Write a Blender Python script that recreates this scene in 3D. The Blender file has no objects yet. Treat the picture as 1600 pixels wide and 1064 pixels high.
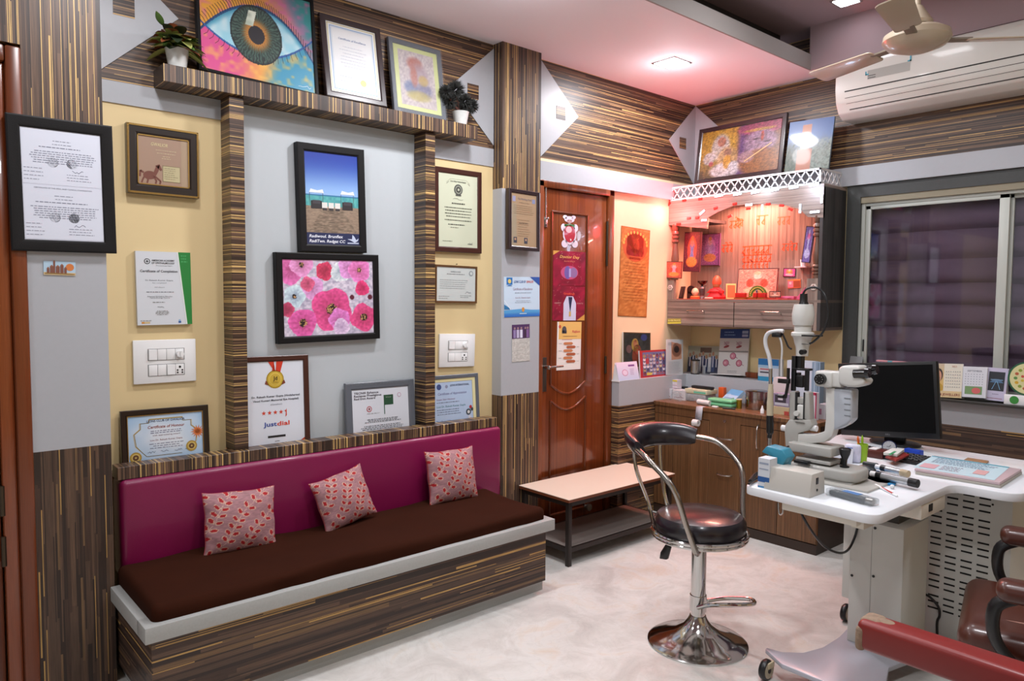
import bpy, bmesh, math, random
import numpy as np
from mathutils import Vector, Matrix
random.seed(7)
rng = np.random.RandomState(5)
scn = bpy.context.scene
COL = scn.collection

# ---------------------------------------------------------------- camera
YAW, PITCH, ROLL, FPX = math.radians(48.925), math.radians(3.308), math.radians(.345), 1142.9
CAMP = Vector((3.08, -4.372, 1.4))
fw = Vector((-math.sin(YAW)*math.cos(PITCH), math.cos(YAW)*math.cos(PITCH), -math.sin(PITCH)))
rt0 = fw.cross(Vector((0, 0, 1))).normalized(); up0 = rt0.cross(fw)
rt = rt0*math.cos(ROLL) + up0*math.sin(ROLL); up = up0*math.cos(ROLL) - rt0*math.sin(ROLL)
cd = bpy.data.cameras.new('camera'); cam = bpy.data.objects.new('camera', cd); COL.objects.link(cam)
cam.matrix_world = Matrix(((rt.x, up.x, -fw.x, CAMP.x), (rt.y, up.y, -fw.y, CAMP.y), (rt.z, up.z, -fw.z, CAMP.z), (0, 0, 0, 1)))
cd.sensor_width = 36; cd.lens = 36*FPX/1600; cd.clip_start = .05
scn.camera = cam

# ---------------------------------------------------------------- world, exposure, lamps
scn.view_settings.view_transform = 'Standard'; scn.view_settings.look = 'None'
scn.view_settings.gamma = 1; scn.view_settings.use_curve_mapping = False
scn.view_settings.exposure = 0.0
w = bpy.data.worlds.new('world'); scn.world = w; w.use_nodes = True
w.node_tree.nodes['Background'].inputs[0].default_value = (.93, .95, 1, 1)
w.node_tree.nodes['Background'].inputs[1].default_value = .5

def area(name, loc, size, power, col=(1, 1, 1), rot=(0, 0, 0), spread=None, sy=None):
    l = bpy.data.lights.new(name, 'AREA'); l.energy = power; l.color = col; l.size = size
    if sy: l.shape = 'RECTANGLE'; l.size_y = sy
    if spread: l.spread = spread
    o = bpy.data.objects.new(name, l); o.location = loc; o.rotation_euler = rot; COL.objects.link(o)
    return o
LAMPS = [(.455, -.885, 2.745, 17), (.8, -2.3, 2.745, 20), (.8, -3.7, 2.745, 11), (.8, -5.2, 2.745, 10)]  # first is the visible downlight; the others are added fill, out of view
for i, (x, y, z, e) in enumerate(LAMPS):
    area('downlight_and_fill', (x, y, z-.02), .14, e, (.97, .97, 1))
    pl = bpy.data.lights.new('ceiling_halo_fill', 'POINT'); pl.energy = e*.12; pl.color = (1, .96, 1); pl.shadow_soft_size = .06  # added bare point below each downlight to brighten the ceiling around it
    po = bpy.data.objects.new('ceiling_halo_fill', pl); po.location = (x, y, z-.14); COL.objects.link(po)
for (x, y, e) in [(1.45, -1.2, 9), (2.2, -2.7, 26), (3.3, -1.2, 12), (2.9, -3.6, 20)]:  # added unseen area lights under the tray ceiling for soft fill
    area('tray_fill', (x, y, 2.96), .3, e, (.95, .96, 1))

# ---------------------------------------------------------------- measuring helpers (photo pixel -> point on a real plane)
def ray(px, py): return fw + rt*((px-800)/FPX) - up*((py-532)/FPX)
def on(ax, v, px, py):
    d = ray(px, py); return CAMP + d*((v-CAMP[ax])/d[ax])
def LX(px, py, x=0.0): return on(0, x, px, py)
def BY(px, py, y=0.0): return on(1, y, px, py)
def DZ(px, py, z): return on(2, z, px, py)

# ---------------------------------------------------------------- colour + materials
def lin(c): return c/12.92 if c <= .04045 else ((c+.055)/1.055)**2.4
def hx(s):
    s = s.lstrip('#'); s = s if len(s) == 6 else ''.join(c*2 for c in s); return tuple(lin(int(s[i:i+2], 16)/255) for i in (0, 2, 4))
MATS = {}
def mat(name, color='#808080', rough=.5, metal=0, coat=0, emit=None, es=0, noise=0, nscale=30, bump=0, bscale=200, spec=.5, trans=0, alpha=1, sheen=0):
    if name in MATS: return MATS[name]
    m = bpy.data.materials.new(name); m.use_nodes = True; nt = m.node_tree; b = nt.nodes['Principled BSDF']
    c = hx(color) if isinstance(color, str) else color
    b.inputs['Base Color'].default_value = (*c, 1); b.inputs['Roughness'].default_value = rough
    b.inputs['Metallic'].default_value = metal; b.inputs['Coat Weight'].default_value = coat
    b.inputs['Coat Roughness'].default_value = .08
    b.inputs['Specular IOR Level'].default_value = spec; b.inputs['Transmission Weight'].default_value = trans
    b.inputs['Alpha'].default_value = alpha; b.inputs['Sheen Weight'].default_value = sheen
    if emit: b.inputs['Emission Color'].default_value = (*hx(emit), 1); b.inputs['Emission Strength'].default_value = es
    tc = nt.nodes.new('ShaderNodeTexCoord')
    if noise:
        n = nt.nodes.new('ShaderNodeTexNoise'); n.inputs['Scale'].default_value = nscale; n.inputs['Detail'].default_value = 5
        nt.links.new(tc.outputs['Object'], n.inputs['Vector'])
        mx = nt.nodes.new('ShaderNodeMix'); mx.data_type = 'RGBA'
        mx.inputs[6].default_value = (*[max(0, k*(1-noise)) for k in c], 1); mx.inputs[7].default_value = (*[min(1, k*(1+noise)) for k in c], 1)
        nt.links.new(n.outputs['Fac'], mx.inputs[0]); nt.links.new(mx.outputs[2], b.inputs['Base Color'])
    if bump:
        n = nt.nodes.new('ShaderNodeTexNoise'); n.inputs['Scale'].default_value = bscale; n.inputs['Detail'].default_value = 3
        nt.links.new(tc.outputs['Object'], n.inputs['Vector'])
        bp = nt.nodes.new('ShaderNodeBump'); bp.inputs['Strength'].default_value = bump; bp.inputs['Distance'].default_value = .003
        nt.links.new(n.outputs['Fac'], bp.inputs['Height']); nt.links.new(bp.outputs[0], b.inputs['Normal'])
    MATS[name] = m
    return m

def grain(name, u, v, stops, S=130, L=.35, rough=.35, thin=True, fine=.28, warp=2.0, coat=0):
    """striped laminate: strips of finite length along u, one colour each; stops = [(threshold, colour)]"""
    if name in MATS: return MATS[name]
    m = bpy.data.materials.new(name); m.use_nodes = True; nt = m.node_tree; N = nt.nodes; K = nt.links
    b = N['Principled BSDF']; b.inputs['Roughness'].default_value = rough; b.inputs['Coat Weight'].default_value = coat
    tc = N.new('ShaderNodeTexCoord')
    def dot(vec):
        d = N.new('ShaderNodeVectorMath'); d.operation = 'DOT_PRODUCT'; K.new(tc.outputs['Object'], d.inputs[0]); d.inputs[1].default_value = vec; return d.outputs['Value']
    def mth(op, a, bb=None, c=None):
        n = N.new('ShaderNodeMath'); n.operation = op
        for i, q in enumerate((a, bb, c)):
            if q is None: continue
            if isinstance(q, (int, float)): n.inputs[i].default_value = q
            else: K.new(q, n.inputs[i])
        return n.outputs[0]
    U, V = dot(u), dot(v)
    n1 = N.new('ShaderNodeTexNoise'); n1.noise_dimensions = '1D'; n1.inputs['Scale'].default_value = 45; n1.inputs['Detail'].default_value = 1
    K.new(V, n1.inputs['W'])
    a = mth('ADD', mth('MULTIPLY', V, S), mth('MULTIPLY', n1.outputs[0], warp*2))
    cell = mth('FLOOR', a); fr = mth('FRACT', a)
    w1 = N.new('ShaderNodeTexWhiteNoise'); w1.noise_dimensions = '1D'; K.new(cell, w1.inputs['W'])
    u2 = mth('ADD', mth('DIVIDE', U, L), mth('MULTIPLY', w1.outputs['Value'], 19))
    cu = mth('FLOOR', u2)
    cb = N.new('ShaderNodeCombineXYZ'); K.new(cell, cb.inputs[0]); K.new(cu, cb.inputs[1])
    w2 = N.new('ShaderNodeTexWhiteNoise'); w2.noise_dimensions = '2D'; K.new(cb.outputs[0], w2.inputs['Vector'])
    val = w2.outputs['Value']
    if thin:   # the light strips are narrower than the brown ones
        inside = mth('LESS_THAN', mth('ABSOLUTE', mth('SUBTRACT', fr, .5)), .30)
        hi = mth('GREATER_THAN', val, stops[-1][0])
        val = mth('SUBTRACT', val, mth('MULTIPLY', mth('MULTIPLY', hi, mth('SUBTRACT', 1, inside)), .62))
    cr = N.new('ShaderNodeValToRGB'); cr.color_ramp.interpolation = 'CONSTANT'
    while len(cr.color_ramp.elements) < len(stops): cr.color_ramp.elements.new(.5)
    for e, (t, c) in zip(cr.color_ramp.elements, stops): e.position = t; e.color = (*hx(c), 1)
    K.new(val, cr.inputs[0])
    cb2 = N.new('ShaderNodeCombineXYZ'); K.new(mth('MULTIPLY', V, 420), cb2.inputs[0]); K.new(mth('MULTIPLY', U, 9), cb2.inputs[1])
    n2 = N.new('ShaderNodeTexNoise'); n2.noise_dimensions = '2D'; n2.inputs['Scale'].default_value = 1; n2.inputs['Detail'].default_value = 3
    K.new(cb2.outputs[0], n2.inputs['Vector'])
    mr = N.new('ShaderNodeMapRange'); mr.inputs[1].default_value = .3; mr.inputs[2].default_value = .7
    mr.inputs[3].default_value = 1-fine; mr.inputs[4].default_value = 1+fine; K.new(n2.outputs[0], mr.inputs[0])
    sc = N.new('ShaderNodeVectorMath'); sc.operation = 'SCALE'; K.new(cr.outputs[0], sc.inputs[0]); K.new(mr.outputs[0], sc.inputs['Scale'])
    K.new(sc.outputs[0], b.inputs['Base Color'])
    MATS[name] = m
    return m
ZST = [(0, '#32241d'), (.24, '#443127'), (.46, '#584233'), (.64, '#6a513f'), (.76, '#7b5f45'), (.83, '#c09a62')]
ZPO = [(0, '#32241d'), (.24, '#443127'), (.46, '#584233'), (.62, '#6a513f'), (.72, '#7b5f45'), (.77, '#c6a368')]
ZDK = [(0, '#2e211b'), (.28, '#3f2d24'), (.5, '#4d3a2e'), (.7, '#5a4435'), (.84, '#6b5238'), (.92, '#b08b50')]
Z_VERT = grain('zebra_wood_vertical', (0, 0, 1), (1, 1, 0), ZPO, S=210, L=.9, rough=.45)
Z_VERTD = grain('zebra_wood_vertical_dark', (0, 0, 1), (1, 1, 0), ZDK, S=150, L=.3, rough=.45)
Z_HOR = grain('zebra_wood_level', (1, 1, 0), (0, 0, 1), ZST, S=230, L=.8, rough=.42)
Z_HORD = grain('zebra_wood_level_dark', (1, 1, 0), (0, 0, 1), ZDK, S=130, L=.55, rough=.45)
Z_POST = grain('zebra_wood_post', (1, 1, 0), (0, 0, 1), ZPO, S=230, L=9, rough=.35)
Z_EDGE = grain('zebra_wood_edge', (1, 0, 1), (0, 1, 0), ZPO, S=200, L=9, rough=.35)
WAL = [(0, '#583c25'), (.3, '#624329'), (.6, '#6b4a2e'), (.85, '#765335')]
WALNUT = grain('walnut_laminate', (0, 0, 1), (1, 1, 0), WAL, S=22, L=3, rough=.38, thin=False, fine=.2, warp=5)
GRW = [(0, '#6a5c55'), (.25, '#776860'), (.5, '#837269'), (.75, '#8c7c72')]
GREYWOOD = grain('grey_oak_laminate', (1, 1, 0), (0, 0, 1), GRW, S=22, L=3, rough=.4, thin=False, fine=.2, warp=4)
GREYWOODV = grain('grey_oak_laminate_vertical', (0, 0, 1), (1, 1, 0), GRW, S=22, L=3, rough=.4, thin=False, fine=.2, warp=4)
GREYWOODD = grain('dark_grey_oak_laminate', (0, 0, 1), (1, 1, 0), [(0, '#2b2a2b'), (.4, '#353334'), (.7, '#3f3c3c')], S=30, L=3, rough=.45, thin=False)
DOORW = [(0, '#6c3013'), (.3, '#753616'), (.6, '#7e3c1a'), (.85, '#86431f')]
DOOR = grain('teak_varnish', (0, 0, 1), (1, 1, 0), DOORW, S=40, L=4, rough=.22, thin=False, fine=.12, warp=3, coat=.5)
DOORD = grain('teak_varnish_dark', (0, 0, 1), (1, 1, 0), [(0, '#5c2a10'), (.4, '#6b3214'), (.8, '#7a3b18')], S=40, L=4, rough=.3, thin=False, fine=.12, warp=3, coat=.2)

GREY = mat('grey_laminate', '#a9acb2', .4, noise=.03, nscale=60)
PANEL = mat('pale_grey_panel', '#b6bdc2', .45, noise=.02, nscale=40)
RIM = mat('grey_texture_laminate', '#a6a8a6', .45, noise=.1, nscale=160)
CREAM = mat('cream_paint', '#d6c091', .6, noise=.02, nscale=20)
PEACH = mat('cream_paint_door_wall', '#e2c9a6', .6, noise=.02, nscale=20)
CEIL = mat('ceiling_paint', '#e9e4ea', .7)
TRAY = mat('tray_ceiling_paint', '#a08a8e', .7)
DARKC = mat('cove_shadow_board', '#2a2728', .8)  # dark colour stands for the shade in the hollow above the slab
WHITE = mat('white_plastic', '#e6e7e8', .35, coat=.2)
OFFW = mat('ivory_plastic', '#ddd8cb', .35, coat=.2)
LGREY = mat('light_grey_enamel', '#c6c5c2', .4, coat=.2)
BLACK = mat('black_plastic', '#101113', .35)
BLACKG = mat('black_gloss', '#0b0b0d', .15, coat=.5)
FRAMEB = mat('black_wood_frame', '#0c0b0d', .5, bump=.15, bscale=300, spec=.25)
FRAMEM = mat('maroon_wood_frame', '#40201a', .3, coat=.3)
FRAMED = mat('dark_brown_frame', '#2c1f22', .25, coat=.5)
GOLD = mat('gold_trim', '#a98548', .3, metal=.8)
CHROME = mat('chrome', '#c9c8c6', .1, metal=1)
STEEL = mat('steel', '#b9b6b2', .25, metal=1)
IRON = mat('dark_iron', '#2d2623', .45, metal=.4)
WHMET = mat('white_powder_coat', '#cfcfc9', .45)
LEATH = mat('black_vinyl', '#17131a', .28, coat=.3)
MAROON = mat('magenta_vinyl', '#7a0f45', .34, coat=.15, bump=.25, bscale=500)
BROWNC = mat('brown_cloth', '#301408', .9, spec=.1, noise=.15, nscale=9)
REDL = mat('red_vinyl', '#7c1f1c', .35, noise=.12, nscale=8)
BRNL = mat('brown_leather', '#4a2318', .33, coat=.2, noise=.1, nscale=20)
WTOP = mat('white_table_laminate', '#dfe3e8', .3, coat=.2)

def attr_mat(name, rough, coat=0):
    m = bpy.data.materials.new(name); m.use_nodes = True; nt = m.node_tree; b = nt.nodes['Principled BSDF']
    a = nt.nodes.new('ShaderNodeAttribute'); a.attribute_name = 'Col'; nt.links.new(a.outputs['Color'], b.inputs['Base Color'])
    b.inputs['Roughness'].default_value = rough; b.inputs['Coat Weight'].default_value = coat; b.inputs['Coat Roughness'].default_value = .05
    return m
PRINT = attr_mat('printed_paper', .55); PRINTG = attr_mat('print_behind_glass', .4, .6); CLOTHP = attr_mat('printed_cloth', .8)

# floor marble
def marble():
    m = bpy.data.materials.new('marble_floor'); m.use_nodes = True; nt = m.node_tree; b = nt.nodes['Principled BSDF']; N = nt.nodes; K = nt.links
    tc = N.new('ShaderNodeTexCoord')
    n = N.new('ShaderNodeTexNoise'); n.inputs['Scale'].default_value = 4.5; n.inputs['Detail'].default_value = 9; n.inputs['Roughness'].default_value = .62; n.inputs['Distortion'].default_value = .9
    K.new(tc.outputs['Object'], n.inputs['Vector'])
    cr = N.new('ShaderNodeValToRGB'); e = cr.color_ramp.elements
    e[0].position = .28; e[0].color = (*hx('#c2c0bc'), 1); e[1].position = .46; e[1].color = (*hx('#d0cec9'), 1)
    q = e.new(.56); q.color = (*hx('#d9d8d4'), 1); q = e.new(.72); q.color = (*hx('#d6cabb'), 1)
    K.new(n.outputs[0], cr.inputs[0])
    n2 = N.new('ShaderNodeTexNoise'); n2.inputs['Scale'].default_value = 7; n2.inputs['Detail'].default_value = 8; n2.inputs['Distortion'].default_value = 2.5
    K.new(tc.outputs['Object'], n2.inputs['Vector'])
    c2 = N.new('ShaderNodeValToRGB'); e = c2.color_ramp.elements; e[0].position = .47; e[0].color = (1, 1, 1, 1); e[1].position = .505; e[1].color = (.74, .74, .74, 1)
    q = e.new(.54); q.color = (1, 1, 1, 1)
    K.new(n2.outputs[0], c2.inputs[0])
    mx = N.new('ShaderNodeMix'); mx.data_type = 'RGBA'; mx.blend_type = 'MULTIPLY'; mx.inputs[0].default_value = .2
    K.new(cr.outputs[0], mx.inputs[6]); K.new(c2.outputs[0], mx.inputs[7]); K.new(mx.outputs[2], b.inputs['Base Color'])
    b.inputs['Roughness'].default_value = .24; b.inputs['Specular IOR Level'].default_value = .5
    return m
MARBLE = marble()

# ---------------------------------------------------------------- mesh builder
def R3(rx=0, ry=0, rz=0): return Matrix.Rotation(rz, 4, 'Z') @ Matrix.Rotation(ry, 4, 'Y') @ Matrix.Rotation(rx, 4, 'X')
class MB:
    def __init__(s): s.bm = bmesh.new(); s.mi = 0; s.mats = []
    def m(s, material):
        if material not in s.mats: s.mats.append(material)
        s.mi = s.mats.index(material); return s
    def _in(s, tmp, M=None):
        me = bpy.data.meshes.new('tmp')
        for f in tmp.faces: f.material_index = s.mi
        if M is not None: tmp.transform(M)
        tmp.to_mesh(me); tmp.free(); s.bm.from_mesh(me); bpy.data.meshes.remove(me); return s
    def box(s, a, b, bev=0, seg=2, M=None):
        t = bmesh.new(); bmesh.ops.create_cube(t, size=1)
        c = [(a[i]+b[i])/2 for i in range(3)]; d = [abs(b[i]-a[i]) for i in range(3)]
        bmesh.ops.scale(t, vec=d, verts=t.verts); bmesh.ops.translate(t, vec=c, verts=t.verts)
        if bev: bmesh.ops.bevel(t, geom=list(t.edges), offset=min(bev, min(d)*.49), segments=seg, profile=.5, affect='EDGES')
        return s._in(t, M)
    def cyl(s, p, q, r, r2=None, seg=20, M=None, cap=True):
        p, q = Vector(p), Vector(q); d = q-p; t = bmesh.new()
        bmesh.ops.create_cone(t, cap_ends=cap, segments=seg, radius1=r, radius2=r if r2 is None else r2, depth=d.length)
        t.transform(Matrix.Translation((p+q)/2) @ d.to_track_quat('Z', 'Y').to_matrix().to_4x4())
        return s._in(t, M)
    def ball(s, c, r, sc=(1, 1, 1), seg=16, M=None, rot=None):
        t = bmesh.new(); bmesh.ops.create_uvsphere(t, u_segments=seg, v_segments=max(8, seg//2), radius=r)
        bmesh.ops.scale(t, vec=sc, verts=t.verts)
        if rot is not None: t.transform(rot)
        bmesh.ops.translate(t, vec=c, verts=t.verts); return s._in(t, M)
    def lathe(s, prof, c=(0, 0, 0), seg=28, M=None, axis='Z'):
        t = bmesh.new(); rings = []
        for (r, z) in prof:
            if r < 1e-6: rings.append([t.verts.new((0, 0, z))])
            else: rings.append([t.verts.new((r*math.cos(2*math.pi*k/seg), r*math.sin(2*math.pi*k/seg), z)) for k in range(seg)])
        for A, B in zip(rings, rings[1:]):
            for k in range(seg):
                k2 = (k+1) % seg
                if len(A) == 1 and len(B) == 1: continue
                if len(A) == 1: t.faces.new((A[0], B[k], B[k2]))
                elif len(B) == 1: t.faces.new((A[k], A[k2], B[0]))
                else: t.faces.new((A[k], A[k2], B[k2], B[k]))
        if len(rings[0]) > 1: t.faces.new(rings[0][::-1])
        if len(rings[-1]) > 1: t.faces.new(rings[-1])
        if axis == 'X': t.transform(Matrix.Rotation(math.pi/2, 4, 'Y'))
        if axis == 'Y': t.transform(Matrix.Rotation(-math.pi/2, 4, 'X'))
        bmesh.ops.recalc_face_normals(t, faces=t.faces)
        bmesh.ops.translate(t, vec=c, verts=t.verts); return s._in(t, M)
    def tube(s, pts, r, seg=10, closed=False, sub=6, M=None, flat=1.0):
        P = [Vector(p) for p in pts]
        if sub > 1 and len(P) > 2: P = smooth_path(P, sub, closed)
        t = bmesh.new(); rings = []; n = len(P); prev = None
        for i, p in enumerate(P):
            a = P[i-1] if (i > 0 or closed) else P[i]; b = P[(i+1) % n] if (i < n-1 or closed) else P[i]
            d = (b-a).normalized()
            if prev is None: x = d.orthogonal().normalized()
            else:
                x = prev - d*prev.dot(d)
                x = x.normalized() if x.length > 1e-6 else d.orthogonal().normalized()
            prev = x; y = d.cross(x)
            rr = r[min(i, len(r)-1)] if isinstance(r, (list, tuple)) else r
            rings.append([t.verts.new(p + x*rr*math.cos(2*math.pi*k/seg) + y*rr*flat*math.sin(2*math.pi*k/seg)) for k in range(seg)])
        for i in range(n if closed else n-1):
            A, B = rings[i], rings[(i+1) % n]
            for k in range(seg): t.faces.new((A[k], A[(k+1) % seg], B[(k+1) % seg], B[k]))
        if not closed: t.faces.new(rings[0][::-1]); t.faces.new(rings[-1])
        bmesh.ops.recalc_face_normals(t, faces=t.faces)
        return s._in(t, M)
    def prism(s, poly, d0, d1, plane='XZ', bev=0, seg=2, M=None):
        """poly in plane, extruded along the third axis from d0 to d1"""
        t = bmesh.new()
        def P(a, b, d): return {'XZ': (a, d, b), 'YZ': (d, a, b), 'XY': (a, b, d)}[plane]
        A = [t.verts.new(P(a, b, d0)) for a, b in poly]; B = [t.verts.new(P(a, b, d1)) for a, b in poly]
        n = len(poly); t.faces.new(A); t.faces.new(B[::-1])
        for i in range(n): t.faces.new((A[i], B[i], B[(i+1) % n], A[(i+1) % n]))
        bmesh.ops.recalc_face_normals(t, faces=t.faces)
        if bev:
            es = [e for e in t.edges if e.calc_face_angle(0) > .35]
            bmesh.ops.bevel(t, geom=es, offset=bev, segments=seg, profile=.5, affect='EDGES')
        return s._in(t, M)
    def faces(s, V, F, M=None):
        t = bmesh.new(); vs = [t.verts.new(v) for v in V]
        for f in F: t.faces.new([vs[i] for i in f])
        return s._in(t, M)
    def build(s, name, parent=None, smooth=True, loc=None, ang=35):
        me = bpy.data.meshes.new(name); s.bm.to_mesh(me); s.bm.free()
        for mm in s.mats: me.materials.append(mm)
        if smooth:
            me.polygons.foreach_set('use_smooth', [True]*len(me.polygons))
            me.set_sharp_from_angle(angle=math.radians(ang))
        o = bpy.data.objects.new(name, me); COL.objects.link(o)
        if parent: o.parent = parent
        if loc: o.location = loc
        return o
def smooth_path(P, sub, closed=False):
    n = len(P); out = []
    g = (lambda i: P[i % n]) if closed else (lambda i: P[max(0, min(n-1, i))])
    for i in range(n if closed else n-1):
        a, b, c, d = g(i-1), g(i), g(i+1), g(i+2)
        for k in range(sub):
            t = k/sub; out.append(.5*((2*b)+(c-a)*t+(2*a-5*b+4*c-d)*t*t+(3*b-a-3*c+d)*t**3))
    if not closed: out.append(P[-1])
    return out
def thing(name, label, cat, loc=(0, 0, 0), rz=0, group=None, M=None):
    o = bpy.data.objects.new(name, None); COL.objects.link(o); o.empty_display_size = .05
    if M is not None: o.matrix_world = M
    else: o.location = loc; o.rotation_euler = (0, 0, rz)
    o['label'] = label; o['category'] = cat
    if group: o['group'] = group
    return o
def tag(o, label, cat, group=None):
    o['label'] = label; o['category'] = cat
    if group: o['group'] = group
    return o
def struct(o): o['kind'] = 'structure'; return o

# ---------------------------------------------------------------- flat prints (ink on paper) as coloured polygons
_font = {}
def glyphs(txt, bold):
    k = (txt, bold)
    if k not in _font:
        cu = bpy.data.curves.new('t', 'FONT'); cu.body = txt; cu.size = 1; cu.resolution_u = 2; cu.offset = .02 if bold else 0
        ob = bpy.data.objects.new('t', cu); COL.objects.link(ob)
        dg = bpy.context.evaluated_depsgraph_get(); me = ob.evaluated_get(dg).to_mesh()
        V = [(v.co.x, v.co.y) for v in me.vertices]; F = [tuple(p.vertices) for p in me.polygons]
        ob.evaluated_get(dg).to_mesh_clear(); bpy.data.objects.remove(ob); bpy.data.curves.remove(cu)
        _font[k] = (V, F)
    return _font[k]
class Art:
    def __init__(s, w, h, bg='#ffffff'):
        s.w, s.h = w, h; s.V = []; s.F = []; s.C = []
        if bg: s.rect(0, 0, 1, 1, bg, 0)
    def _c(s, c): return hx(c) if isinstance(c, str) else c
    def poly(s, pts, col, l=1):       # pts in 0..1 units of width/height
        n = len(s.V); c = s._c(col)
        for (x, y) in pts: s.V.append(((x-.5)*s.w, -.0005*l, (y-.5)*s.h)); s.C.append(c)
        s.F.append(tuple(range(n, n+len(pts))))
    def rect(s, x0, y0, x1, y1, col, l=1): s.poly([(x0, y0), (x1, y0), (x1, y1), (x0, y1)], col, l)
    def box(s, x0, y0, x1, y1, t, col, l=1):
        tx, ty = t/s.w, t/s.h
        s.rect(x0, y0, x1, y0+ty, col, l); s.rect(x0, y1-ty, x1, y1, col, l); s.rect(x0, y0, x0+tx, y1, col, l); s.rect(x1-tx, y0, x1, y1, col, l)
    def ell(s, cx, cy, rx, ry=None, col='#000000', l=1, seg=20, ang=0):
        ry = rx*s.w/s.h if ry is None else ry
        ca, sa = math.cos(ang), math.sin(ang); P = []
        for k in range(seg):
            a = 2*math.pi*k/seg; x, y = rx*s.w*math.cos(a), ry*s.h*math.sin(a)
            P.append((cx+(x*ca-y*sa)/s.w, cy+(x*sa+y*ca)/s.h))
        s.poly(P, col, l)
    def star(s, cx, cy, r, col, l=1, n=5, k=.42):
        s.poly([(cx+r*(1 if i % 2 == 0 else k)*math.sin(math.pi*i/n), cy+r*s.w/s.h*(1 if i % 2 == 0 else k)*math.cos(math.pi*i/n)) for i in range(2*n)], col, l)
    def line(s, pts, t, col, l=1):
        for (a, b), (c, d) in zip(pts, pts[1:]):
            dx, dy = (c-a)*s.w, (d-b)*s.h; L = math.hypot(dx, dy) or 1; nx, ny = -dy/L*t/2/s.w, dx/L*t/2/s.h
            s.poly([(a+nx, b+ny), (a-nx, b-ny), (c-nx, d-ny), (c+nx, d+ny)], col, l)
    def text(s, txt, cx, cy, h, col='#222222', l=2, align='c', bold=False, wid=None, shear=0):
        """h = cap height in units of art height; wid = wanted width in units of art width"""
        V, F = glyphs(txt, bold)
        if not V: return
        x0, x1 = min(v[0] for v in V), max(v[0] for v in V)
        sy = h*s.h/.72; sx = sy if wid is None else wid*s.w/(x1-x0)
        wd = (x1-x0)*sx/s.w; ox = cx - (wd/2 if align == 'c' else 0 if align == 'l' else wd)
        n = len(s.V); c = s._c(col)
        for (x, y) in V: s.V.append(((ox-.5)*s.w+(x-x0+shear*y)*sx, -.0005*l, (cy-.5)*s.h+(y-.36)*sy)); s.C.append(c)
        s.F += [tuple(i+n for i in f) for f in F]
    def words(s, x0, x1, y0, y1, rows, h, col='#555555', l=2, center=False, fill=.9):
        """rows of print too small to read in the photograph"""
        for r in range(rows):
            y = y0+(y1-y0)*(r/(rows-1) if rows > 1 else 0); a, b = x0, x1
            wd = (b-a)*random.uniform(fill-.25, fill)
            if center: a = (x0+x1)/2-wd/2
            x = a
            while x < a+wd:
                k = random.uniform(.015, .06); s.rect(x, y-h/2, min(x+k, a+wd), y+h/2, col, l); x += k+.012
    def scrawl(s, x, y, w, h, col='#2a2f55', l=2, t=.0012):
        s.line([(x+w*i/7, y+h*random.uniform(-1, 1)) for i in range(8)], t, col, l)
    def raster(s, fn, nx, ny, x0=0, y0=0, x1=1, y1=1, l=1):
        """fn(u, v) on arrays 0..1 -> (n,3) sRGB 0..1 colours"""
        u, v = np.meshgrid(np.linspace(0, 1, nx), np.linspace(0, 1, ny)); c = np.clip(fn(u, v), 0, 1)
        c = np.where(c <= .04045, c/12.92, ((c+.055)/1.055)**2.4); n = len(s.V)
        X = (x0+(x1-x0)*u-.5)*s.w; Y = (y0+(y1-y0)*v-.5)*s.h
        s.V += [(float(a), -.0005*l, float(b)) for a, b in zip(X.ravel(), Y.ravel())]; s.C += [tuple(map(float, k)) for k in c.reshape(-1, 3)]
        s.F += [(n+j*nx+i, n+j*nx+i+1, n+(j+1)*nx+i+1, n+(j+1)*nx+i) for j in range(ny-1) for i in range(nx-1)]
    def build(s, name, parent, y=0, material=None, M=None, thick=0):
        me = bpy.data.meshes.new(name); V = list(s.V); F = list(s.F); C = list(s.C)
        if thick:      # a board or card body behind the print
            n = len(V); a, b = s.w/2, s.h/2; c0 = C[0]
            V += [(-a, 0, -b), (a, 0, -b), (a, 0, b), (-a, 0, b), (-a, thick, -b), (a, thick, -b), (a, thick, b), (-a, thick, b)]; C += [c0]*8
            F += [tuple(n+i for i in f) for f in ((4, 5, 1, 0), (5, 6, 2, 1), (6, 7, 3, 2), (7, 4, 0, 3), (7, 6, 5, 4))]
        me.from_pydata([(p[0], p[1]+y, p[2]) for p in V], [], F); me.materials.append(material or PRINT)
        at = me.color_attributes.new('Col', 'FLOAT_COLOR', 'POINT')
        at.data.foreach_set('color', np.array([(*c, 1) for c in C], dtype=np.float32).ravel())
        o = bpy.data.objects.new(name, me); COL.objects.link(o)
        if parent: o.parent = parent
        if M is not None: o.matrix_world = M
        return o
def noise2(u, v, f, seed=0):
    r = np.random.RandomState(seed); G = r.rand(64, 64); x, y = u*f, v*f
    xi, yi = np.floor(x).astype(int), np.floor(y).astype(int); a, b = x-xi, y-yi; a, b = a*a*(3-2*a), b*b*(3-2*b)
    g = lambda i, j: G[i % 64, j % 64]
    return (g(xi, yi)*(1-a)*(1-b)+g(xi+1, yi)*a*(1-b)+g(xi, yi+1)*(1-a)*b+g(xi+1, yi+1)*a*b)
def rgb(h): h = h.lstrip('#'); return np.array([int(h[i:i+2], 16)/255 for i in (0, 2, 4)])
def mixc(a, b, t): return a*(1-t[..., None]) + b*t[..., None]
def sstep(a, b, x): t = np.clip((x-a)/(b-a), 0, 1); return t*t*(3-2*t)

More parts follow.
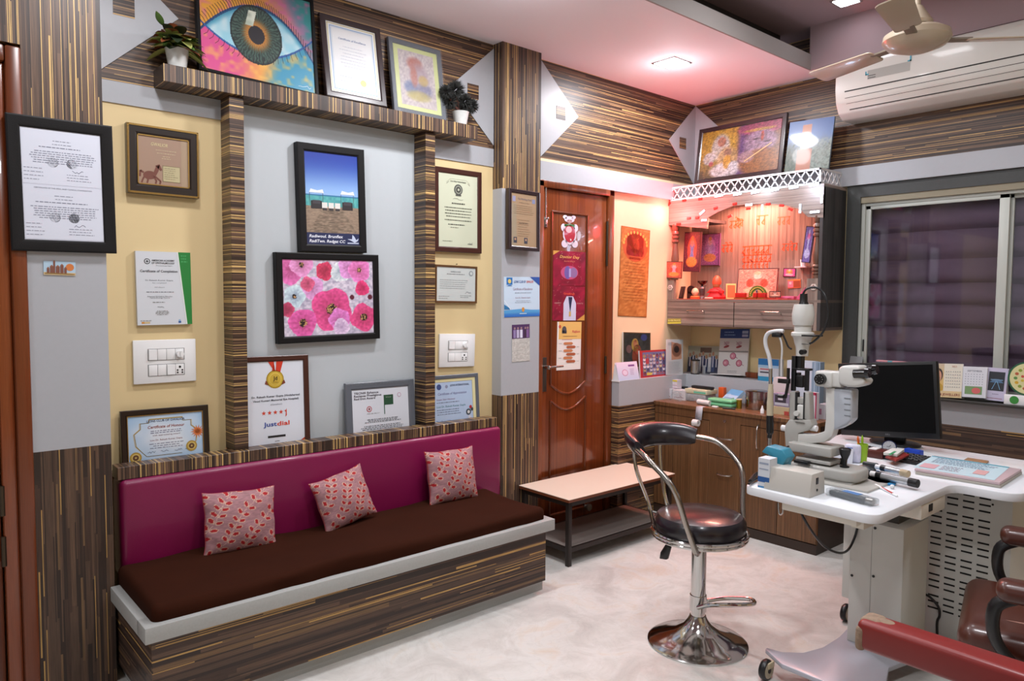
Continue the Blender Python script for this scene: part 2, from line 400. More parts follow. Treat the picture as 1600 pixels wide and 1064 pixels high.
# a rectangle seen in the photo, fitted on a real plane: origin P0, right U, up V
def fit(P0, U, V, cs):
    P0, U, V = Vector(P0), Vector(U).normalized(), Vector(V).normalized(); n = V.cross(U); q = []
    for (px, py) in cs:
        d = ray(px, py); p = CAMP + d*((P0-CAMP).dot(n)/d.dot(n)) - P0; q.append((p.dot(U), p.dot(V)))
    (a, b), (c, d), (e, f), (g, h) = q
    wd = (math.hypot(c-a, d-b)+math.hypot(e-g, f-h))/2; ht = (math.hypot(a-g, b-h)+math.hypot(c-e, d-f))/2
    roll = math.atan2((d-b)+(f-h), (c-a)+(e-g)); cx, cy = (a+c+e+g)/4, (b+d+f+h)/4
    o = P0+U*cx+V*cy; U2 = U*math.cos(roll)+V*math.sin(roll); V2 = -U*math.sin(roll)+V*math.cos(roll); Yv = V2.cross(U2)
    M = Matrix(((U2.x, Yv.x, V2.x, o.x), (U2.y, Yv.y, V2.y, o.y), (U2.z, Yv.z, V2.z, o.z), (0, 0, 0, 1)))
    return M, wd, ht
def fitL(cs, x=0.02, tilt=0, z0=0):      # left wall (faces +x); tilt leans the top back to the wall, hinge at height z0
    return fit((x, 0, z0), (0, 1, 0), (-math.sin(tilt), 0, math.cos(tilt)), cs)
def fitB(cs, y=-0.02, tilt=0, z0=0, yaw=0):
    return fit((0, y, z0) if not yaw else yaw, (1, 0, 0), (0, math.sin(tilt), math.cos(tilt)), cs)
def frame_mesh(w, h, b, d, m1, parent, lip=.004, m2=None, name='frame', inner=0):
    """mitred border, front at y=0, back at y=d"""
    mb = MB().m(m1); W, H = w/2, h/2
    prof = [(0, d), (0, .002), (b*.12, 0), (b*.8, .001), (b, lip), (b, d)]
    rings = [[(-W+o, y, -H+o), (W-o, y, -H+o), (W-o, y, H-o), (-W+o, y, H-o)] for o, y in prof]
    V = [p for r in rings for p in r]; F = []
    for i in range(len(prof)):
        j = (i+1) % len(prof)
        for k in range(4): F.append((i*4+k, i*4+(k+1) % 4, j*4+(k+1) % 4, j*4+k))
    t = bmesh.new(); vs = [t.verts.new(v) for v in V]
    for f in F: t.faces.new([vs[i] for i in f])
    bmesh.ops.recalc_face_normals(t, faces=t.faces); mb._in(t)
    if m2:
        mb.m(m2)
        for (x0, x1, z0, z1) in ((-W+b, W-b, H-b-inner, H-b), (-W+b, W-b, -H+b, -H+b+inner), (-W+b, -W+b+inner, -H+b, H-b), (W-b-inner, W-b, -H+b, H-b)):
            mb.box((x0, lip-.002, z0), (x1, lip+.002, z1))
    return mb.build(name, parent, ang=20)
def framed(fitres, border, depth, label, m1=FRAMEB, cat='picture frame', name=None, bg='#ffffff', m2=None, inner=0, group=None, backoff=0):
    """a frame thing whose front is at the fitted plane; returns root, Art for the opening"""
    M, w, h = fitres
    name = name or ('framed_picture' if any(k in label for k in ('paint', 'photo', 'picture')) and 'certificate' not in label else 'framed_certificate')
    t = thing(name, label, 'framed picture' if name == 'framed_picture' else 'framed certificate', M=M, group=group)
    frame_mesh(w, h, border, depth, m1, t, m2=m2, inner=inner)
    mb = MB().m(mat('backing_board', '#4a4038', .8)); mb.box((-w/2+border*.5, depth*.55, -h/2+border*.5), (w/2-border*.5, depth*.9, h/2-border*.5)); mb.build('backing_board', t, smooth=False)
    a = Art(w-2*border+.002, h-2*border+.002, bg); a.root = t; a.y = .006
    return t, a
# ================================================================ the room
H = 2.75
def zone(mb, m, a, b): mb.m(m).box(a, b)
mb = MB(); zone(mb, MARBLE, (-.15, -7.2, -.05), (4.6, .15, 0)); struct(mb.build('floor', smooth=False))
# left wall: cream niche, pale panel between the posts, wood above
mb = MB()
zone(mb, CREAM, (-.15, -3.75, 0), (0, -3.25, 2.12)); zone(mb, PANEL, (-.15, -3.25, 0), (0, -2.30, 2.2)); zone(mb, CREAM, (-.15, -2.30, 0), (0, -1.55, 2.105))
zone(mb, GREY, (-.15, -3.75, 2.12), (.006, -3.25, 2.2)); zone(mb, GREY, (-.15, -2.30, 2.105), (.006, -1.8, 2.2))
zone(mb, Z_HOR, (-.15, -7.2, 2.2), (0, 0, H)); zone(mb, PEACH, (-.15, -1.55, 0), (0, 0, 2.2)); zone(mb, CREAM, (-.15, -7.2, 0), (0, -3.75, 2.2))
struct(mb.build('wall_left', smooth=False))
# back wall with the window opening
mb = MB(); WX0, WX1, WZ0, WZ1 = 1.085, 3.1, .865, 2.04
zone(mb, Z_HOR, (-.15, 0, 2.16), (4.6, .15, 3.0)); zone(mb, CREAM, (-.15, 0, 0), (WX0, .15, 2.16)); zone(mb, CREAM, (WX1, 0, 0), (4.6, .15, 2.16))
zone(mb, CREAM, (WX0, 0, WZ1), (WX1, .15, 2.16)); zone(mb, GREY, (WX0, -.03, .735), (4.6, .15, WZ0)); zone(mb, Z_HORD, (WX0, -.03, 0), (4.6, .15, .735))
struct(mb.build('wall_back', smooth=False))
mb = MB(); zone(mb, CREAM, (4.6, -7.2, 0), (4.75, .15, 3.0)); struct(mb.build('wall_right', smooth=False))
# lowered ceiling along two walls, tray above
mb = MB(); zone(mb, CEIL, (-.15, -7.2, H), (.915, .15, H+.085)); zone(mb, CEIL, (.915, -.17, H), (4.6, .15, H+.085)); 
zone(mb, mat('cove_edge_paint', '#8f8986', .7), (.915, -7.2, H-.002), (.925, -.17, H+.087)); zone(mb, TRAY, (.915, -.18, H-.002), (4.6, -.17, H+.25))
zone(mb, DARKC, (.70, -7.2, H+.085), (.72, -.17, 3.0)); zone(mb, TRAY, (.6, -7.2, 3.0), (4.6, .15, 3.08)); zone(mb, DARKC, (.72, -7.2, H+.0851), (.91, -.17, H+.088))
struct(mb.build('ceiling', smooth=False))
# flat bands around the wall heads
mb = MB().m(GREY); mb.box((.0, -1.56, 2.07), (.03, 0, 2.178)); struct(mb.build('trim_1', smooth=False))
mb = MB().m(GREY); mb.box((.03, -.03, 2.07), (4.6, 0, 2.178)); struct(mb.build('trim_2', smooth=False))
# triangular grey plates with a wooden square
def plate(name, y0, y1, zc=2.472, sq=None, wall='L', z0=2.2, z1=2.748):
    mb = MB().m(GREY)
    if wall == 'L':
        mb.prism([(y0, z0), (y1, zc), (y0, z1)], .0, .005, plane='YZ')
        if sq is not None: mb.m(Z_HOR).box((.004, sq-.037, zc-.04), (.0065, sq+.037, zc+.035))
    else: mb.prism([(y0, z0), (y1, zc), (y0, z1)], -.005, 0, plane='XZ')
    return struct(mb.build(name, smooth=False))
plate('trim_3', -3.75, -3.435, sq=-3.63, zc=2.485); plate('trim_4', -1.81, -2.118, sq=-1.973, zc=2.48); plate('trim_5', -1.49, -1.178, sq=-1.326, zc=2.478)
plate('trim_6', 0, -.297, sq=-.147); plate('trim_7', .0, .3, wall='B')
# pillars
def pillar(y0, y1, x1, dark):
    mb = MB(); zone(mb, Z_VERTD if dark else Z_VERT, (0, y0, 0), (x1, y1, .872)); zone(mb, GREY, (0, y0, .872), (x1, y1, 1.985)); zone(mb, Z_VERT, (0, y0, 1.985), (x1, y1, H))
    return struct(mb.build('pillar', smooth=False))
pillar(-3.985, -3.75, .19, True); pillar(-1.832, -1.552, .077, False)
mb = MB(); zone(mb, Z_VERT, (0, -4.9, 2.215), (.19, -3.985, H)); struct(mb.build('trim_8', smooth=False))
# ledge wall beside and behind the counter
mb = MB(); zone(mb, GREY, (0, -.888, .73), (.1, 0, .888)); zone(mb, Z_HOR, (0, -.888, 0), (.1, 0, .73)); zone(mb, GREY, (.1, -.19, .735), (1.085, 0, .888)); zone(mb, CREAM, (.1, -.17, 0), (1.085, 0, .735))
zone(mb, Z_HORD, (0, -.9, 0), (.02, -.888, .888)); mb.m(WHITE).box((-.0, -.895, .883), (.104, -.888, .891)); struct(mb.build('trim_9', smooth=False))
# door 2 (teak, between the pillar and the ledge)
def door_leaf(name, y0, y1, z1, x0=.004, x1=.022):
    d = thing(name, 'x', 'x'); del d['label']; del d['category']; d['kind'] = 'structure'
    return d
d2 = door_leaf('door_2', -1.5, -.9, 2.07)
mb = MB().m(DOORD); mb.box((0, -.935, 0), (.045, -.888, 2.07), .006); mb.box((0, -1.552, 2.03), (.045, -.888, 2.07), .006); mb.box((0, -1.552, 0), (.045, -1.49, 2.07), .004)
mb.build('door_frame', d2)
mb = MB().m(DOOR); mb.box((0, -1.488, .01), (.024, -.94, 2.028), .003)
# raised mouldings: tall upper panel with a sagging lower edge, tall lower panel with a sagging upper edge
def ypt(px, py): p = LX(px, py, .024); return (.024, p.y, p.z)
ym, yM = -1.412, -1.115
up_z = 1.9; 
def sag(zc, d=.065): return [(.026, ym+(yM-ym)*t, zc-d*math.sin(math.pi*t)) for t in [i/12 for i in range(13)]]
zs1, zs2 = .90, .805
for pts in ([(.026, ym, zs1), (.026, ym, up_z)], [(.026, ym, up_z), (.026, yM, up_z)], [(.026, yM, up_z), (.026, yM, zs1)], sag(zs1), sag(zs2), [(.026, ym, zs2), (.026, ym, .12)], [(.026, yM, zs2), (.026, yM, .12)], [(.026, ym, .12), (.026, yM, .12)]):
    mb.m(DOORD if len(pts) == 2 else DOOR).tube(pts, .007, seg=8, sub=1)
mb.build('door_leaf', d2)
for (a, b) in ((345, 415), (557, 584)):
    p, q = LX(943, a, .04), LX(943, b, .04); mb = MB().m(mat('old_brass', '#4b4034', .4, metal=.8)); mb.cyl((.03, -.937, p.z), (.03, -.937, q.z), .007); 
    for k in range(5): z = p.z+(q.z-p.z)*(k+.5)/5; mb.cyl((.03, -.937, z-.002), (.03, -.937, z+.002), .0085)
    mb.build('hinge', d2)
p, q = LX(841.5, 559, .024), LX(847, 612, .024)
mb = MB().m(mat('bronze_plate', '#6a625c', .35, metal=.9)); mb.box((.024, -1.488, q.z), (.03, -1.445, p.z), .002); mb.build('lock_plate', d2)
a = LX(847, 575, .06); mb = MB().m(STEEL); mb.cyl((.028, -1.465, a.z), (.07, -1.465, a.z), .012); mb.tube([(.066, -1.465, a.z), (.072, -1.42, a.z+.003), (.068, -1.35, a.z+.002)], [.008, .009, .006]); mb.build('door_handle', d2)
a, b = LX(850, 288, .03), LX(851, 344, .03); mb = MB().m(STEEL); mb.cyl((.034, -1.468, a.z), (.034, -1.468, b.z-.02), .005); mb.box((.024, -1.484, b.z-.04), (.034, -1.452, b.z+.02), .002); mb.ball((.045, -1.46, b.z+.01), .008); mb.build('tower_bolt', d2)
a = LX(918, 792, .05); mb = MB().m(mat('rubber_grey', '#8b8780', .6)); mb.lathe([(.0, 0), (.011, 0), (.012, .02), (.019, .028), (.021, .045), (.012, .05), (0, .05)], axis='X', c=(.024, a.y, a.z)); mb.build('door_stop', d2)
# door 1 at the far left
d1 = door_leaf('door_1', 0, 0, 0)
mb = MB().m(DOORD); mb.box((.1, -4.03, 0), (.2, -3.985, 2.205), .008); mb.box((.1, -4.9, 2.15), (.2, -4.03, 2.205), .008); mb.m(DOOR).box((.1, -4.072, 0), (.18, -4.03, 2.15), .006); mb.build('door_frame', d1)
mb = MB().m(DOORD); mb.box((.1, -4.9, .01), (.15, -4.076, 2.14), .004); mb.build('door_leaf', d1)
for z in (.55, .72, 1.75):
    mb = MB().m(mat('old_brass', '#4b4034', .4, metal=.8)); mb.cyl((.176, -4.074, z-.05), (.176, -4.074, z+.05), .008); mb.build('hinge', d1)
# window 1: dark casing, white aluminium sliders, glass, blind behind
wn = thing('window_1', 'x', 'x'); del wn['label']; del wn['category']; wn['kind'] = 'structure'
CAS = mat('dark_stone_casing', '#3b3d3c', .5, noise=.15, nscale=60); ALU = mat('white_aluminium', '#b9bdb6', .4, metal=.1)
mb = MB().m(CAS); mb.box((WX0, -.012, WZ0), (1.165, .12, WZ1)); mb.box((1.165, -.012, 2.0), (WX1, .12, WZ1)); mb.m(mat('beige_head', '#8d8570', .6)).box((1.165, -.005, 1.965), (WX1, .1, 2.0)); mb.m(CAS).box((WX0, -.012, 2.04), (WX1, .1, 2.068)); mb.build('casing', wn, smooth=False)
mb = MB().m(ALU)
mb.box((1.165, .01, .88), (1.185, .1, 1.965)); mb.box((1.185, .0, .88), (WX1, .1, .9)); mb.box((1.185, .015, 1.948), (WX1, .09, 1.968)); mb.build('outer_frame', wn, smooth=False)
def sash(x0, x1, y):
    mb = MB().m(ALU); z0, z1 = .9, 1.95; t = .03
    mb.box((x0, y, z0), (x0+.028, y+.02, z1), .002); mb.box((x1-.045, y, z0), (x1, y+.02, z1), .002); mb.box((x0, y, z0), (x1, y+.02, z0+t), .002); mb.box((x0, y, z1-.022), (x1, y+.02, z1), .002)
    o = mb.build('sash', wn)
    g = MB().m(mat('window_glass', '#ffffff', .02, trans=1, spec=.5)); g.box((x0+.02, y+.008, z0+t-.01), (x1-.04, y+.011, z1-.012)); g.build('pane', o, smooth=False)
    return o
s1 = sash(1.185, 1.905, .02); sash(1.89, 2.6, .05); sash(2.55, WX1, .02)
mb = MB().m(BLACK); mb.box((1.192, .012, 1.10), (1.2, .02, 1.17), .002); mb.build('latch', s1)
# dark pleated blind behind the glass, folded in soft level waves
BL = mat('plum_blind_cloth', '#66546a', .85, noise=.12, nscale=14, bump=.3, bscale=700)
V, F = [], []; nz, nx = 110, 40
for j in range(nz+1):
    z = .88+1.1*j/nz
    for i in range(nx+1):
        x = 1.16+1.9*i/nx; ph = (z*7.3+.05*math.sin(x*3)+.12*math.sin(z*9)) % 1
        V.append((x, .11-.04*math.sin(math.pi*ph**.7)**.8+.004*math.sin(x*9+z*5), z))
for j in range(nz):
    for i in range(nx): a = j*(nx+1)+i; F.append((a, a+1, a+nx+2, a+nx+1))
mb = MB().m(BL); mb.faces(V, F); bl = tag(mb.build('window_blind'), 'dark plum fabric blind hanging in level folds behind the window glass', 'blind')
sol = bl.modifiers.new('t', 'SOLIDIFY'); sol.thickness = .002
mb = MB(); zone(mb, mat('night_board', '#1c1820', .9), (WX0, .125, .8), (WX1, .15, 2.16)); struct(mb.build('trim_10', smooth=False))
mb = MB().m(mat('dark_granite', '#33322f', .3, noise=.3, nscale=90)); mb.box((WX0, -.1, .865), (4.6, .0, .88), .003); struct(mb.build('trim_11'))

# ================================================================ posts, shelf and ledge on the left wall
t = thing('display_shelf', 'zebra-striped wooden shelf on two posts above the grey wall panel', 'shelf', (0, -2.79, 2.2))
def loc(o): o.location = -Vector(t.location); return o
mb = MB().m(Z_EDGE); mb.box((0.001, -3.53, 2.202), (.125, -2.035, 2.268), .0015, 1); loc(mb.build('shelf_board', t))
for (a, b) in ((-3.278, -3.22), (-2.336, -2.28)):
    mb = MB().m(Z_POST); mb.box((.001, a, .77), (.1, b, 2.2), .001, 1); loc(mb.build('post', t))
mb = MB().m(Z_EDGE); mb.box((.056, -3.72, .7225), (.135, -1.905, .77), .0015, 1); mb.box((.001, -3.72, .7225), (.056, -1.905, .735))
tag(mb.build('wall_ledge'), 'zebra-striped wooden ledge running above the magenta backrest', 'ledge')

# ================================================================ built-in bench
b = thing('waiting_bench', 'long built-in bench with magenta backrest, grey rim and zebra wood base', 'bench', (0, -2.87, 0))
def bl_(o): o.location = -Vector(b.location); return o
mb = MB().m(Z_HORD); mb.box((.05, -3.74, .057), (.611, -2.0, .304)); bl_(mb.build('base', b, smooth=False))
mb = MB().m(RIM); mb.box((.05, -3.72, 0), (.581, -1.99, .057)); bl_(mb.build('plinth', b, smooth=False))
mb = MB().m(RIM); y0, y1, x1 = -3.766, -1.968, .641
mb.box((.55, y0, .303), (x1, y1, .356), .003); mb.box((.195, y0, .3031), (.56, -3.71, .3559), .003); mb.box((.14, -2.02, .3031), (.56, y1, .3559), .003); mb.m(WHITE).box((.14, -3.72, .303), (.56, -2.0, .325)); bl_(mb.build('rim', b))
# padded backrest
mb = MB().m(MAROON); mb.box((.02, -3.715, .345), (.15, -1.885, .722), .022, 4); bl_(mb.build('backrest', b))
# seat cushion, loose cloth cover: rounded slab with shallow wrinkles
t_ = bmesh.new(); bmesh.ops.create_cube(t_, size=1); bmesh.ops.scale(t_, vec=(.465, 1.735, .085), verts=t_.verts)
bmesh.ops.subdivide_edges(t_, edges=[e for e in t_.edges if abs(e.verts[0].co.y-e.verts[1].co.y) > .5], cuts=40, use_grid_fill=True)
bmesh.ops.subdivide_edges(t_, edges=[e for e in t_.edges if abs(e.verts[0].co.x-e.verts[1].co.x) > .3], cuts=12, use_grid_fill=True)
bmesh.ops.bevel(t_, geom=[e for e in t_.edges if e.calc_face_angle(0) > .8], offset=.026, segments=4, profile=.5, affect='EDGES')
for v in t_.verts:
    c = v.co; n = float(noise2(np.array([c.x+1.]), np.array([c.y*.6+2.]), 9, 3)[0]-.5)
    if c.z > .01: c.z += .012*n + .006*math.sin(c.y*5+c.x*8)
    if c.x > .2: c.x += .010*float(noise2(np.array([c.y+3.]), np.array([c.z*3+1.]), 12, 4)[0]-.5)
t_.transform(Matrix.Translation((.382, -2.868, .37)))
mb = MB().m(BROWNC); mb._in(t_); sc_ = tag(mb.build('seat_cushion', ang=60), 'long dark brown cloth seat cushion lying on the bench', 'cushion')

# throw cushions with a leaf vine print
def leafpat(seed):
    r = np.random.RandomState(seed); N_ = 230; U, Vv = np.meshgrid(np.linspace(0, 1, N_), np.linspace(0, 1, N_)); img = np.zeros((N_, N_, 3)); 
    base = rgb('#9c7277'); n = noise2(U*3, Vv*12, 9, seed); img[:] = mixc(base*.88, base*1.1, n)
    cream, red = rgb('#c9a593'), rgb('#9c0c18')
    for k in range(5):
        x0 = -.75+k*.38; ph = k*1.7+seed; sgn = 1
        for i in range(90):
            tt = i/89; x = x0+.85*tt+.05*math.sin(tt*8+ph); y = tt*1.16-.08; sl = math.atan2(1.16, .85+.4*math.cos(tt*8+ph))
            img[(U-x)**2+(Vv-y)**2 < .006**2] = cream
            if i % 8 == 4:
                for sgn in (-1, 1):
                    a = sl+sgn*.95; lx, ly = x+.068*math.cos(a), y+.068*math.sin(a); dx, dy = U-lx, Vv-ly; p = dx*math.cos(a)+dy*math.sin(a); q = -dx*math.sin(a)+dy*math.cos(a)
                    img[(p/.054)**2+(q/.034)**2 < 1] = cream; img[(p/.043)**2+(q/.025)**2 < 1] = red
    return img
def throw_cushion(cs, label, seed, lean, d=.0):
    # centre plane leaning on the backrest
    M, w, h = fitL(cs, x=.24, tilt=lean, z0=.43)
    img = leafpat(seed); N_ = img.shape[0]; V = []; C = []; F = []; n = 90
    rr = np.random.RandomState(seed)
    for side in (-1, 1):
        for j in range(n+1):
            for i in range(n+1):
                u, v = i/n*2-1, j/n*2-1
                pu = u*(1-.06*(1-abs(v)**3)+.01*math.sin(v*7+seed)); pv = v*(1-.06*(1-abs(u)**3)+.01*math.sin(u*6+seed))
                th = .052*max(0, (1-abs(u)**2.6)*(1-abs(v)**2.6))**.55
                wr = .004*math.sin(5*u+3*v+seed)*(1-abs(u))*(1-abs(v)) + .0012*math.sin(3*u*v*5+seed)
                V.append((pu*w/2, side*(th+wr*(1 if th > .01 else 0)), pv*h/2))
                c = img[min(N_-1, int(j/n*(N_-1))), min(N_-1, int(i/n*(N_-1)))]
                if abs(u) > .985 or abs(v) > .985: c = rgb('#9a2a30')
                C.append((*[lin(k) for k in c], 1))
    S = (n+1)*(n+1)
    for s in (0, 1):
        for j in range(n):
            for i in range(n):
                a = s*S+j*(n+1)+i; q = (a, a+1, a+n+2, a+n+1); F.append(q if s == 0 else q[::-1])
    me = bpy.data.meshes.new('throw_cushion'); me.from_pydata(V, [], F); me.materials.append(CLOTHP)
    at = me.color_attributes.new('Col', 'FLOAT_COLOR', 'POINT'); at.data.foreach_set('color', np.array(C, dtype=np.float32).ravel())
    me.polygons.foreach_set('use_smooth', [True]*len(me.polygons))
    o = bpy.data.objects.new('throw_cushion', me); COL.objects.link(o); M.translation.z += .006; o.matrix_world = M
    return tag(o, label, 'cushion', 'throw cushions on the bench')
throw_cushion([(314, 774), (424, 760), (438, 856), (318, 873)], 'pink throw cushion with red leaf vines, nearest the left end of the bench', 3, .22)
throw_cushion([(474, 768), (554, 726), (597, 802), (518, 830)], 'pink leaf-print throw cushion tilted on one corner, middle of the bench', 8, .3)
throw_cushion([(660, 708), (735, 699), (750, 778), (674, 794)], 'pink leaf-print throw cushion upright at the right end of the bench', 14, .22)

# ================================================================ small bench in front of the door
sb = thing('side_bench', 'narrow steel-framed bench with a pale laminate top in front of the teak door', 'bench', (.255, -1.25, 0))
LAM = mat('pale_cream_laminate', '#e6d6c4', .3, coat=.2); EDG = mat('brown_edge_band', '#6d3a22', .4)
Y0, Y1, X0, X1, ZT = -1.70, -.80, .08, .47, .362
mb = MB().m(LAM); mb.box((X0, Y0, ZT-.004), (X1, Y1, ZT), .001, 1); mb.m(EDG).box((X0+.001, Y0+.001, ZT-.018), (X1-.001, Y1-.001, ZT-.004)); o = mb.build('bench_top', sb, smooth=False); o.location = -Vector(sb.location)
for x in (X0+.025, X1-.025):
    for y in (Y0+.025, Y1-.025):
        mb = MB().m(IRON); mb.box((x-.0125, y-.0125, 0), (x+.0125, y+.0125, ZT-.018), .002); o = mb.build('leg', sb); o.location = -Vector(sb.location)
mb = MB().m(IRON); 
for z in (ZT-.032, .085):
    for x in (X0+.025, X1-.025): mb.box((x-.011, Y0+.03, z-.012), (x+.011, Y1-.03, z+.012))
    for y in (Y0+.025, Y1-.025): mb.box((X0+.03, y-.011, z-.012), (X1-.03, y+.011, z+.012))
mb.m(mat('shelf_sheet', '#8f8680', .4)).box((X0+.03, Y0+.03, .092), (X1-.03, Y1-.03, .098)); o = mb.build('frame', sb, smooth=False); o.location = -Vector(sb.location)

# ================================================================ chrome stool
SX, SY = 1.385, -1.88
st = thing('bar_stool', 'chrome swivel stool with black vinyl seat and curved backrest band', 'stool', (SX, SY, 0), math.radians(0))
mb = MB().m(CHROME); mb.lathe([(.198, 0), (.2, .006), (.19, .012), (.15, .024), (.09, .05), (.055, .078), (.04, .1), (.033, .115), (.0, .115)], seg=48); mb.build('base', st)
mb = MB().m(CHROME); mb.lathe([(.029, .1), (.029, .14), (.024, .142), (.024, .19), (.03, .192), (.03, .43), (0, .43)], seg=28); mb.build('column', st)
mb = MB().m(CHROME); zr = .16
mb.tube([(.02, -.03, zr), (.08, -.03, zr+.03), (.16, .03, zr+.04), (.19, .1, zr+.035), (.15, .14, zr+.03), (.07, .1, zr+.02), (.02, .04, zr+.01), (-.005, .03, zr)], .0085); mb.cyl((0, 0, .135), (0, 0, .2), .034, seg=24); mb.build('footrest', st)
mb = MB().m(LEATH); mb.lathe([(0, .46), (.165, .46), (.178, .468), (.183, .488), (.181, .512), (.166, .532), (.13, .542), (0, .546)], seg=48); mb.build('seat', st)
mb = MB().m(CHROME); 
for z, r in ((.448, .183), (.463, .187)): mb.tube([(r*math.cos(a), r*math.sin(a), z) for a in [2*math.pi*k/40 for k in range(40)]], .0085, closed=True, sub=1)
mb.lathe([(0, .425), (.05, .425), (.06, .435), (.165, .44), (.17, .46), (0, .46)], seg=32); mb.build('seat_ring', st)
# back direction: the band wraps the side away from the counter stand (towards -x, -y)
bd = math.radians(182)
def pol(a, r, z): return (r*math.cos(bd+a), r*math.sin(bd+a), z)
def pb(a, r, z): q = pol(a, r, z); return (q[0]+.075*math.cos(bd), q[1]+.075*math.sin(bd), q[2])
for sg in (-1, 1):
    mb = MB().m(mat('worn_chrome', '#a39d96', .22, metal=1))
    mb.tube([pb(sg*1.0, .215, .8), pb(sg*1.3, .23, .797), pb(sg*1.6, .255, .775), pol(sg*1.72, .25, .69), pol(sg*1.9, .22, .55), pol(sg*2.05, .197, .45), pol(sg*2.1, .16, .425), pol(sg*2.0, .05, .42)], .0115, seg=12)
    mb.build('arm_tube', st)
for sg in (-1, 1):
    mb = MB().m(CHROME); mb.tube([pb(sg*.45, .215, .79), pb(sg*.44, .2, .68), pb(sg*.42, .15, .55), pol(sg*.4, .185, .45)], .008, seg=10); mb.build('back_tube', st)
# padded band: swept oval
V, F = [], []; n, k = 36, 14
for i in range(n+1):
    a = -1.2+2.4*i/n; e = 1-abs(i/n*2-1)**6*.4; th, hh = .03*e, .048*e; R_ = .215
    for j in range(k):
        q = 2*math.pi*j/k; V.append(pb(a, R_+th*math.cos(q)+.02*math.sin(q), .815+hh*math.sin(q)-.01*abs(i/n*2-1)**2))
for i in range(n):
    for j in range(k): F.append((i*k+j, i*k+(j+1) % k, (i+1)*k+(j+1) % k, (i+1)*k+j))
F.append(tuple(range(k))[::-1]); F.append(tuple(n*k+j for j in range(k)))
mb = MB().m(LEATH); mb.faces(V, F); bmesh.ops.recalc_face_normals(mb.bm, faces=mb.bm.faces); mb.build('backrest', st)
mb = MB().m(BLACK); mb.tube([(0, 0, .425), (-.06, -.05, .41), (-.1, -.08, .39)], .006); mb.prism([(-.135, .33), (-.10, .335), (-.085, .39), (-.105, .4), (-.13, .36)], -.085, -.065, bev=.004); mb.build('height_lever', st)
# ================================================================ framed things on the left wall and pillars
def dk(c, k=.5): return tuple(x*k for x in hx(c))
# --- 1 two documents in one black frame on the left pillar
t, a = framed(fitL([(8, 175), (176, 197), (182, 396), (18, 391)], .212), .038, .022, 'large black frame holding two white typed certificates, on the far-left pillar', bg='#c9cede')
for (y0, y1) in ((.505, .99), (.01, .495)):
    a.rect(.01, y0, .99, y1, '#cfd4e2', 1); hgt = y1-y0
    a.words(.35, .65, y1-.09*hgt/.485, y1-.12*hgt/.485, 2, .005, '#7f8496', center=True)
    a.words(.1, .85, y1-.15, y1-.16, 1, .006, '#666b80', center=True)
    a.words(.08, .95, y1-.19, y1-.29, 6, .006, '#7b8093', center=True, fill=.98)
    for q in (.38, .62): a.ell(q, y0+.2, .07, None, '#bfc5d6', 1)
    a.words(.55, .95, y0+.1, y0+.05, 3, .005, '#84899b'); a.scrawl(.62, y0+.13, .14, .012, '#3b4260')
    a.words(.03, .3, y0+.14, y0+.04, 4, .005, '#84899b')
a.text('CERTIFICATE OF THE ORAL AND CLINICAL EXAMINATION', .5, .472, .011, '#50556a', wid=.72)
a.build('document', t, .006, PRINTG)
# --- 2 sticker
M, w_, h_ = fitL([(67.4, 407.5), (117, 409.5), (119, 431), (68.5, 429)], .1925)
a = Art(w_, h_, '#a9c3d6'); a.rect(0, 0, 1, .2, '#c9b28a'); a.ell(.82, .6, .13, None, '#c9743a', 1)
for (x, w2, h2) in ((.1, .08, .45), (.2, .1, .6), (.3, .06, .95), (.38, .12, .6), (.52, .1, .7), (.64, .08, .5)): a.rect(x, .15, x+w2, h2, '#7a4a3c', 2); a.poly([(x-.01, h2), (x+w2/2, h2+.14), (x+w2+.01, h2)], '#8b5a45', 2)
a.line([(.03, .12), (.97, .1)], .0025, '#8a6a30', 3)
tag(a.build('wall_sticker', None, 0, PRINT, M, thick=.001), 'small rectangular sticker of towers and an orange sun on the grey pillar', 'sticker')
# --- 3 gilt horse frame
BR1 = mat('dark_mahogany_frame', '#1a0e09', .3, coat=.3); GILT = mat('gilt_beading', '#9a7a42', .35, metal=.7)
M, w_, h_ = fitL([(197.5, 191), (311, 207), (310.3, 311), (199.8, 299.4)], .03)
t = thing('framed_citation', 'landscape gilt-beaded dark frame with a beige horse citation, upper left on cream wall', 'picture frame', M=M)
frame_mesh(w_, h_, .036, .028, BR1, t, m2=GILT, inner=.004)
mb = MB().m(GILT)
for sx in range(60):
    x = -w_/2+.004+(w_-.008)*sx/59
    for z in (-h_/2+.004, h_/2-.004): mb.box((x-.0018, -.003, z-.0035), (x+.0018, .002, z+.0035))
for sz in range(48):
    z = -h_/2+.004+(h_-.008)*sz/47
    for x in (-w_/2+.004, w_/2-.004): mb.box((x-.0035, -.003, z-.0018), (x+.0035, .002, z+.0018))
mb.build('gilt_beading', t, smooth=False)
a = Art(w_-.07, h_-.07, '#9b7f6c'); a.rect(.84, 0, 1, 1, '#a08a72', 1)
a.text('GWALIOR', .42, .83, .07, '#d8cc9a', wid=.32, shear=.2); a.words(.3, .8, .72, .66, 2, .012, '#c9b795', center=True); a.words(.45, .65, .6, .56, 2, .012, '#c9b795', center=True)
a.rect(.48, .1, .82, .42, '#b5aa84', 1); a.box(.48, .1, .82, .42, .0015, '#7f7250', 2); a.words(.51, .8, .37, .16, 6, .012, '#8b8062')
hb = '#6d3b30'
a.ell(.23, .2, .12, .085, hb, 1, ang=.1); a.poly([(.28, .2), (.36, .4), (.42, .42), (.4, .3), (.33, .16)], hb, 2); a.poly([(.34, .4), (.42, .44), (.47, .33), (.44, .31), (.38, .36)], hb, 2)
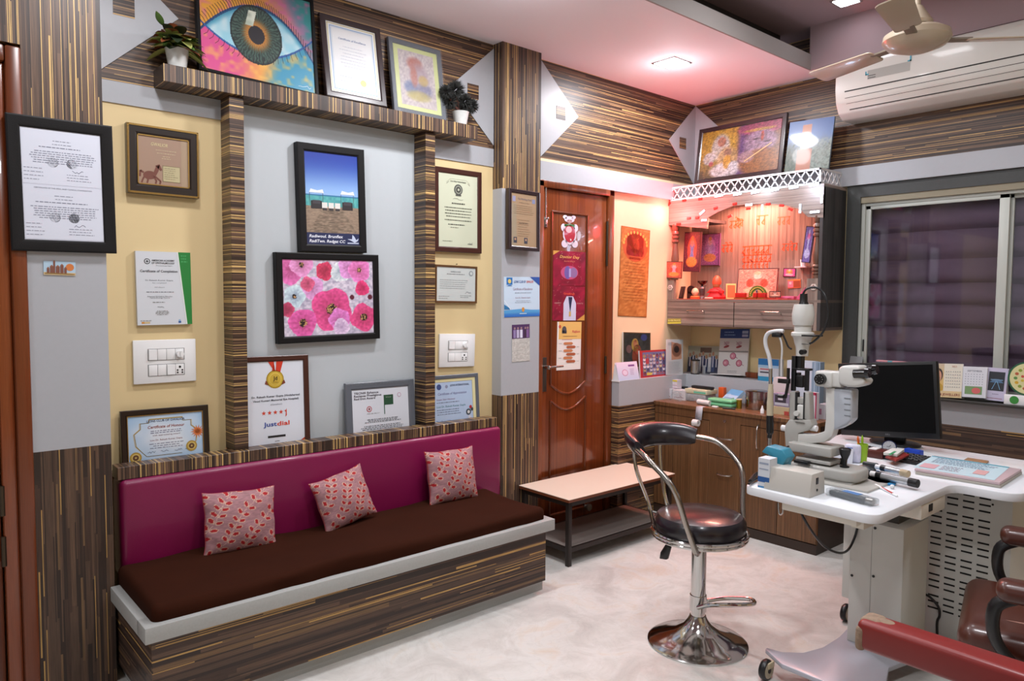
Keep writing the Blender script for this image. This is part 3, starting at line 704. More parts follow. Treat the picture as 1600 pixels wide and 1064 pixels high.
for (x, x2) in ((.14, .1), (.19, .2), (.3, .36), (.34, .44)): a.line([(x, .18), (x2, .1), (x2-.02, .04)], .006, hb, 2)
a.line([(.12, .24), (.06, .28), (.05, .16)], .007, hb, 2)
a.build('citation', t, .006, PRINTG)
# --- 4 certificate of completion plaque
M, w_, h_ = fitL([(212, 392), (298.8, 394.8), (298.8, 506.3), (214.6, 508.3)], .018)
a = Art(w_, h_, '#ced3da'); a.poly([(.76, 1), (1, 1), (1, 0), (.9, 0)], '#0f7a34', 1); a.line([(.76, 1), (.9, 0)], .003, '#e9efe9', 2); a.words(.82, .97, .95, .87, 3, .02, '#3b9a58')
a.ell(.2, .865, .055, None, '#33363c', 1); a.ell(.2, .865, .04, None, '#ced3da', 2); a.star(.2, .865, .035, '#33363c', 3, n=4)
a.text('AMERICAN ACADEMY', .28, .88, .024, '#2c2f36', align='l', bold=True, wid=.42); a.text('OF OPHTHALMOLOGY', .28, .845, .024, '#2c2f36', align='l', bold=True, wid=.42); a.text('Protecting Sight.', .36, .81, .013, '#555', align='l', wid=.3)
a.text('Certificate of Completion', .41, .735, .032, '#4a4d57', wid=.68, bold=True)
a.text('Dr Rakesh Kumar Gupta', .41, .61, .018, '#555a66', wid=.5); a.text('has completed', .41, .575, .014, '#6a6f7a', wid=.25)
a.text('4.0 Hours', .41, .515, .014, '#555a66', wid=.18); a.words(.12, .72, .45, .44, 1, .009, '#7a7f8a', center=True)
a.text('Advanced Ophthalmic Education', .41, .39, .016, '#3b3f4a', wid=.46); a.text('Ophthalmology Course', .41, .37, .015, '#3b3f4a', wid=.36); a.words(.28, .55, .31, .3, 1, .009, '#777')
a.scrawl(.36, .24, .12, .01, '#444'); a.words(.3, .6, .19, .14, 4, .008, '#888', center=True); a.words(.05, .3, .06, .05, 1, .009, '#888')
a.rect(.07, .02, .12, .045, '#c98a3a'); a.rect(.12, .02, .22, .045, '#c9b489'); a.rect(.74, .02, .79, .05, '#2a5a9a'); a.rect(.745, .045, .785, .07, '#8fb0d0')
tag(a.build('wall_plaque', None, 0, PRINTG, M, thick=.016), 'white certificate plaque with a slanting green right edge, left cream wall', 'plaque')
# --- switch plates
def switch_plate(cs, label, kind):
    M, w, h = fitL(cs, .014)
    t = thing('switch_plate', label, 'switch board', M=M, group='white switch boards on the cream wall')
    mb = MB().m(WHITE); mb.box((-w/2, 0, -h/2), (w/2, .013, h/2), .003); mb.build('cover_plate', t)
    rows = (.16*h, -.2*h)
    for r, z in enumerate(rows):
        n = 4 if kind == 'L' else 3; x0, x1 = (-.27*w, .3*w) if kind == 'L' else (-.26*w, .28*w); hh = .125*h; cw = (x1-x0)/n
        mb = MB().m(mat('plate_groove', '#77797a', .6)); mb.box((x0-.002, -.0006, z-hh-.002), (x1+.002, .002, z+hh+.002)); mb.build('module_tray', t, smooth=False)
        for k in range(n):
            xa, xb = x0+k*cw+.0007, x0+(k+1)*cw-.0007; last = k == n-1
            mb = MB().m(WHITE); mb.box((xa, -.003 if not last else -.002, z-hh), (xb, .002, z+hh), .0012)
            if not last:
                if (k+r) % 3 == 0: mb.prism([(xa+.001, -.003), (xa+.001, -.007), (xb-.001, -.003)], z-hh+.002, z+hh-.002, plane='XY')
                mb.build('switch', t)
            elif r == 0: mb.cyl(((xa+xb)/2, -.002, z), ((xa+xb)/2, -.016, z), hh*.75, hh*.62); mb.box(((xa+xb)/2-.0015, -.02, z-hh*.5), ((xa+xb)/2+.0015, -.014, z+hh*.5)); mb.build('fan_regulator', t)
            else:
                mb.m(BLACK); c = (xa+xb)/2; mb.cyl((c, -.0015, z+hh*.45), (c, -.0028, z+hh*.45), hh*.22, seg=10)
                for dx in (-1, 1):
                    for dz, rr in ((-.15, .16), (-.6, .16)): mb.cyl((c+dx*cw*.27, -.0015, z+hh*dz), (c+dx*cw*.27, -.0028, z+hh*dz), hh*rr, seg=10)
                mb.build('socket', t)
switch_plate([(207.4, 532), (306, 529.5), (306.6, 594.7), (209.2, 601.3)], 'wider white switch board with four modules a row, left cream wall', 'L')
switch_plate([(687, 521.4), (743.6, 522), (740.6, 572), (686.4, 574.4)], 'narrower white switch board on the cream strip right of the right-hand post', 'R')
# --- 6 club certificate leaning on the ledge, left
t, a = framed(fitL([(188, 643), (325.8, 632), (328, 719), (191, 736)], .05, .09, .735), .022, .018, 'dark-framed blue and gold certificate of honour leaning on the ledge, far left', BR1, m2=GILT, inner=.003, bg='#b8cce0')
def bluewash(u, v): n = noise2(u*2, v*1.5, 4, 2); return mixc(rgb('#86afd6'), rgb('#d5dde6'), np.clip(1.3-np.hypot((u-.5)*1.7, (v-.5)*1.6)+.3*n-.15, 0, 1))
a.raster(bluewash, 24, 18)
for k, c in ((0, '#b89a4a'), (.012, '#8f7a3a')):
    P = [(.16+k, .82), (.28, .82), (.28, .9-k), (.72, .9-k), (.72, .82), (.84-k, .82), (.84-k, .7), (.92-k, .6), (.9-k, .35), (.82, .22)]
    a.line(P, .002, c, 2); a.line([(.16+k, .82), (.16+k, .7), (.08+k, .6), (.1+k, .35), (.18, .22), (.24, .12), (.7, .12)], .002, c, 2)
a.text('LIONS CLUB OF GWALIOR', .5, .855, .045, '#22365e', bold=True, wid=.5); a.text('Certificate of Honour', .5, .73, .06, '#8a4038', bold=True, wid=.48, shear=.15)
a.words(.25, .75, .64, .6, 2, .014, '#5a5f80', center=True); a.text('with appreciating award', .5, .55, .03, '#6b3a4a', wid=.36); a.text('Lion Dr. Rakesh Kumar Gupta', .5, .45, .035, '#7a2f3c', wid=.42); a.words(.25, .75, .37, .28, 3, .013, '#6a6f88', center=True)
for x in (.25, .42, .6, .74): a.scrawl(x, .2, .1, .02)
for i in range(14):
    an = 2*math.pi*i/14; a.poly([(.92+.02*math.cos(an+1.5), .55+.03*math.sin(an+1.5)), (.92+.1*math.cos(an), .55+.15*math.sin(an)), (.92-.02*math.cos(an+1.5), .55-.03*math.sin(an+1.5))], '#d0703a', 3)
for (x, y) in ((.1, .12), (.83, .25)): a.ell(x, y, .075, None, '#a88a3a', 3); a.ell(x, y, .055, None, '#c9b066', 4); a.ell(x, y, .038, None, '#5a3a28', 5); a.star(x, y, .02, '#c9b066', 6)
a.build('certificate', t, .006, PRINTG)
# --- 7 seaside photo frame
t, a = framed(fitL([(466, 221), (571.8, 234.5), (570.8, 395), (467.6, 392.8)], .036), .034, .034, 'tall black frame with a seaside deck photograph, upper centre of grey panel', bg='#1e2a5a')
def beach(u, v):
    c = mixc(rgb('#8fb6e6'), rgb('#1b3a9c'), sstep(.45, 1, v)); sea = mixc(rgb('#3f8f9a'), rgb('#5fb6b0'), noise2(u, v, 30, 1))
    c = np.where(((v < .47) & (v > .33))[..., None], sea, c); c = np.where(((v < .475) & (v > .455))[..., None], rgb('#2c6f9a'), c)
    dk_ = mixc(rgb('#7c6a5c'), rgb('#a08c78'), noise2(u*4, v*40, 9, 6)); rim_ = .36+.02*np.abs(u-.5); c = np.where((v < .335)[..., None], dk_, c)
    path = (np.abs(u-.5) < .16+.9*(.33-v)) & (v < .31); c = np.where(path[..., None], c*(.62+.5*noise2(u*2, v*60, 9, 3))[..., None], c); return c
a.raster(beach, 60, 120, 0, .13, 1, 1)
for (x, s) in ((.08, 1), (.66, 1)):
    for dx in (0, .24): a.line([(x+dx, .42), (x+dx, .56)], .0018, '#4a4a50', 2)
    a.poly([(x-.01, .56), (x+.26, .56), (x+.24, .6), (x+.14, .585), (x+.02, .6)], '#dfe6ee', 3)
    a.rect(x+.02, .39, x+.22, .475, '#2b2a30', 3); a.rect(x+.05, .44, x+.19, .48, '#3f3d45', 4)
for x in (.3, .42, .54): a.rect(x, .4, x+.1, .46, '#d8d8d4', 3); a.rect(x+.01, .375, x+.09, .4, '#3a383c', 3)
a.rect(0, 0, 1, .13, '#1d2850', 2); a.text('Radiwoul. Brunflex', .05, .093, .032, '#dfe3ee', 3, 'l', True, .62, .2); a.text('RadiTwn. Redgat CC', .05, .04, .032, '#dfe3ee', 3, 'l', True, .66, .2)
a.poly([(.76, .07), (.84, .05), (.9, .03), (.96, .05), (1.0-.02, .08), (.93, .06), (.9, .095), (.86, .12), (.85, .07)], '#b9c4dc', 3); a.rect(.76, .018, .98, .03, '#b9c4dc', 3)
a.build('photograph', t, .008, PRINTG)
# --- 8 flower picture
t, a = framed(fitL([(431, 393.4), (592, 398.5), (593.8, 528.7), (435, 538)], .036), .03, .034, 'black-framed painting of pink poppies in the middle of grey panel', bg='#cfc3d2')
def poppies(u, v):
    n = noise2(u*6, v*6, 8, 11); n = .6*n+.4*noise2(u*2, v*2, 9, 12); c = mixc(rgb('#9a94ac'), rgb('#dcd2e0'), np.clip(n*1.6-.25, 0, 1)); A = 1.28
    fl = [(.08, .86, .19, '#d65a9a', 0), (.2, .93, .16, '#e07fb0', 1), (.45, .85, .13, '#b52a50', 0), (.62, .84, .14, '#bcd3ea', 0), (.72, .9, .16, '#d983bf', 0), (.84, .87, .17, '#e86aa8', 1),
          (.31, .63, .16, '#d88ac0', 0), (.26, .68, .1, '#c24a70', 0), (.12, .52, .15, '#a9bde4', 1), (.87, .62, .11, '#cc2a62', 0), (.52, .34, .30, '#cf3c78', 2), (.6, .2, .16, '#dc6ab0', 0), (.2, .17, .2, '#dc4c92', 2),
          (.88, .22, .2, '#d63a72', 2), (.04, .35, .1, '#a8325a', 0), (.62, .1, .12, '#cfa8e0', 0)]
    for k, (x, y, r, col, cen) in enumerate(fl):
        dx, dy = (u-x)*A, v-y; d = np.hypot(dx, dy); an = np.arctan2(dy, dx); rr = r*(.92+.07*np.sin(an*(3+k % 3)+k)+.05*noise2(an+4, d*0+k, 5, k))
        pet = .5+.5*np.sin(an*13+k+4*noise2(u*3, v*3, 9, k)); b = rgb(col); pet = .5*pet*.5+.75*noise2(u*5+k, v*5, 9, k+3); cc = mixc(b*.72, np.clip(b*1.25+.08, 0, 1), np.clip(.15+.5*pet+.55*(d/r-.4), 0, 1)); c = np.where((d < rr)[..., None], cc, c)
        if cen:
            q = r*(.26 if cen == 2 else .2); s_ = noise2(u*30, v*30, 4, k+5); cd_ = mixc(rgb('#1a0e16'), rgb('#c99a6a'), (s_ > .62).astype(float)); c = np.where((d < q*(.8+.4*noise2(u*9, v*9, 6, k)))[..., None], cd_, c)
    for (x, y) in ((.75, .5), (.96, .5)): d = np.hypot((u-x)*A, v-y); c = np.where((d < .035)[..., None], rgb('#5a1530'), c)
    return c
a.raster(poppies, 150, 118); a.build('painting', t, .008, PRINTG)
# --- 9 medal award frame, resting on the ledge behind the left post
t, a = framed(fitL([(377.5, 558.5), (484.6, 553.3), (483, 701), (379, 714)], .05, .05, .735), .024, .02, 'dark-framed white award with a gold medal and red stars beside the left post', FRAMEM, bg='#d3d8e2')
for (x, s) in ((.42, -1), (.55, 1)): a.poly([(x-.05+s*.0, 1), (x+.055, 1), (.5+s*.07, .86), (.5+s*.0, .86)] if s < 0 else [(x-.03, 1), (x+.09, 1), (.58, .86), (.5, .86)], '#c9321f', 2)
for i in range(28):
    an = 2*math.pi*i/28; a.ell(.49+.125*math.cos(an), .79+.125*a.w/a.h*math.sin(an), .03, None, '#b8982a', 2, seg=8)
a.ell(.49, .79, .135, None, '#c9a93c', 3); a.ell(.49, .79, .105, None, '#e3cf6c', 4); a.ell(.49, .79, .098, None, '#c4a43a', 5)
a.poly([(.33, .78), (.31, .74), (.38, .72), (.4, .74)], '#7a3a2a', 2); a.poly([(.65, .78), (.67, .74), (.6, .72), (.58, .74)], '#7a3a2a', 2)
a.text('Jd', .49, .803, .045, '#241c10', 6, bold=True); a.text('JUSTDIAL', .49, .755, .012, '#4a3a10', 6, wid=.1)
a.text('Dr. Rakesh Kumar Gupta (Vimlaharsud', .5, .595, .022, '#262b38', bold=True, wid=.84); a.text('Vinod Kumari Memorial Eye Hospital)', .5, .55, .022, '#262b38', bold=True, wid=.8); a.text('(Gwalior)', .5, .5, .017, '#454a58', wid=.2)
for i in range(4): a.star(.28+i*.1, .405, .042, '#c9402a')
a.poly([(.68, .445), (.68, .36), (.655, .345), (.665, .4), (.64, .42), (.67, .425)], '#c9402a', 2)
a.text('Just', .27, .275, .05, '#1f3f92', align='l', bold=True, wid=.23); a.text('dial', .505, .275, .05, '#d0402c', align='l', bold=True, wid=.22)
a.rect(.34, .115, .65, .14, '#202024'); a.rect(.46, .07, .54, .075, '#555', 2)
a.poly([(0, 0), (.17, 0), (0, .05)], '#2a56a8', 2); a.poly([(1, 0), (.8, 0), (1, .085)], '#b5432a', 2); a.poly([(1, .05), (.9, 0), (1, 0)], '#d0683a', 3)
a.build('award_sheet', t, .007, PRINTG)
# --- 10 grey award frame in its wrapping
GFR = mat('slate_grey_frame', '#5a5f68', .35, coat=.3)
WRAP = mat('clear_wrap', '#dfe6ea', .12, trans=.85, alpha=.35)
t, a = framed(fitL([(541.7, 600), (648, 591), (649, 682), (541, 695)], .05, .08, .735), .034, .016, 'slate-grey framed award with a small green flag, leaning right of centre on the ledge', GFR, bg='#cdd1da')
a.text('TECNIS Eyhance', .04, .92, .045, '#453f4c', align='l', bold=True, wid=.42); a.text('Recieves Prestigious', .04, .86, .045, '#453f4c', align='l', bold=True, wid=.47); a.text('Red Dot Award', .04, .8, .045, '#453f4c', align='l', bold=True, wid=.36)
for r, c in ((.045, '#b04a50'), (.032, '#cdd1da'), (.02, '#b04a50')): a.ell(.29, .56, r, None, c, 2+int((.045-r)*80))
a.rect(.55, .62, .72, .84, '#1f4a34'); a.rect(.55, .42, .565, .62, '#2a5a44'); a.text('Winner', .635, .79, .02, '#b9c9b9', 3, wid=.1); a.words(.25, .5, .46, .45, 1, .012, '#888'); a.ell(.83, .82, .035, None, '#b98aa5', 1); a.ell(.83, .82, .026, None, '#cdd1da', 2)
a.words(.2, .85, .33, .27, 3, .014, '#4a4d55', center=True, fill=.98); a.words(.12, .9, .19, .12, 3, .014, '#4a4d55', center=True, fill=.98)
a.build('award_sheet', t, .006, PRINTG)
mb = MB().m(WRAP); V = []; F = []; n = 24; w2 = a.w/2+.034
for i in range(n+1):
    x = -w2+2*w2*i/n; z = a.h/2+.034; V += [(x, -.002, z-.012-.006*random.random()), (x, -.005-.004*random.random(), z+.004+.007*random.random())]
F = [(2*i, 2*i+2, 2*i+3, 2*i+1) for i in range(n)]; mb.faces(V, F); mb.build('loose_wrapping', t)
# --- 11 pale certificate right of the right post
t, a = framed(fitL([(668, 589), (747, 582), (751, 668), (668, 678)], .05, .08, .735), .02, .016, 'grey-framed pale blue certificate leaning on the ledge at its right end', GFR, bg='#d6cf9f')
a.rect(.07, .05, .93, .94, '#a8bcd6', 1); a.box(.07, .05, .93, .94, .0015, '#8a7a3a', 2); a.ell(.2, .84, .05, None, '#3f4f80', 2); a.ell(.36, .84, .03, None, '#8a90a8', 2)
a.text('LIONS INTERNATIONAL', .44, .86, .04, '#28324e', align='l', bold=True, wid=.42); a.text('Certificate of Appreciation', .48, .7, .05, '#5a4a80', wid=.62, shear=.2); a.text('Super Star Honour', .14, .585, .035, '#7a3a60', align='l', wid=.4); a.words(.14, .88, .52, .51, 1, .015, '#70758a'); a.text('Lion Dr. Rakesh Kumar Gupta', .14, .44, .04, '#2a6a6a', align='l', wid=.62)
a.words(.14, .85, .37, .28, 3, .014, '#6a7088'); 
for x in (.12, .34, .54): a.scrawl(x, .14, .14, .02, '#2a4a9a')
a.ell(.82, .28, .055, None, '#33404a', 3); a.ell(.82, .28, .03, None, '#c9c9c9', 4)
for (x, y, c) in ((.87, .38, '#a8323a'), (.9, .33, '#33404a'), (.84, .17, '#c9c9d0'), (.86, .12, '#a8323a'), (.8, .1, '#a8323a')): a.ell(x, y, .03, None, c, 4)
a.build('certificate', t, .006, PRINTG)
# --- 12 tall degree certificate
t, a = framed(fitL([(679.5, 259.4), (754.4, 269.5), (751.6, 396.4), (679.5, 392)], .024), .027, .022, 'tall maroon-framed greenish certificate with a dark seal, right of the right post', FRAMEM, bg='#c6cbb4')
a.text('Devi Ahilya Vishwavidyalaya', .5, .9, .02, '#3a3d35', wid=.4, bold=True); a.line([(.2, .88), (.3, .93), (.7, .93), (.8, .88)], .001, '#6a6d5a'); a.line([(.2, .86), (.26, .89)], .002, '#3a3d35'); a.line([(.8, .86), (.74, .89)], .002, '#3a3d35')
a.ell(.5, .79, .11, None, '#4a4c48', 2, 24); a.ell(.5, .79, .085, None, '#8a8d80', 3, 24); a.ell(.5, .79, .06, None, '#3f413d', 4); a.star(.5, .79, .04, '#b9bda8', 5, 6); a.rect(.43, .705, .57, .725, '#4a4c48', 3)
a.scrawl(.36, .66, .26, .01, '#3a3d45'); a.words(.3, .7, .6, .59, 1, .016, '#33352e', center=True)
for y in (.54, .5, .46, .42, .37): a.words(.12, .88, y, y, 1, .013, '#55584c', center=True, fill=1)
a.words(.2, .7, .31, .3, 1, .013, '#3a3c34', center=True); a.words(.3, .6, .27, .26, 1, .01, '#777a6a'); a.words(.1, .4, .08, .07, 1, .008, '#6a6d5a'); a.scrawl(.75, .06, .12, .01); a.words(.74, .9, .05, .04, 1, .008, '#333')
a.build('certificate', t, .006, PRINTG)
# --- 13 small landscape certificate
t, a = framed(fitL([(681, 412.7), (746.3, 417), (745.5, 473.8), (680.3, 473.3)], .018), .011, .016, 'small thin-framed landscape certificate between the tall certificate and the switch board', mat('walnut_frame', '#5a3a1e', .35, coat=.3), bg='#c3cac9')
a.text('PARAMEDICAL COUNCIL', .48, .87, .04, '#3d4248', wid=.26); a.words(.22, .75, .8, .79, 1, .018, '#767b80', center=True); a.ell(.88, .84, .055, None, '#8d9498', 2); a.ell(.88, .84, .035, None, '#c3cac9', 3)
for y in (.62, .56, .5, .44, .38): a.words(.08, .92, y, y, 1, .012, '#8a9094', fill=1)
a.scrawl(.72, .26, .16, .03); a.words(.05, .4, .14, .08, 2, .012, '#80868a'); a.words(.6, .92, .17, .12, 2, .012, '#80868a')
a.build('certificate', t, .005, PRINTG)
mb = MB().m(STEEL); mb.cyl((0, .01, a.h/2+.017), (0, .002, a.h/2+.017), .003, seg=8); mb.build('hanging_nail', t)
# --- 15 dark frame on the right pillar
t, a = framed(fitL([(799.8, 294), (845.6, 301.7), (841.6, 392.6), (791.6, 388.6)], .125, .03, 1.8), .021, .03, 'dark-framed brown newspaper clipping on the right pillar above the blue poster', FRAMED, bg='#9c8266')
a.text('The Working Trust', .52, .9, .035, '#4a4d6a', wid=.55); a.rect(.04, .84, .16, .94, '#8a8aa8', 1); a.rect(.82, .84, .94, .92, '#7a80a0', 1); a.text('Certificate of Merit', .5, .83, .02, '#5a4a3a', wid=.42)
a.words(.1, .9, .77, .62, 5, .009, '#7b634c', fill=1); a.rect(0, 0, .2, .8, '#93856f', 1); a.words(.25, .9, .5, .2, 8, .008, '#84694f', fill=.8); a.words(.3, .8, .44, .43, 1, .012, '#5a463a')
for x in (.08, .5): a.rect(x, .06, x+.13, .17, '#3b3d4a', 2); a.ell(x+.065, .13, .035, None, '#a8846a', 3)
a.build('clipping', t, .006, PRINTG)
# --- 16 blue poster, 17 note below
M, w_, h_ = fitL([(787.4, 433.5), (843, 431.8), (843, 494.8), (787.6, 494.8)], .0785); 
a = Art(w_, h_, '#bcd0e2'); a.raster(lambda u, v: mixc(rgb('#1f5fb4'), rgb('#5fa8d8'), sstep(0, 1, v)), 2, 4, 0, 0, 1, .17, 1); a.poly([(0, .17), (.5, .2), (1, .14), (1, .1), (0, .1)], '#4f98cc', 2)
a.rect(.07, .77, .23, .98, '#2470b4', 2); a.poly([(.07, .77), (.15, .81), (.23, .77), (.23, .8), (.07, .8)], '#bcd0e2', 3); a.ell(.15, .89, .045, None, '#d8c06a', 3); a.poly([(.72, 1), (1, 1), (1, .78)], '#27509c', 2); a.poly([(0, .32), (.2, .19), (0, .19)], '#2470a4', 2); a.line([(0, .42), (.18, .18)], .003, '#e8f0f6', 3)
a.text('LIONS CLUB OF', .27, .88, .06, '#2a4a8a', align='l', bold=True, wid=.33); a.text('GWALIOR', .62, .88, .06, '#c0402c', align='l', bold=True, wid=.2); a.text('Certificate of Excellence', .52, .7, .06, '#8a5a70', wid=.55); a.words(.2, .85, .6, .59, 1, .014, '#808a9a', center=True); a.text('Lion Dr. Rakesh Gupta', .52, .48, .035, '#8a4a5a', wid=.42); a.words(.25, .8, .4, .36, 2, .012, '#8a94a2', center=True); a.ell(.52, .18, .04, .06, '#c98a3a', 4); a.rect(.42, .07, .62, .09, '#bcd8ee', 4)
tag(a.build('poster', None, 0, PRINT, M, thick=.001), 'blue-edged white club certificate poster taped to the right pillar', 'poster')
M, w_, h_ = fitL([(800, 506.7), (827.6, 507), (827.6, 562.4), (800, 566.8)], .0785)
a = Art(w_, h_, '#c2c1bc'); a.raster(lambda u, v: mixc(rgb('#a9a8a4'), rgb('#d0cfca'), noise2(u*2, v*3, 9, 2)), 20, 30, 0, 0, 1, .62); a.rect(0, .62, 1, 1, '#4a2f5c', 1)
for (x, c) in ((.15, '#8a7aa8'), (.33, '#b9b4d0'), (.52, '#d8d8ea'), (.75, '#3a2840'), (.88, '#7a5a90')): a.rect(x-.07, .64, x+.07, .86, c, 2); a.ell(x, .9, .05, None, '#9a7a80', 3)
for k in range(5): a.scrawl(.1, .5-.1*k, .8, .03, '#8f8e8a', 2, .0008)
tag(a.build('paper_note', None, 0, PRINT, M, thick=.001), 'crumpled white paper with a purple group photo, taped low on the right pillar', 'paper')
# --- door stickers
def xp(c): return fitL(c, .026)
M, w_, h_ = xp([(876.8, 335.7), (903, 338), (903, 387), (876.8, 387)]); t = bpy.data.objects.new
a = Art(w_, h_, None); WHT = '#d6c8d6'
for (x, y, r, ry) in ((.5, .88, .3, .1), (.25, .95, .13, .06), (.75, .95, .13, .06), (.5, .42, .4, .33), (.14, .62, .15, .12), (.86, .62, .15, .12), (.2, .12, .19, .12), (.8, .12, .19, .12)): a.ell(x, y, r, ry, WHT, 1)
for (x, y, r, ry, c) in ((.5, .44, .33, .28, '#a82436'), (.5, .82, .16, .06, '#b98a8a'), (.5, .7, .3, .035, '#3a8a4a'), (.3, .69, .12, .04, '#2f7a40'), (.7, .69, .12, .04, '#2f7a40')): a.ell(x, y, r, ry, c, 2)
a.ell(.45, .56, .18, .1, '#e0b0b8', 3); a.ell(.42, .85, .025, None, '#3a2a30', 3); a.ell(.58, .85, .025, None, '#3a2a30', 3); a.star(.55, .25, .06, '#e8d8d8', 3)
tag(a.build('bear_sticker', None, 0, PRINTG, M, thick=0), 'die-cut white bear sticker with a red body at the top of the teak door', 'sticker')
for (cs, col, lab, k) in (([(864.4, 391), (915, 394.5), (914, 446.5), (863.6, 446)], '#86102a', 'upper maroon poster with a pink oval photo on the teak door', 0), ([(863.6, 446.5), (914, 447), (913, 501.4), (862.8, 500)], '#7d1230', 'lower maroon poster with a white-coated figure on the teak door', 1)):
    M, w_, h_ = xp(cs); a = Art(w_, h_, col)
    a.raster(lambda u, v: mixc(rgb('#6d0f28'), rgb('#a3183c'), noise2(u*2, v*2, 5, 4+k)), 12, 12); r_ = random.Random(k)
    for _ in range(26): x, y = r_.random(), r_.random(); a.line([(x, y), (x+r_.uniform(-.04, .04), y+.03)], .0012, '#d8a8a0', 2)
    if k == 0:
        a.text('Doctor Day', .5, .84, .08, '#d8a860', bold=True, wid=.6, shear=.2); a.text('RAKESH', .5, .71, .04, '#d87a60', wid=.32); a.poly([(0, 1), (.2, 1), (0, .87)], '#d09a4a', 2)
        a.ell(.5, .38, .27, .2, '#c0507a', 2); a.ell(.44, .38, .1, .19, '#6a5aa0', 3); a.ell(.62, .38, .12, .15, '#8a6a9a', 3); a.rect(.48, .25, .54, .5, '#a8a0d0', 4)
    else:
        a.text('Greetings', .5, .78, .06, '#e0503a', bold=True, wid=.34); a.text('HAPPY', .15, .5, .04, '#d8a8a0', wid=.18); a.text('DAYS', .85, .5, .04, '#d8a8a0', wid=.18)
        a.poly([(.33, 0), (.33, .5), (.42, .7), (.62, .7), (.72, .5), (.72, 0)], '#c8c8e0', 3); a.poly([(.47, .68), (.6, .68), (.54, .22)], '#1e2a4a', 4); a.rect(.5, .12, .56, .26, '#c9a860', 5); a.poly([(1, 0), (.75, 0), (1, .18)], '#d09a4a', 2)
    tag(a.build('poster', None, 0, PRINTG, M, thick=.0008), lab, 'poster')
M, w_, h_ = xp([(870.3, 502.6), (908, 503), (907.5, 576.4), (870, 579)]); a = Art(w_, h_, '#e2dcd8'); a.rect(.05, .64, 1, 1, '#e0b468', 1); a.rect(0, 0, .06, 1, '#e2dcd8', 2); a.ell(.28, .84, .09, .07, '#4a4a52', 3); a.rect(.19, .76, .38, .82, '#3a3a44', 3); a.ell(.1, .9, .05, None, '#c05030', 3); a.text('Rajkot', .78, .8, .05, '#c04a50', wid=.32, bold=True); a.words(.2, .85, .7, .69, 1, .012, '#6a4a3a', center=True); a.words(.2, .7, .63, .62, 1, .01, '#b05a60')
for i in range(6):
    x = .3 if i % 2 == 0 else .42; y = .55-.075*i; a.poly([(x-.05, y), (x, y+.028), (x+.3, y+.028), (x+.36, y), (x+.3, y-.028), (x, y-.028)], '#a85a3a' if i % 2 else '#c07a50', 3); a.words(.08 if i % 2 == 0 else .82, .24 if i % 2 == 0 else .95, y, y, 1, .01, '#888')
tag(a.build('poster', None, 0, PRINT, M, thick=.0008), 'white and orange chart sheet with arrow labels, lowest on the teak door', 'poster')
# --- gold embossed calendar poster right of the door
M, w_, h_ = fitL([(969, 352), (1014, 360), (1012, 495.5), (967, 494)], .003)
a = Art(w_, h_, '#a8682c'); a.raster(lambda u, v: mixc(rgb('#94541f'), rgb('#c48a4a'), noise2(u*2, v*9, 9, 3)), 16, 50)
for (x, y, rx, ry, c) in ((.5, .8, .44, .18, '#b0502a'), (.5, .84, .3, .12, '#c0342a'), (.5, .9, .12, .035, '#d89a4a'), (.5, .8, .14, .09, '#d8603a'), (.28, .74, .1, .06, '#c8463a'), (.72, .74, .1, .06, '#c8463a'), (.5, .72, .3, .04, '#b02a3a'), (.5, .79, .05, .04, '#8a3a2a')): a.ell(x, y, rx, ry, c, 2)
for i in range(12): an = math.pi*i/11; a.ell(.5+.4*math.cos(an), .82+.13*math.sin(an), .035, None, '#d8a04a', 3)
a.rect(.3, .645, .7, .67, '#a83a1e', 2); a.words(.12, .9, .6, .18, 14, .006, '#7a4416', center=True, fill=1); a.box(.01, .003, .99, .997, .003, '#8a4a1c', 2)
tag(a.build('poster', None, 0, PRINT, M, thick=.001), 'tall golden embossed devotional poster on the wall right of the door', 'poster')

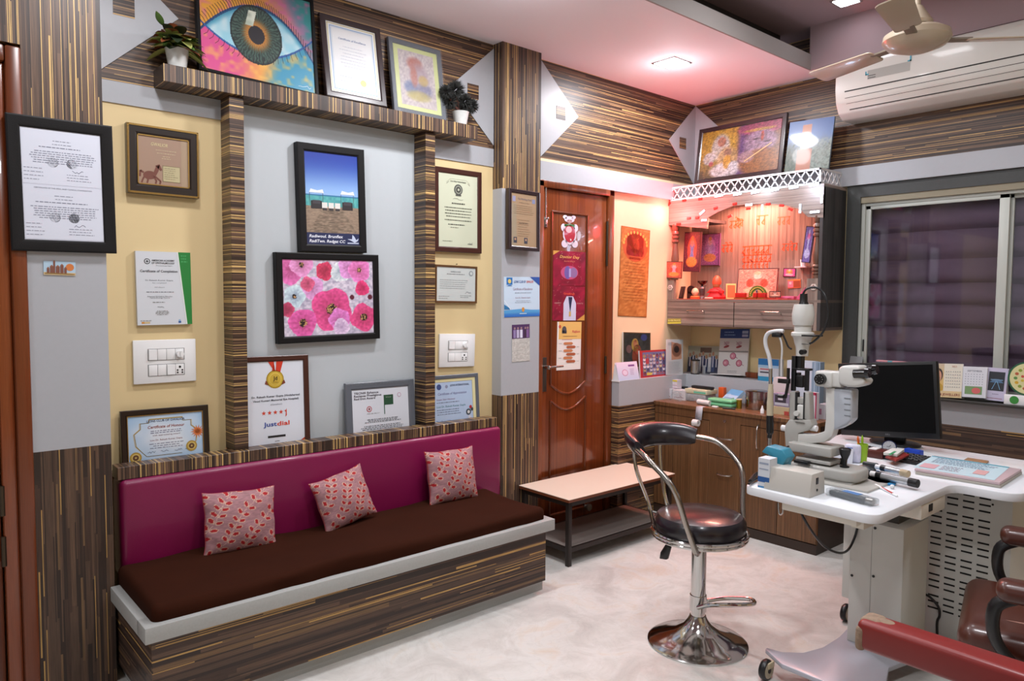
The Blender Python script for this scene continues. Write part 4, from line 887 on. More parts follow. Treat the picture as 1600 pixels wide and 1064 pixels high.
# ================================================================ on the shelf above
# big eye painting
def eye(u, v):
    A = 1.32; x, y = (u-.5)*A, v-.5
    up_ = .27-.95*(x+.06)**2+.05*np.sin(x*3); lo = -.25+.62*(x-.02)**2+.1*x
    n = noise2(u*3, v*3, 8, 21)
    lid_u = mixc(rgb('#d99a3a'), rgb('#b46aa8'), sstep(-.1, .6, x+.6*(y-.3))); lid_u = mixc(lid_u, rgb('#2f8a8c'), sstep(.45, .75, x+y*.5)); lid_u = mixc(lid_u, rgb('#c86a9a'), np.clip(n*1.5-.7, 0, 1))
    lid_l = mixc(rgb('#d0508a'), rgb('#e0a050'), sstep(-.35, .05, x)); lid_l = mixc(lid_l, rgb('#3a8fb0'), sstep(.15, .4, x-.4*y)); lid_l = mixc(lid_l, rgb('#e8b45a'), np.clip(n*1.4-.7, 0, 1))
    scl = mixc(rgb('#8cc8dc'), rgb('#c2dce4'), noise2(u*4, v*4, 5, 2)); scl = mixc(scl, rgb('#3f8fae'), sstep(.1, .0, up_-y))
    c = np.where((y > up_)[..., None], lid_u, np.where((y < lo)[..., None], lid_l, scl))
    c = np.where((np.abs(y-up_) < .016)[..., None], rgb('#1f4a78'), c); c = np.where((np.abs(y-lo) < .012)[..., None], rgb('#2a5a9c'), c)
    d = np.hypot(x+.03, y+.03)/1.12; an = np.arctan2(y, x+.03); st_ = .5+.5*np.sin(an*46+6*noise2(u*6, v*6, 8, 5))
    ir = mixc(mixc(rgb('#22302f'), rgb('#49645a'), st_), mixc(rgb('#9a5f2c'), rgb('#e0a04c'), st_), sstep(.19, .1, d+.03*st_)); ir = mixc(ir, rgb('#1c2226'), sstep(.245, .27, d)); ir = np.where((d < .085)[..., None], rgb('#2b2b30'), ir)
    hl = (np.abs(x+.09-.3*(y-.13)) < .045) & (np.abs(y-.13) < .08); ir = np.where(hl[..., None], mixc(rgb('#a8b8a8'), rgb('#dfe6d8'), n), ir)
    c = np.where((d < .272)[..., None] & (y < up_+.02)[..., None], ir, c); return c
t, a = framed(fitL([(303, -62), (490, 0), (499, 151), (311, 109)], .085, .17, 2.268), .015, .022, 'large vivid painting of an eye in a thin black frame on the shelf', bg='#88bbcc')
a.raster(eye, 200, 152)
for i in range(46):   # lashes
    x = .03+.94*i/45; X = (x-.5)*1.32; yu = .5+.27-.95*(X+.06)**2+.05*math.sin(X*3); yl = .5-.25+.62*(X-.02)**2+.1*X
    if yu < .97: a.line([(x, yu), (x-.01+.03*(x-.5), yu+.05), (x-.025+.07*(x-.5), yu+.085)], .0022, '#2a1c20', 2)
    if i % 2 == 0: a.line([(x, yl), (x+.03*(x-.5), yl-.04), (x-.008+.09*(x-.5), yl-.07)], .0016, '#33202a', 2)
a.scrawl(.84, .05, .12, .015, '#cfe6ee', 2, .0016)
a.build('painting', t, .008, PRINTG)
t, a = framed(fitL([(498, 17), (595, 46), (604, 166), (512, 150)], .085, .16, 2.268), .028, .022, 'dark-framed bright white certificate with a blue border, between eye painting and wrapped picture', FRAMED, bg='#dfe2e4')
a.box(.02, .015, .98, .985, .004, '#c9bf8a', 1); a.box(.07, .05, .93, .95, .0035, '#7fa6d4', 1); a.box(.1, .07, .9, .93, .0012, '#a8c0dc', 1); a.text('Certificate of Excellence', .5, .79, .03, '#6a7fb0', wid=.55, shear=.2); a.words(.2, .8, .68, .4, 7, .01, '#cdd2dc', center=True); a.ell(.66, .2, .06, None, '#d8c070', 2); a.words(.2, .55, .25, .18, 2, .01, '#bbc2cc')
a.build('certificate', t, .006, PRINTG)
t, a = framed(fitL([(607, 57), (689, 79), (697, 190), (616, 172)], .08, .16, 2.268), .024, .018, 'plastic-wrapped grey-framed pastel deity picture at the right end of the shelf', GFR, bg='#c9cf8f')
def pastel(u, v):
    n = noise2(u*4, v*4, 8, 31); c = mixc(rgb('#a89aa0'), rgb('#cfc4c0'), n); 
    for (x, y, rx, ry, col) in ((.45, .78, .22, .13, '#a8584a'), (.55, .58, .28, .22, '#a08a94'), (.3, .34, .2, .12, '#5a6a94'), (.68, .32, .22, .14, '#6a6a8a'), (.5, .2, .34, .1, '#b0a05a'), (.66, .5, .14, .1, '#b89a50'), (.4, .55, .1, .2, '#b06a5a')):
        d = ((u-x)/rx)**2+((v-y)/ry)**2; c = mixc(c, rgb(col), np.clip(1.4-d, 0, 1)*(.5+.5*noise2(u*9, v*9, 7, 8)))
    return c
a.raster(pastel, 50, 66, .1, .07, .9, .93); a.build('picture', t, .006, PRINTG)
mb = MB().m(WRAP); w2, h2 = a.w/2+.026, a.h/2+.026; V = []; F = []; n = 22
for i in range(n+1):
    for j in range(n+1): V.append((-w2+2*w2*i/n, -.003-.006*random.random()*(1 if (i in (0, 1, n, n-1) or j in (0, 1, n, n-1)) else .25), -h2+2*h2*j/n))
F = [(i*(n+1)+j, (i+1)*(n+1)+j, (i+1)*(n+1)+j+1, i*(n+1)+j+1) for i in range(n) for j in range(n)]; mb.faces(V, F); mb.build('plastic_wrapping', t)
# potted plants on the shelf
def leaf(mb, p, d, L, wd, up_=(0, 0, 1), curl=.3):
    p, d = Vector(p), Vector(d).normalized(); s_ = d.cross(Vector(up_)); s_ = s_.normalized() if s_.length > .01 else Vector((1, 0, 0)); n = s_.cross(d); V = []; K = 6
    for i in range(K+1):
        q = i/K; wv = wd*math.sin(math.pi*min(1, q*.92+.06))**.8; c = p+d*L*q-Vector(up_)*curl*L*q*q
        V += [c-s_*wv, c+n*wv*-.25, c+s_*wv]
    F = []
    for i in range(K): a0 = 3*i; F += [(a0, a0+1, a0+4, a0+3), (a0+1, a0+2, a0+5, a0+4)]
    mb.faces([tuple(v) for v in V], F)
LEAFS = [mat('green_leaf', '#4a6a2c', .5, noise=.3, nscale=60), mat('yellow_leaf', '#9aa05a', .5, noise=.3, nscale=60), mat('rust_leaf', '#8a4a2a', .5, noise=.3, nscale=60), mat('dark_leaf', '#23301c', .5)]
p = LX(277, 100, .085)
t = thing('potted_plant', 'white pot with a variegated green and rust leafy plant, left end of the shelf', 'plant', (.085, p.y, 2.268))
mb = MB().m(mat('white_ceramic', '#c9cbc9', .4, noise=.12, nscale=60)); mb.lathe([(0, 0), (.037, 0), (.05, .085), (.052, .088), (.047, .088), (.044, .07), (0, .07)]); mb.build('pot', t)
mb = MB().m(LEAFS[3]); r_ = random.Random(4)
for k in range(110):
    an, el = r_.uniform(0, 6.28), r_.uniform(-.2, 1.2); L = r_.uniform(.07, .115); mb.m(LEAFS[[0, 2, 1, 2, 3, 1][k % 6]]); d = (math.cos(an)*math.cos(el), math.sin(an)*math.cos(el), math.sin(el)); b0 = (.02*math.cos(an), .02*math.sin(an), .085+.06*r_.random())
    if b0[0]+d[0]*L < -.08: continue
    leaf(mb, b0, d, L, .027, curl=.45)
mb.build('leaves', t)
mb = MB().m(LEAFS[0]); mb.tube([(0, 0, .07), (.0, -.03, .14), (.01, -.06, .19)], .003); leaf(mb, (.01, -.06, .185), (.3, -.4, .5), .06, .018, curl=-.1); leaf(mb, (.01, -.06, .185), (.1, .7, .1), .05, .015); mb.build('stem', t); t.scale = (.85, .85, .8)
p = LX(722, 190, .085)
t = thing('potted_plant', 'white pot with dark clustered artificial bonsai at the right end of the shelf', 'plant', (.085, p.y-.01, 2.268))
mb = MB().m(mat('white_ceramic', '#c9cbc9', .4)); mb.lathe([(0, 0), (.03, 0), (.042, .062), (.044, .065), (.038, .065), (.036, .05), (0, .05)]); mb.build('pot', t)
mb = MB().m(mat('dark_bristle', '#2b2c2a', .8)); r_ = random.Random(9)
for (cx, cy, cz, R_) in ((.0, -.03, .17, .05), (0, .07, .11, .04), (-.01, -.06, .11, .042), (.01, .02, .12, .04), (0, -.09, .15, .035), (.0, .01, .085, .035)):
    for k in range(420):
        v = Vector((r_.gauss(0, 1), r_.gauss(0, 1), r_.gauss(0, 1))).normalized(); q = Vector((cx, cy, cz))
        s_ = v.orthogonal().normalized()*.0035; mb.faces([tuple(q+v*R_*.3-s_), tuple(q+v*R_*.3+s_), tuple(q+v*R_*(.95+.25*r_.random()))], [(0, 1, 2)])
mb.build('bristly_foliage', t, smooth=False)
mb = MB().m(BRNL); 
for e in ((0, -.03, .15), (0, .07, .1), (-.01, -.06, .1), (0, -.09, .14)): mb.tube([(0, 0, .045), (0, e[1]*.3, .08), e], .004)
mb.build('stem', t)
# ================================================================ wall-hung shrine cabinet
mn = thing('shrine_cabinet', 'grey oak wall shrine cabinet with turned pillars, arched valance and white lattice rail', 'cabinet', (.54, -.14, 1.222))
def mr(o): o.location = -Vector(mn.location); return o
MX0, MX1, MY = .004, 1.078, -.285
PP = lambda px, py, y=MY: BY(px, py, y)
mb = MB().m(GREYWOOD); mb.box((MX0, MY+.02, 1.222), (MX1, -.001, 1.24)); mb.box((MX0, MY, 1.385), (MX1, -.001, 1.4)); mb.box((MX0, MY, 2.045), (MX1, -.001, 2.062)); mb.m(GREYWOODD).box((MX1-.02, MY+.001, 1.2221), (MX1, -.002, 2.0449)); mb.m(GREYWOOD).box((MX0, MY+.02, 1.24), (MX0+.018, -.001, 1.385))
mr(mb.build('carcass', mn, smooth=False))
mb = MB().m(GREYWOODV); mb.box((MX0, -.018, 1.4), (MX1-.02, -.001, 2.045)); mr(mb.build('back_panel', mn, smooth=False))
for (x0, x1) in ((MX0+.001, .515), (.521, MX1-.045)):
    mb = MB().m(GREYWOOD); mb.box((x0, MY, 1.226), (x1, MY+.018, 1.382), .001, 1); dr = mr(mb.build('drawer', mn))
    c = (x0+x1)/2 if x0 > .3 else .24; mb = MB().m(STEEL); z = 1.325
    mb.tube([(c-.062, MY-.003, z-.012), (c-.06, MY-.02, z), (c, MY-.023, z+.001), (c+.06, MY-.02, z), (c+.062, MY-.003, z-.012)], .005, seg=8, flat=.7); h_ = mb.build('handle', dr)
for a_, b_ in (((MX1-.042, MY, 1.2221), (MX1-.0205, MY+.02, 1.3849)), ((MX1-.085, MY, 1.4001), (MX1-.0205, MY+.02, 1.525)), ((MX0, MY, 1.4001), (MX0+.052, MY+.02, 1.53))): mb = MB().m(GREYWOODV); mb.box(a_, b_); mr(mb.build('front_stile', mn, smooth=False))
for (x, z) in ((MX1-.043, 1.475), (.028, 1.478)):
    mb = MB().m(mat('shell_white', '#cfc4bb', .4)); mb.lathe([(.0, 0), (.02, 0), (.02, .004), (.012, .006), (0, .004)], axis='Y', c=(x, MY-.005, z), seg=6); mb.m(mat('dark_red_motif', '#5a1f1c', .5)); 
    for k in range(5): an = math.pi/2+2*math.pi*k/5; mb.ball((x+.009*math.cos(an), MY-.006, z+.009*math.sin(an)), .0035, seg=8)
    mr(mb.build('shell_ornament', mn))
TURN = mat('turned_teak', '#5f4335', .4, coat=.2)
def post(x, z0, z1):
    h = z1-z0; P = [(.0, 0), (.024, 0), (.024, .05), (.018, .055), (.024, .07), (.024, .1), (.018, .11), (.026, .125), (.026, .15), (.018, .165), (.025, .18), (.025, .2), (.018, .22), (.024, .3), (.026, .38), (.022, .48), (.017, .6), (.016, .66), (.024, .68), (.024, .71), (.018, .73), (.025, .75), (.025, .78), (.018, .8), (.025, .82), (.025, .85), (.018, .88), (.023, .9), (.023, 1), (0, 1)]
    mb = MB().m(TURN); mb.lathe([(r, z0+q*h) for r, q in P], c=(x, MY+.022, 0), seg=20); mr(mb.build('turned_pillar', mn))
post(.045, 1.53, 1.905); post(MX1-.04, 1.525, 1.885)
V = [(MX0, 2.045), (MX1, 2.045)]+[(PP(*q).x, PP(*q).z) for q in ((1287, 340), (1262, 339), (1250, 327), (1228, 321), (1205, 319), (1170, 319), (1145, 322), (1122, 331), (1106, 340), (1104, 357), (1040, 352))]
V[2] = (MX1, V[2][1]); V[-1] = (MX0, V[-1][1])
mb = MB().m(GREYWOOD); mb.prism(V, MY, MY+.018); mb.m(GREYWOODD).box((MX0+.001, MY+.018, V[-1][1]), (V[-2][0], -.06, V[-1][1]+.02)); mr(mb.build('arched_valance', mn, smooth=False))
# white pierced rail
LAT = mat('white_lattice', '#d5d3d4', .5); mb = MB().m(LAT); z0, z1 = 2.062, 2.152; y = MY-.003
for z in (z0+.005, z1-.005): mb.box((MX0, y, z-.006), (MX1-.02, y+.005, z+.006)); mb.box((MX1-.024, y, z-.006), (MX1-.019, -.01, z+.006))
mb.box((MX0, y, z0), (MX0+.012, y+.005, z1)); mb.box((MX1-.03, y, z0), (MX1-.019, y+.005, z1))
n = 19; Wd = (MX1-.03-MX0-.01)/n
for k in range(n):
    xa = MX0+.01+k*Wd; xb = xa+Wd; zm = (z0+z1)/2
    for (p, q) in (((xa, zm), (xa+Wd/2, z1-.008)), ((xa+Wd/2, z1-.008), (xb, zm)), ((xa, zm), (xa+Wd/2, z0+.008)), ((xa+Wd/2, z0+.008), (xb, zm)),):
        d = Vector((q[0]-p[0], 0, q[1]-p[1])); nn = Vector((-d.z, 0, d.x)).normalized()*.0035
        pts = [(p[0]+nn.x, p[1]+nn.z), (p[0]-nn.x, p[1]-nn.z), (q[0]-nn.x, q[1]-nn.z), (q[0]+nn.x, q[1]+nn.z)]; mb.prism(pts, y, y+.004)
for k in range(5):
    ya = y+.01+k*(.27/5); yb = ya+.054; zm = (z0+z1)/2
    for (p, q) in (((ya, zm), (ya+.027, z1-.008)), ((ya+.027, z1-.008), (yb, zm)), ((ya, zm), (ya+.027, z0+.008)), ((ya+.027, z0+.008), (yb, zm))):
        d = Vector((q[0]-p[0], q[1]-p[1])); nn = Vector((-d.y, d.x)).normalized()*.0035
        mb.prism([(p[0]+nn.x, p[1]+nn.y), (p[0]-nn.x, p[1]-nn.y), (q[0]-nn.x, q[1]-nn.y), (q[0]+nn.x, q[1]+nn.y)], MX1-.024, MX1-.02, plane='YZ')
mr(mb.build('lattice_rail', mn, smooth=False))
# orange devotional lettering on the back panel (abstract strokes where the photo shows script)
a = Art(1, 1, None); r_ = random.Random(12); ORN = '#c8502a'
def script(x0, x1, z, h):
    a.line([(x0, z+h/2), (x1, z+h/2)], h*.12, ORN, 1); x = x0+h*.3
    while x < x1:
        a.line([(x, z+h/2), (x, z-h/2)], h*.14, ORN, 1); a.line([(x, z+h*.1), (x-h*.3, z+h*.25*r_.uniform(-1, 1)), (x-h*.12, z-h*.4)], h*.13, ORN, 1)
        if r_.random() < .4: a.line([(x, z+h/2), (x-h*.2, z+h*.85), (x-h*.45, z+h*.8)], h*.12, ORN, 1)
        x += h*.62
def bp(px, py): p = BY(px, py, -.02); return p.x-.54+.5, p.z-1.7+.5
for (px0, px1, py, h) in ((1128, 1145, 389, .05), (1160, 1206, 392, .055), (1222, 1246, 387, .045), (1160, 1206, 405, .05), (1160, 1204, 415, .045), (1150, 1160, 349, .05), (1182, 1200, 345, .06), (1215, 1235, 346, .05), (1140, 1162, 352, .05)):
    xa, z = bp(px0, py); xb, _ = bp(px1, py); script(xa, xb, z, h)
o = a.build('painted_lettering', mn, 0, PRINT); o.location = Vector((.54, -.0185, 1.7))-Vector(mn.location)
# LED string along the shrine
def led_string(name, label, col, es, spots, group):
    t = thing(name, label, 'led lights', (.54, MY, 2.0), group=group); em = mat('led_'+name, col if 'red' in name else '#ffffff', .4, emit=col, es=es); tape = mat('led_tape_'+name, '#a01818' if 'red' in name else '#b9b9b9', .5)
    for (px, py, ang, L) in spots:
        p = PP(px, py, MY-.004); c, s_ = math.cos(ang), math.sin(ang); M = Matrix.Translation(p-Vector(t.location)) @ Matrix.Rotation(-ang, 4, 'Y')
        mb = MB().m(tape); mb.box((-L/2, 0, -.007), (L/2, .003, .007), M=M); mb.m(em)
        for k in (-1, 0, 1): mb.box((k*L*.3-L*.12, -.003, -.0045), (k*L*.3+L*.12, 0, .0045), M=M)
        mb.build('led_module', t, smooth=False)
    return t
WS = [(1123, 306, .05, .065), (1152, 303.5, .06, .06), (1180, 300.5, .07, .06), (1210, 297, .08, .06), (1240, 293, .08, .06), (1272, 289, .1, .06), (1284, 311, 1.57, .05), (1273, 331, 0, .06), (1250, 326, 1.57, .055), (1191, 324, 1.57, .035), (1170, 320, 0, .05), (1097, 332, .6, .045), (1100, 344, 0, .04)]
RS = [(1069, 313, .05, .03), (1094, 310.5, .05, .03), (1045, 319, .75, .03), (1041.5, 346, 1.57, .03), (1060, 350, 0, .035), (1076, 341, 0, .03), (1089, 340, 0, .03), (1118, 325, .2, .03), (1148, 318.5, .1, .03), (1140, 338, .4, .03), (1169, 326, 0, .03), (1200, 319, 0, .03), (1221, 321, -.1, .03), (1235, 327, -.4, .03)]
led_string('white_light_string', 'string of white light modules along the lattice rail of the shrine', '#cfe0ff', 16, WS, 'led strings on the shrine')
led_string('red_light_string', 'string of red light modules around the left side and arch of the shrine', '#ff1a14', 5, RS, 'led strings on the shrine')
def point(name, loc, power, col, r=.03):
    l = bpy.data.lights.new(name, 'POINT'); l.energy = power; l.color = col; l.shadow_soft_size = r; o = bpy.data.objects.new(name, l); o.location = loc; COL.objects.link(o)
point('red_string_glow', (.10, MY-.10, 1.97), 12, (1, .06, .06), .05); point('red_string_glow', (.35, MY-.07, 2.0), 1.2, (1, .07, .08), .05)
area('shrine_glow', (.5, -.17, 2.02), .3, 14, (1, .36, .26), (0, 0, 0), sy=.15)
point('white_string_glow', (1.02, MY-.07, 2.03), 1.3, (.6, .75, 1), .04); point('white_string_glow', (.7, MY-.07, 2.07), 1.0, (.7, .82, 1), .04)
# --- pictures standing on top
t, a = framed(fitB([(1093, 201), (1228, 177), (1222, 268), (1084, 290)], -.20, .14, 2.06), .03, .025, 'wide dark-framed picture of a robed sage and a crowned flute player above the shrine', FRAMED, bg='#6a5a50')
def sages(u, v):
    n = noise2(u*3, v*3, 9, 2); L = mixc(rgb('#b07a28'), rgb('#5a4a3c'), sstep(.0, .5, .45-v+.2*n)); L = mixc(L, rgb('#c9a040'), np.clip(1.2-np.hypot((u-.27)*2.4, (v-.7)*1.5), 0, 1)); Rr = mixc(rgb('#5c3a8c'), rgb('#8a5a42'), sstep(.45, .75, u)); c = mixc(L, Rr, sstep(.44, .54, u))
    for (x, y, rx, ry, col) in ((.26, .62, .12, .28, '#cfc6cc'), (.12, .42, .08, .13, '#d0c4cc'), (.27, .74, .055, .1, '#b0705a'), (.36, .36, .13, .26, '#c9a070'), (.34, .14, .2, .16, '#d8d2da'), (.36, .5, .05, .08, '#9a7060'), (.36, .3, .05, .14, '#d89a3c'), (.45, .2, .07, .1, '#d8d2da'), (.15, .3, .03, .05, '#c05060'),
        (.78, .9, .3, .14, '#b04a70'), (.76, .62, .2, .24, '#a88aa8'), (.7, .68, .045, .016, '#3a2430'), (.84, .6, .045, .016, '#3a2430'), (.82, .46, .035, .018, '#a83a40'), (.78, .72, .02, .1, '#c0503a'), (.74, .86, .2, .03, '#c8a050'), (.78, .2, .26, .26, '#a0622c'), (.6, .34, .1, .12, '#b08a94')):
        d = ((u-x)/rx)**2+((v-y)/ry)**2; c = mixc(c, rgb(col), np.clip((1.3-d)*1.8, 0, 1)*(.75+.25*n))
    return c*(.5+.45*noise2(u*8, v*8, 9, 5))[..., None]
a.raster(sages, 96, 64); a.line([(.58, .25), (.9, .55)], .006, '#c9a26a', 2); a.build('picture', t, .007, PRINTG)
M, w_, h_ = fitB([(1231, 193), (1302, 181), (1297, 263), (1229, 268)], -.18, .12, 2.06)
def temple(u, v):
    c = mixc(rgb('#4a5a48'), rgb('#4a78b8'), sstep(.35, .8, v+.1*noise2(u*3, v*3, 5, 1))); c = mixc(c, rgb('#22402c'), ((noise2(u*4, v*3, 7, 3) > .55) & (v < .55)).astype(float)); c = mixc(c, rgb('#8a9a90'), ((u > .55) & (v < .6) & (noise2(u*6, v*6, 7, 9) > .45)).astype(float)*.7)
    c = mixc(c, rgb('#b0603a'), ((np.abs(u-.42) < .17) & (v < .42)).astype(float)); c = mixc(c, rgb('#c07a50'), ((np.abs(u-.42) < .1) & (v < .9) & (v > .42)).astype(float)); d = ((u-.48)/.22)**2+((v-.55)/.12)**2; return mixc(c, rgb('#cfdcf0'), np.clip((1.2-d)*2, 0, 1))*.8
a = Art(w_, h_, '#556677'); a.raster(temple, 50, 50)
tag(a.build('picture_board', None, 0, PRINTG, M, thick=.012), 'unframed blue-sky picture board with an orange robed statue, right end above the shrine', 'picture')
# --- things inside the shrine
ZS = 1.4
mb = MB().m(mat('red_cloth', '#b03a2c', .8)); mb.box((.07, MY+.01, ZS), (MX1-.1, -.02, ZS+.004), .001); tag(mb.build('altar_cloth'), 'red altar cloth spread over the floor of the shrine', 'cloth')
def deity(w, h, bgc, cols, seed):
    a = Art(w, h, bgc); r = np.random.RandomState(seed); sp = [(.5, .55, .3, .36, cols[0]), (.5, .5, .2, .3, cols[1]), (.5, .76, .11, .11, cols[2]), (.3, .5, .1, .16, cols[3]), (.7, .5, .1, .16, cols[3]), (.5, .22, .36, .14, cols[4]), (.5, .88, .09, .07, cols[4])]
    def fn(u, v):
        n = noise2(u*4, v*5, 8, seed); c = mixc(rgb(bgc)*.8, np.clip(rgb(bgc)*1.2, 0, 1), n)
        for (x, y, rx, ry, col) in sp: d = ((u-x)/rx)**2+((v-y)/ry)**2; c = mixc(c, rgb(col), np.clip((1.2-d)*3, 0, 1))
        return np.clip(c*(.75+.5*noise2(u*9, v*11, 7, seed+1))[..., None], 0, 1)
    a.raster(fn, 34, 44, .05, .05, .95, .95); a.box(0, 0, 1, 1, .004, '#2c1a20', 2); return a
def deity_board(cs, y, label, bgc, cols, seed, thick=.012, tilt=0, z0=0, name='deity_picture', cat='picture'):
    M, w, h = fitB(cs, y, tilt, z0); a = deity(w, h, bgc, cols, seed); return tag(a.build(name, None, 0, PRINTG, M, thick=thick), label, cat)
deity_board([(1041, 408), (1066, 409), (1065, 435), (1041, 435)], MY-.008, 'small square orange deity picture fixed over the left shrine pillar', '#b04a38', ['#d0604a', '#c98aa0', '#d8a0a0', '#c03a30', '#d8803a'], 3, .006)
deity_board([(1069, 362), (1094, 363), (1094, 424), (1068, 425)], MY+.09, 'tall arched deity picture hanging just inside the shrine, left', '#5a2a34', ['#b8603a', '#5a6a9a', '#c08070', '#a04a3a', '#c07a3a'], 5, .014)
deity_board([(1095, 366), (1124, 364), (1124, 415), (1095, 415)], -.034, 'framed violet deity print hanging beside the arched picture in the shrine', '#7a4a80', ['#9a6a9a', '#8a78a8', '#b08a9a', '#80609a', '#a8704a'], 7, .014)
deity_board([(1256, 353), (1269, 354), (1269, 411), (1256, 410)], MY+.10, 'narrow violet framed deity picture at the right inside of the shrine', '#6a5a9a', ['#8a4a80', '#9a9ac0', '#c05a8a', '#5a4a8a', '#a8a8cc'], 9, .012)
deity_board([(1224, 419), (1243, 419), (1243, 433), (1224, 432)], -.022, 'small pink and orange card stuck on the shrine back panel', '#c04a8a', ['#d88a3a', '#d8a03a', '#d8b0a0', '#d86a5a', '#d8a0b0'], 11, .002)
deity_board([(1153, 419.5), (1214.5, 419.5), (1214.5, 465), (1152, 465)], -.12, 'wide pink framed deity picture standing behind the green peacock fan', '#c98070', ['#d09080', '#c87868', '#d8b8a8', '#b84a3a', '#d8a888'], 13, .012, .08, ZS)
M, w_, h_ = fitB([(1231, 437), (1251, 436), (1251, 449.5), (1231, 451)], -.022); a = Art(w_, h_, '#b8552c'); a.rect(0, .1, .42, .85, '#c06a80', 1); a.ell(.2, .6, .1, .16, '#d8a8b0', 2); a.rect(.46, .1, .96, .8, '#8a3a1c', 1); a.rect(0, .86, 1, 1, '#c87a3a', 1); tag(a.build('small_calendar', None, 0, PRINT, M, thick=.004), 'small orange pocket calendar on the shrine back panel, right', 'calendar')
a0 = BY(1256, 417, -.05); mb = MB().m(mat('pale_paper', '#cfc4c8', .6)); mb.box((a0.x-.04, -.09, a0.z-.004), (a0.x+.035, -.02, a0.z+.002)); mb.cyl((a0.x-.005, -.05, a0.z), (a0.x-.005, -.05, a0.z+.045), .014, .018); tag(mb.build('paper_shelf'), 'tiny white wall bracket holding a cup, right inside of the shrine', 'shelf')
def at(px, y): return BY(px, 460, y).x
# peacock fan, trays, gift boxes
x = at(1184, -.2); t = thing('peacock_ornament', 'green fan-tailed peacock ornament on a gold stand at the centre of the shrine', 'ornament', (x, -.2, ZS+.004))
mb = MB().m(mat('peacock_green', '#4f6a24', .5)); mb.prism([(.062*math.cos(a_), .022+.062*math.sin(a_)) for a_ in [math.pi*k/24-.1 for k in range(27)]]+[(.036*math.cos(a_), .022+.036*math.sin(a_)) for a_ in [math.pi*(24-k)/24+.1 for k in range(27)]], -.004, .004)
for k in range(15): a_ = math.pi*k/14; mb.m(mat('peacock_eye', '#b8a24a', .4)); mb.ball((.049*math.cos(a_), -.005, .022+.049*math.sin(a_)), .004, seg=8)
mb.build('fan_tail', t)
mb = MB().m(mat('peach_resin', '#c9925a', .5)); mb.prism([(.036*math.cos(a_), .02+.036*math.sin(a_)) for a_ in [math.pi*k/20 for k in range(21)]], -.003, .003); mb.m(mat('peacock_blue', '#2a3a70', .4)); mb.ball((0, -.012, .03), .011, (.7, .7, 1.6)); mb.ball((.002, -.016, .05), .006); mb.build('bird_body', t)
mb = MB().m(GOLD); mb.box((-.07, -.03, 0), (.07, .02, .012), .003); mb.build('stand', t)
for (px, w2, lab) in ((1158, .035, 'red gift box left of the peacock ornament in the shrine'), (1181, .012, 'slim red candle box directly before the peacock ornament'), (1192, .025, 'red gift box right of the peacock ornament in the shrine')):
    x = at(px, -.24); mb = MB().m(mat('red_foil', '#b01c18', .35)); mb.box((x-w2, -.255, ZS+.012), (x+w2, -.232, ZS+.042), .002); mb.m(GOLD).box((x-w2-.002, -.262, ZS+.004), (x+w2+.002, -.228, ZS+.012)); tag(mb.build('gift_box'), lab, 'box')
M, w_, h_ = fitB([(1203, 455), (1221, 455), (1219, 464), (1201, 464)], -.25); a = deity(w_, h_, '#c8806a', ['#a84a4a', '#d8b0a0', '#6a4a40', '#b86a5a', '#d8a890'], 21); tag(a.build('standing_card', None, 0, PRINT, M, thick=.006), 'little orange-framed card standing at the shrine front right', 'card')
x = at(1208, -.26); mb = MB().m(mat('dark_red_tray', '#8a1c18', .4)); mb.box((x-.06, -.27, ZS+.004), (x+.1, -.19, ZS+.009), .002); tag(mb.build('offering_tray'), 'flat dark red offering tray at the shrine front', 'tray')
x = at(1232, -.2); mb = MB().m(mat('pink_foil', '#c05a80', .5, noise=.5, nscale=90)); mb.box((x-.05, -.23, ZS+.004), (x+.05, -.17, ZS+.022), .003); tag(mb.build('incense_packet'), 'pink patterned incense packet lying at the right of the shrine', 'packet')
# left group
x = at(1064, -.2); mb = MB().m(mat('dark_frame_brown', '#3a2220', .4)); mb.box((-.03, -.005, 0), (.03, .005, .085), .002, M=Matrix.Translation((x, -.2, ZS+.004)) @ R3(rx=-.2, rz=-.5)); mb.m(mat('faded_figure', '#6a4a4a', .6)).box((-.018, -.0065, .012), (.012, -.005, .06), M=Matrix.Translation((x, -.2, ZS+.004)) @ R3(rx=-.2, rz=-.5)); tag(mb.build('small_picture'), 'small dark picture frame angled at the left end of the shrine', 'picture')
x = at(1077, -.15); mb = MB().m(mat('dark_frame_brown', '#3a2220', .4)); mb.box((-.03, -.006, 0), (.03, .006, .06), .002, M=Matrix.Translation((x, -.13, ZS+.004))); mb.cyl((x, -.136, ZS+.064), (x, -.124, ZS+.064), .03, seg=24); tag(mb.build('round_top_plaque'), 'round-topped brown plaque behind the white head figurine in the shrine', 'plaque')
x = at(1086, -.23); t = thing('head_figurine', 'cream head figurine on an orange base, front left of the shrine', 'figurine', (x, -.23, ZS+.004))
mb = MB().m(mat('orange_base', '#c05a2c', .5)); mb.lathe([(0, 0), (.03, 0), (.032, .012), (.022, .02), (0, .02)]); mb.build('base', t)
mb = MB().m(mat('cream_resin', '#cfa88a', .5)); mb.ball((0, 0, .045), .024, (1, .9, 1.15)); mb.ball((.0, -.022, .042), .005); mb.ball((-.024, 0, .044), .005); mb.ball((.024, 0, .044), .005); mb.build('head', t)
x = at(1097, -.17); t = thing('oil_lamp', 'grey metal oil lamp with a black bowl on its stem, left in the shrine', 'lamp', (x, -.17, ZS+.004))
mb = MB().m(mat('dull_metal', '#6a6264', .35, metal=.8)); mb.lathe([(0, 0), (.03, 0), (.028, .01), (.014, .02), (.02, .045), (.022, .07), (.01, .085), (.0, .085)]); mb.build('stem', t); mb = MB().m(BLACKG); mb.lathe([(.006, .085), (.01, .092), (.03, .108), (.036, .12), (.03, .118), (0, .108)]); mb.build('bowl', t)
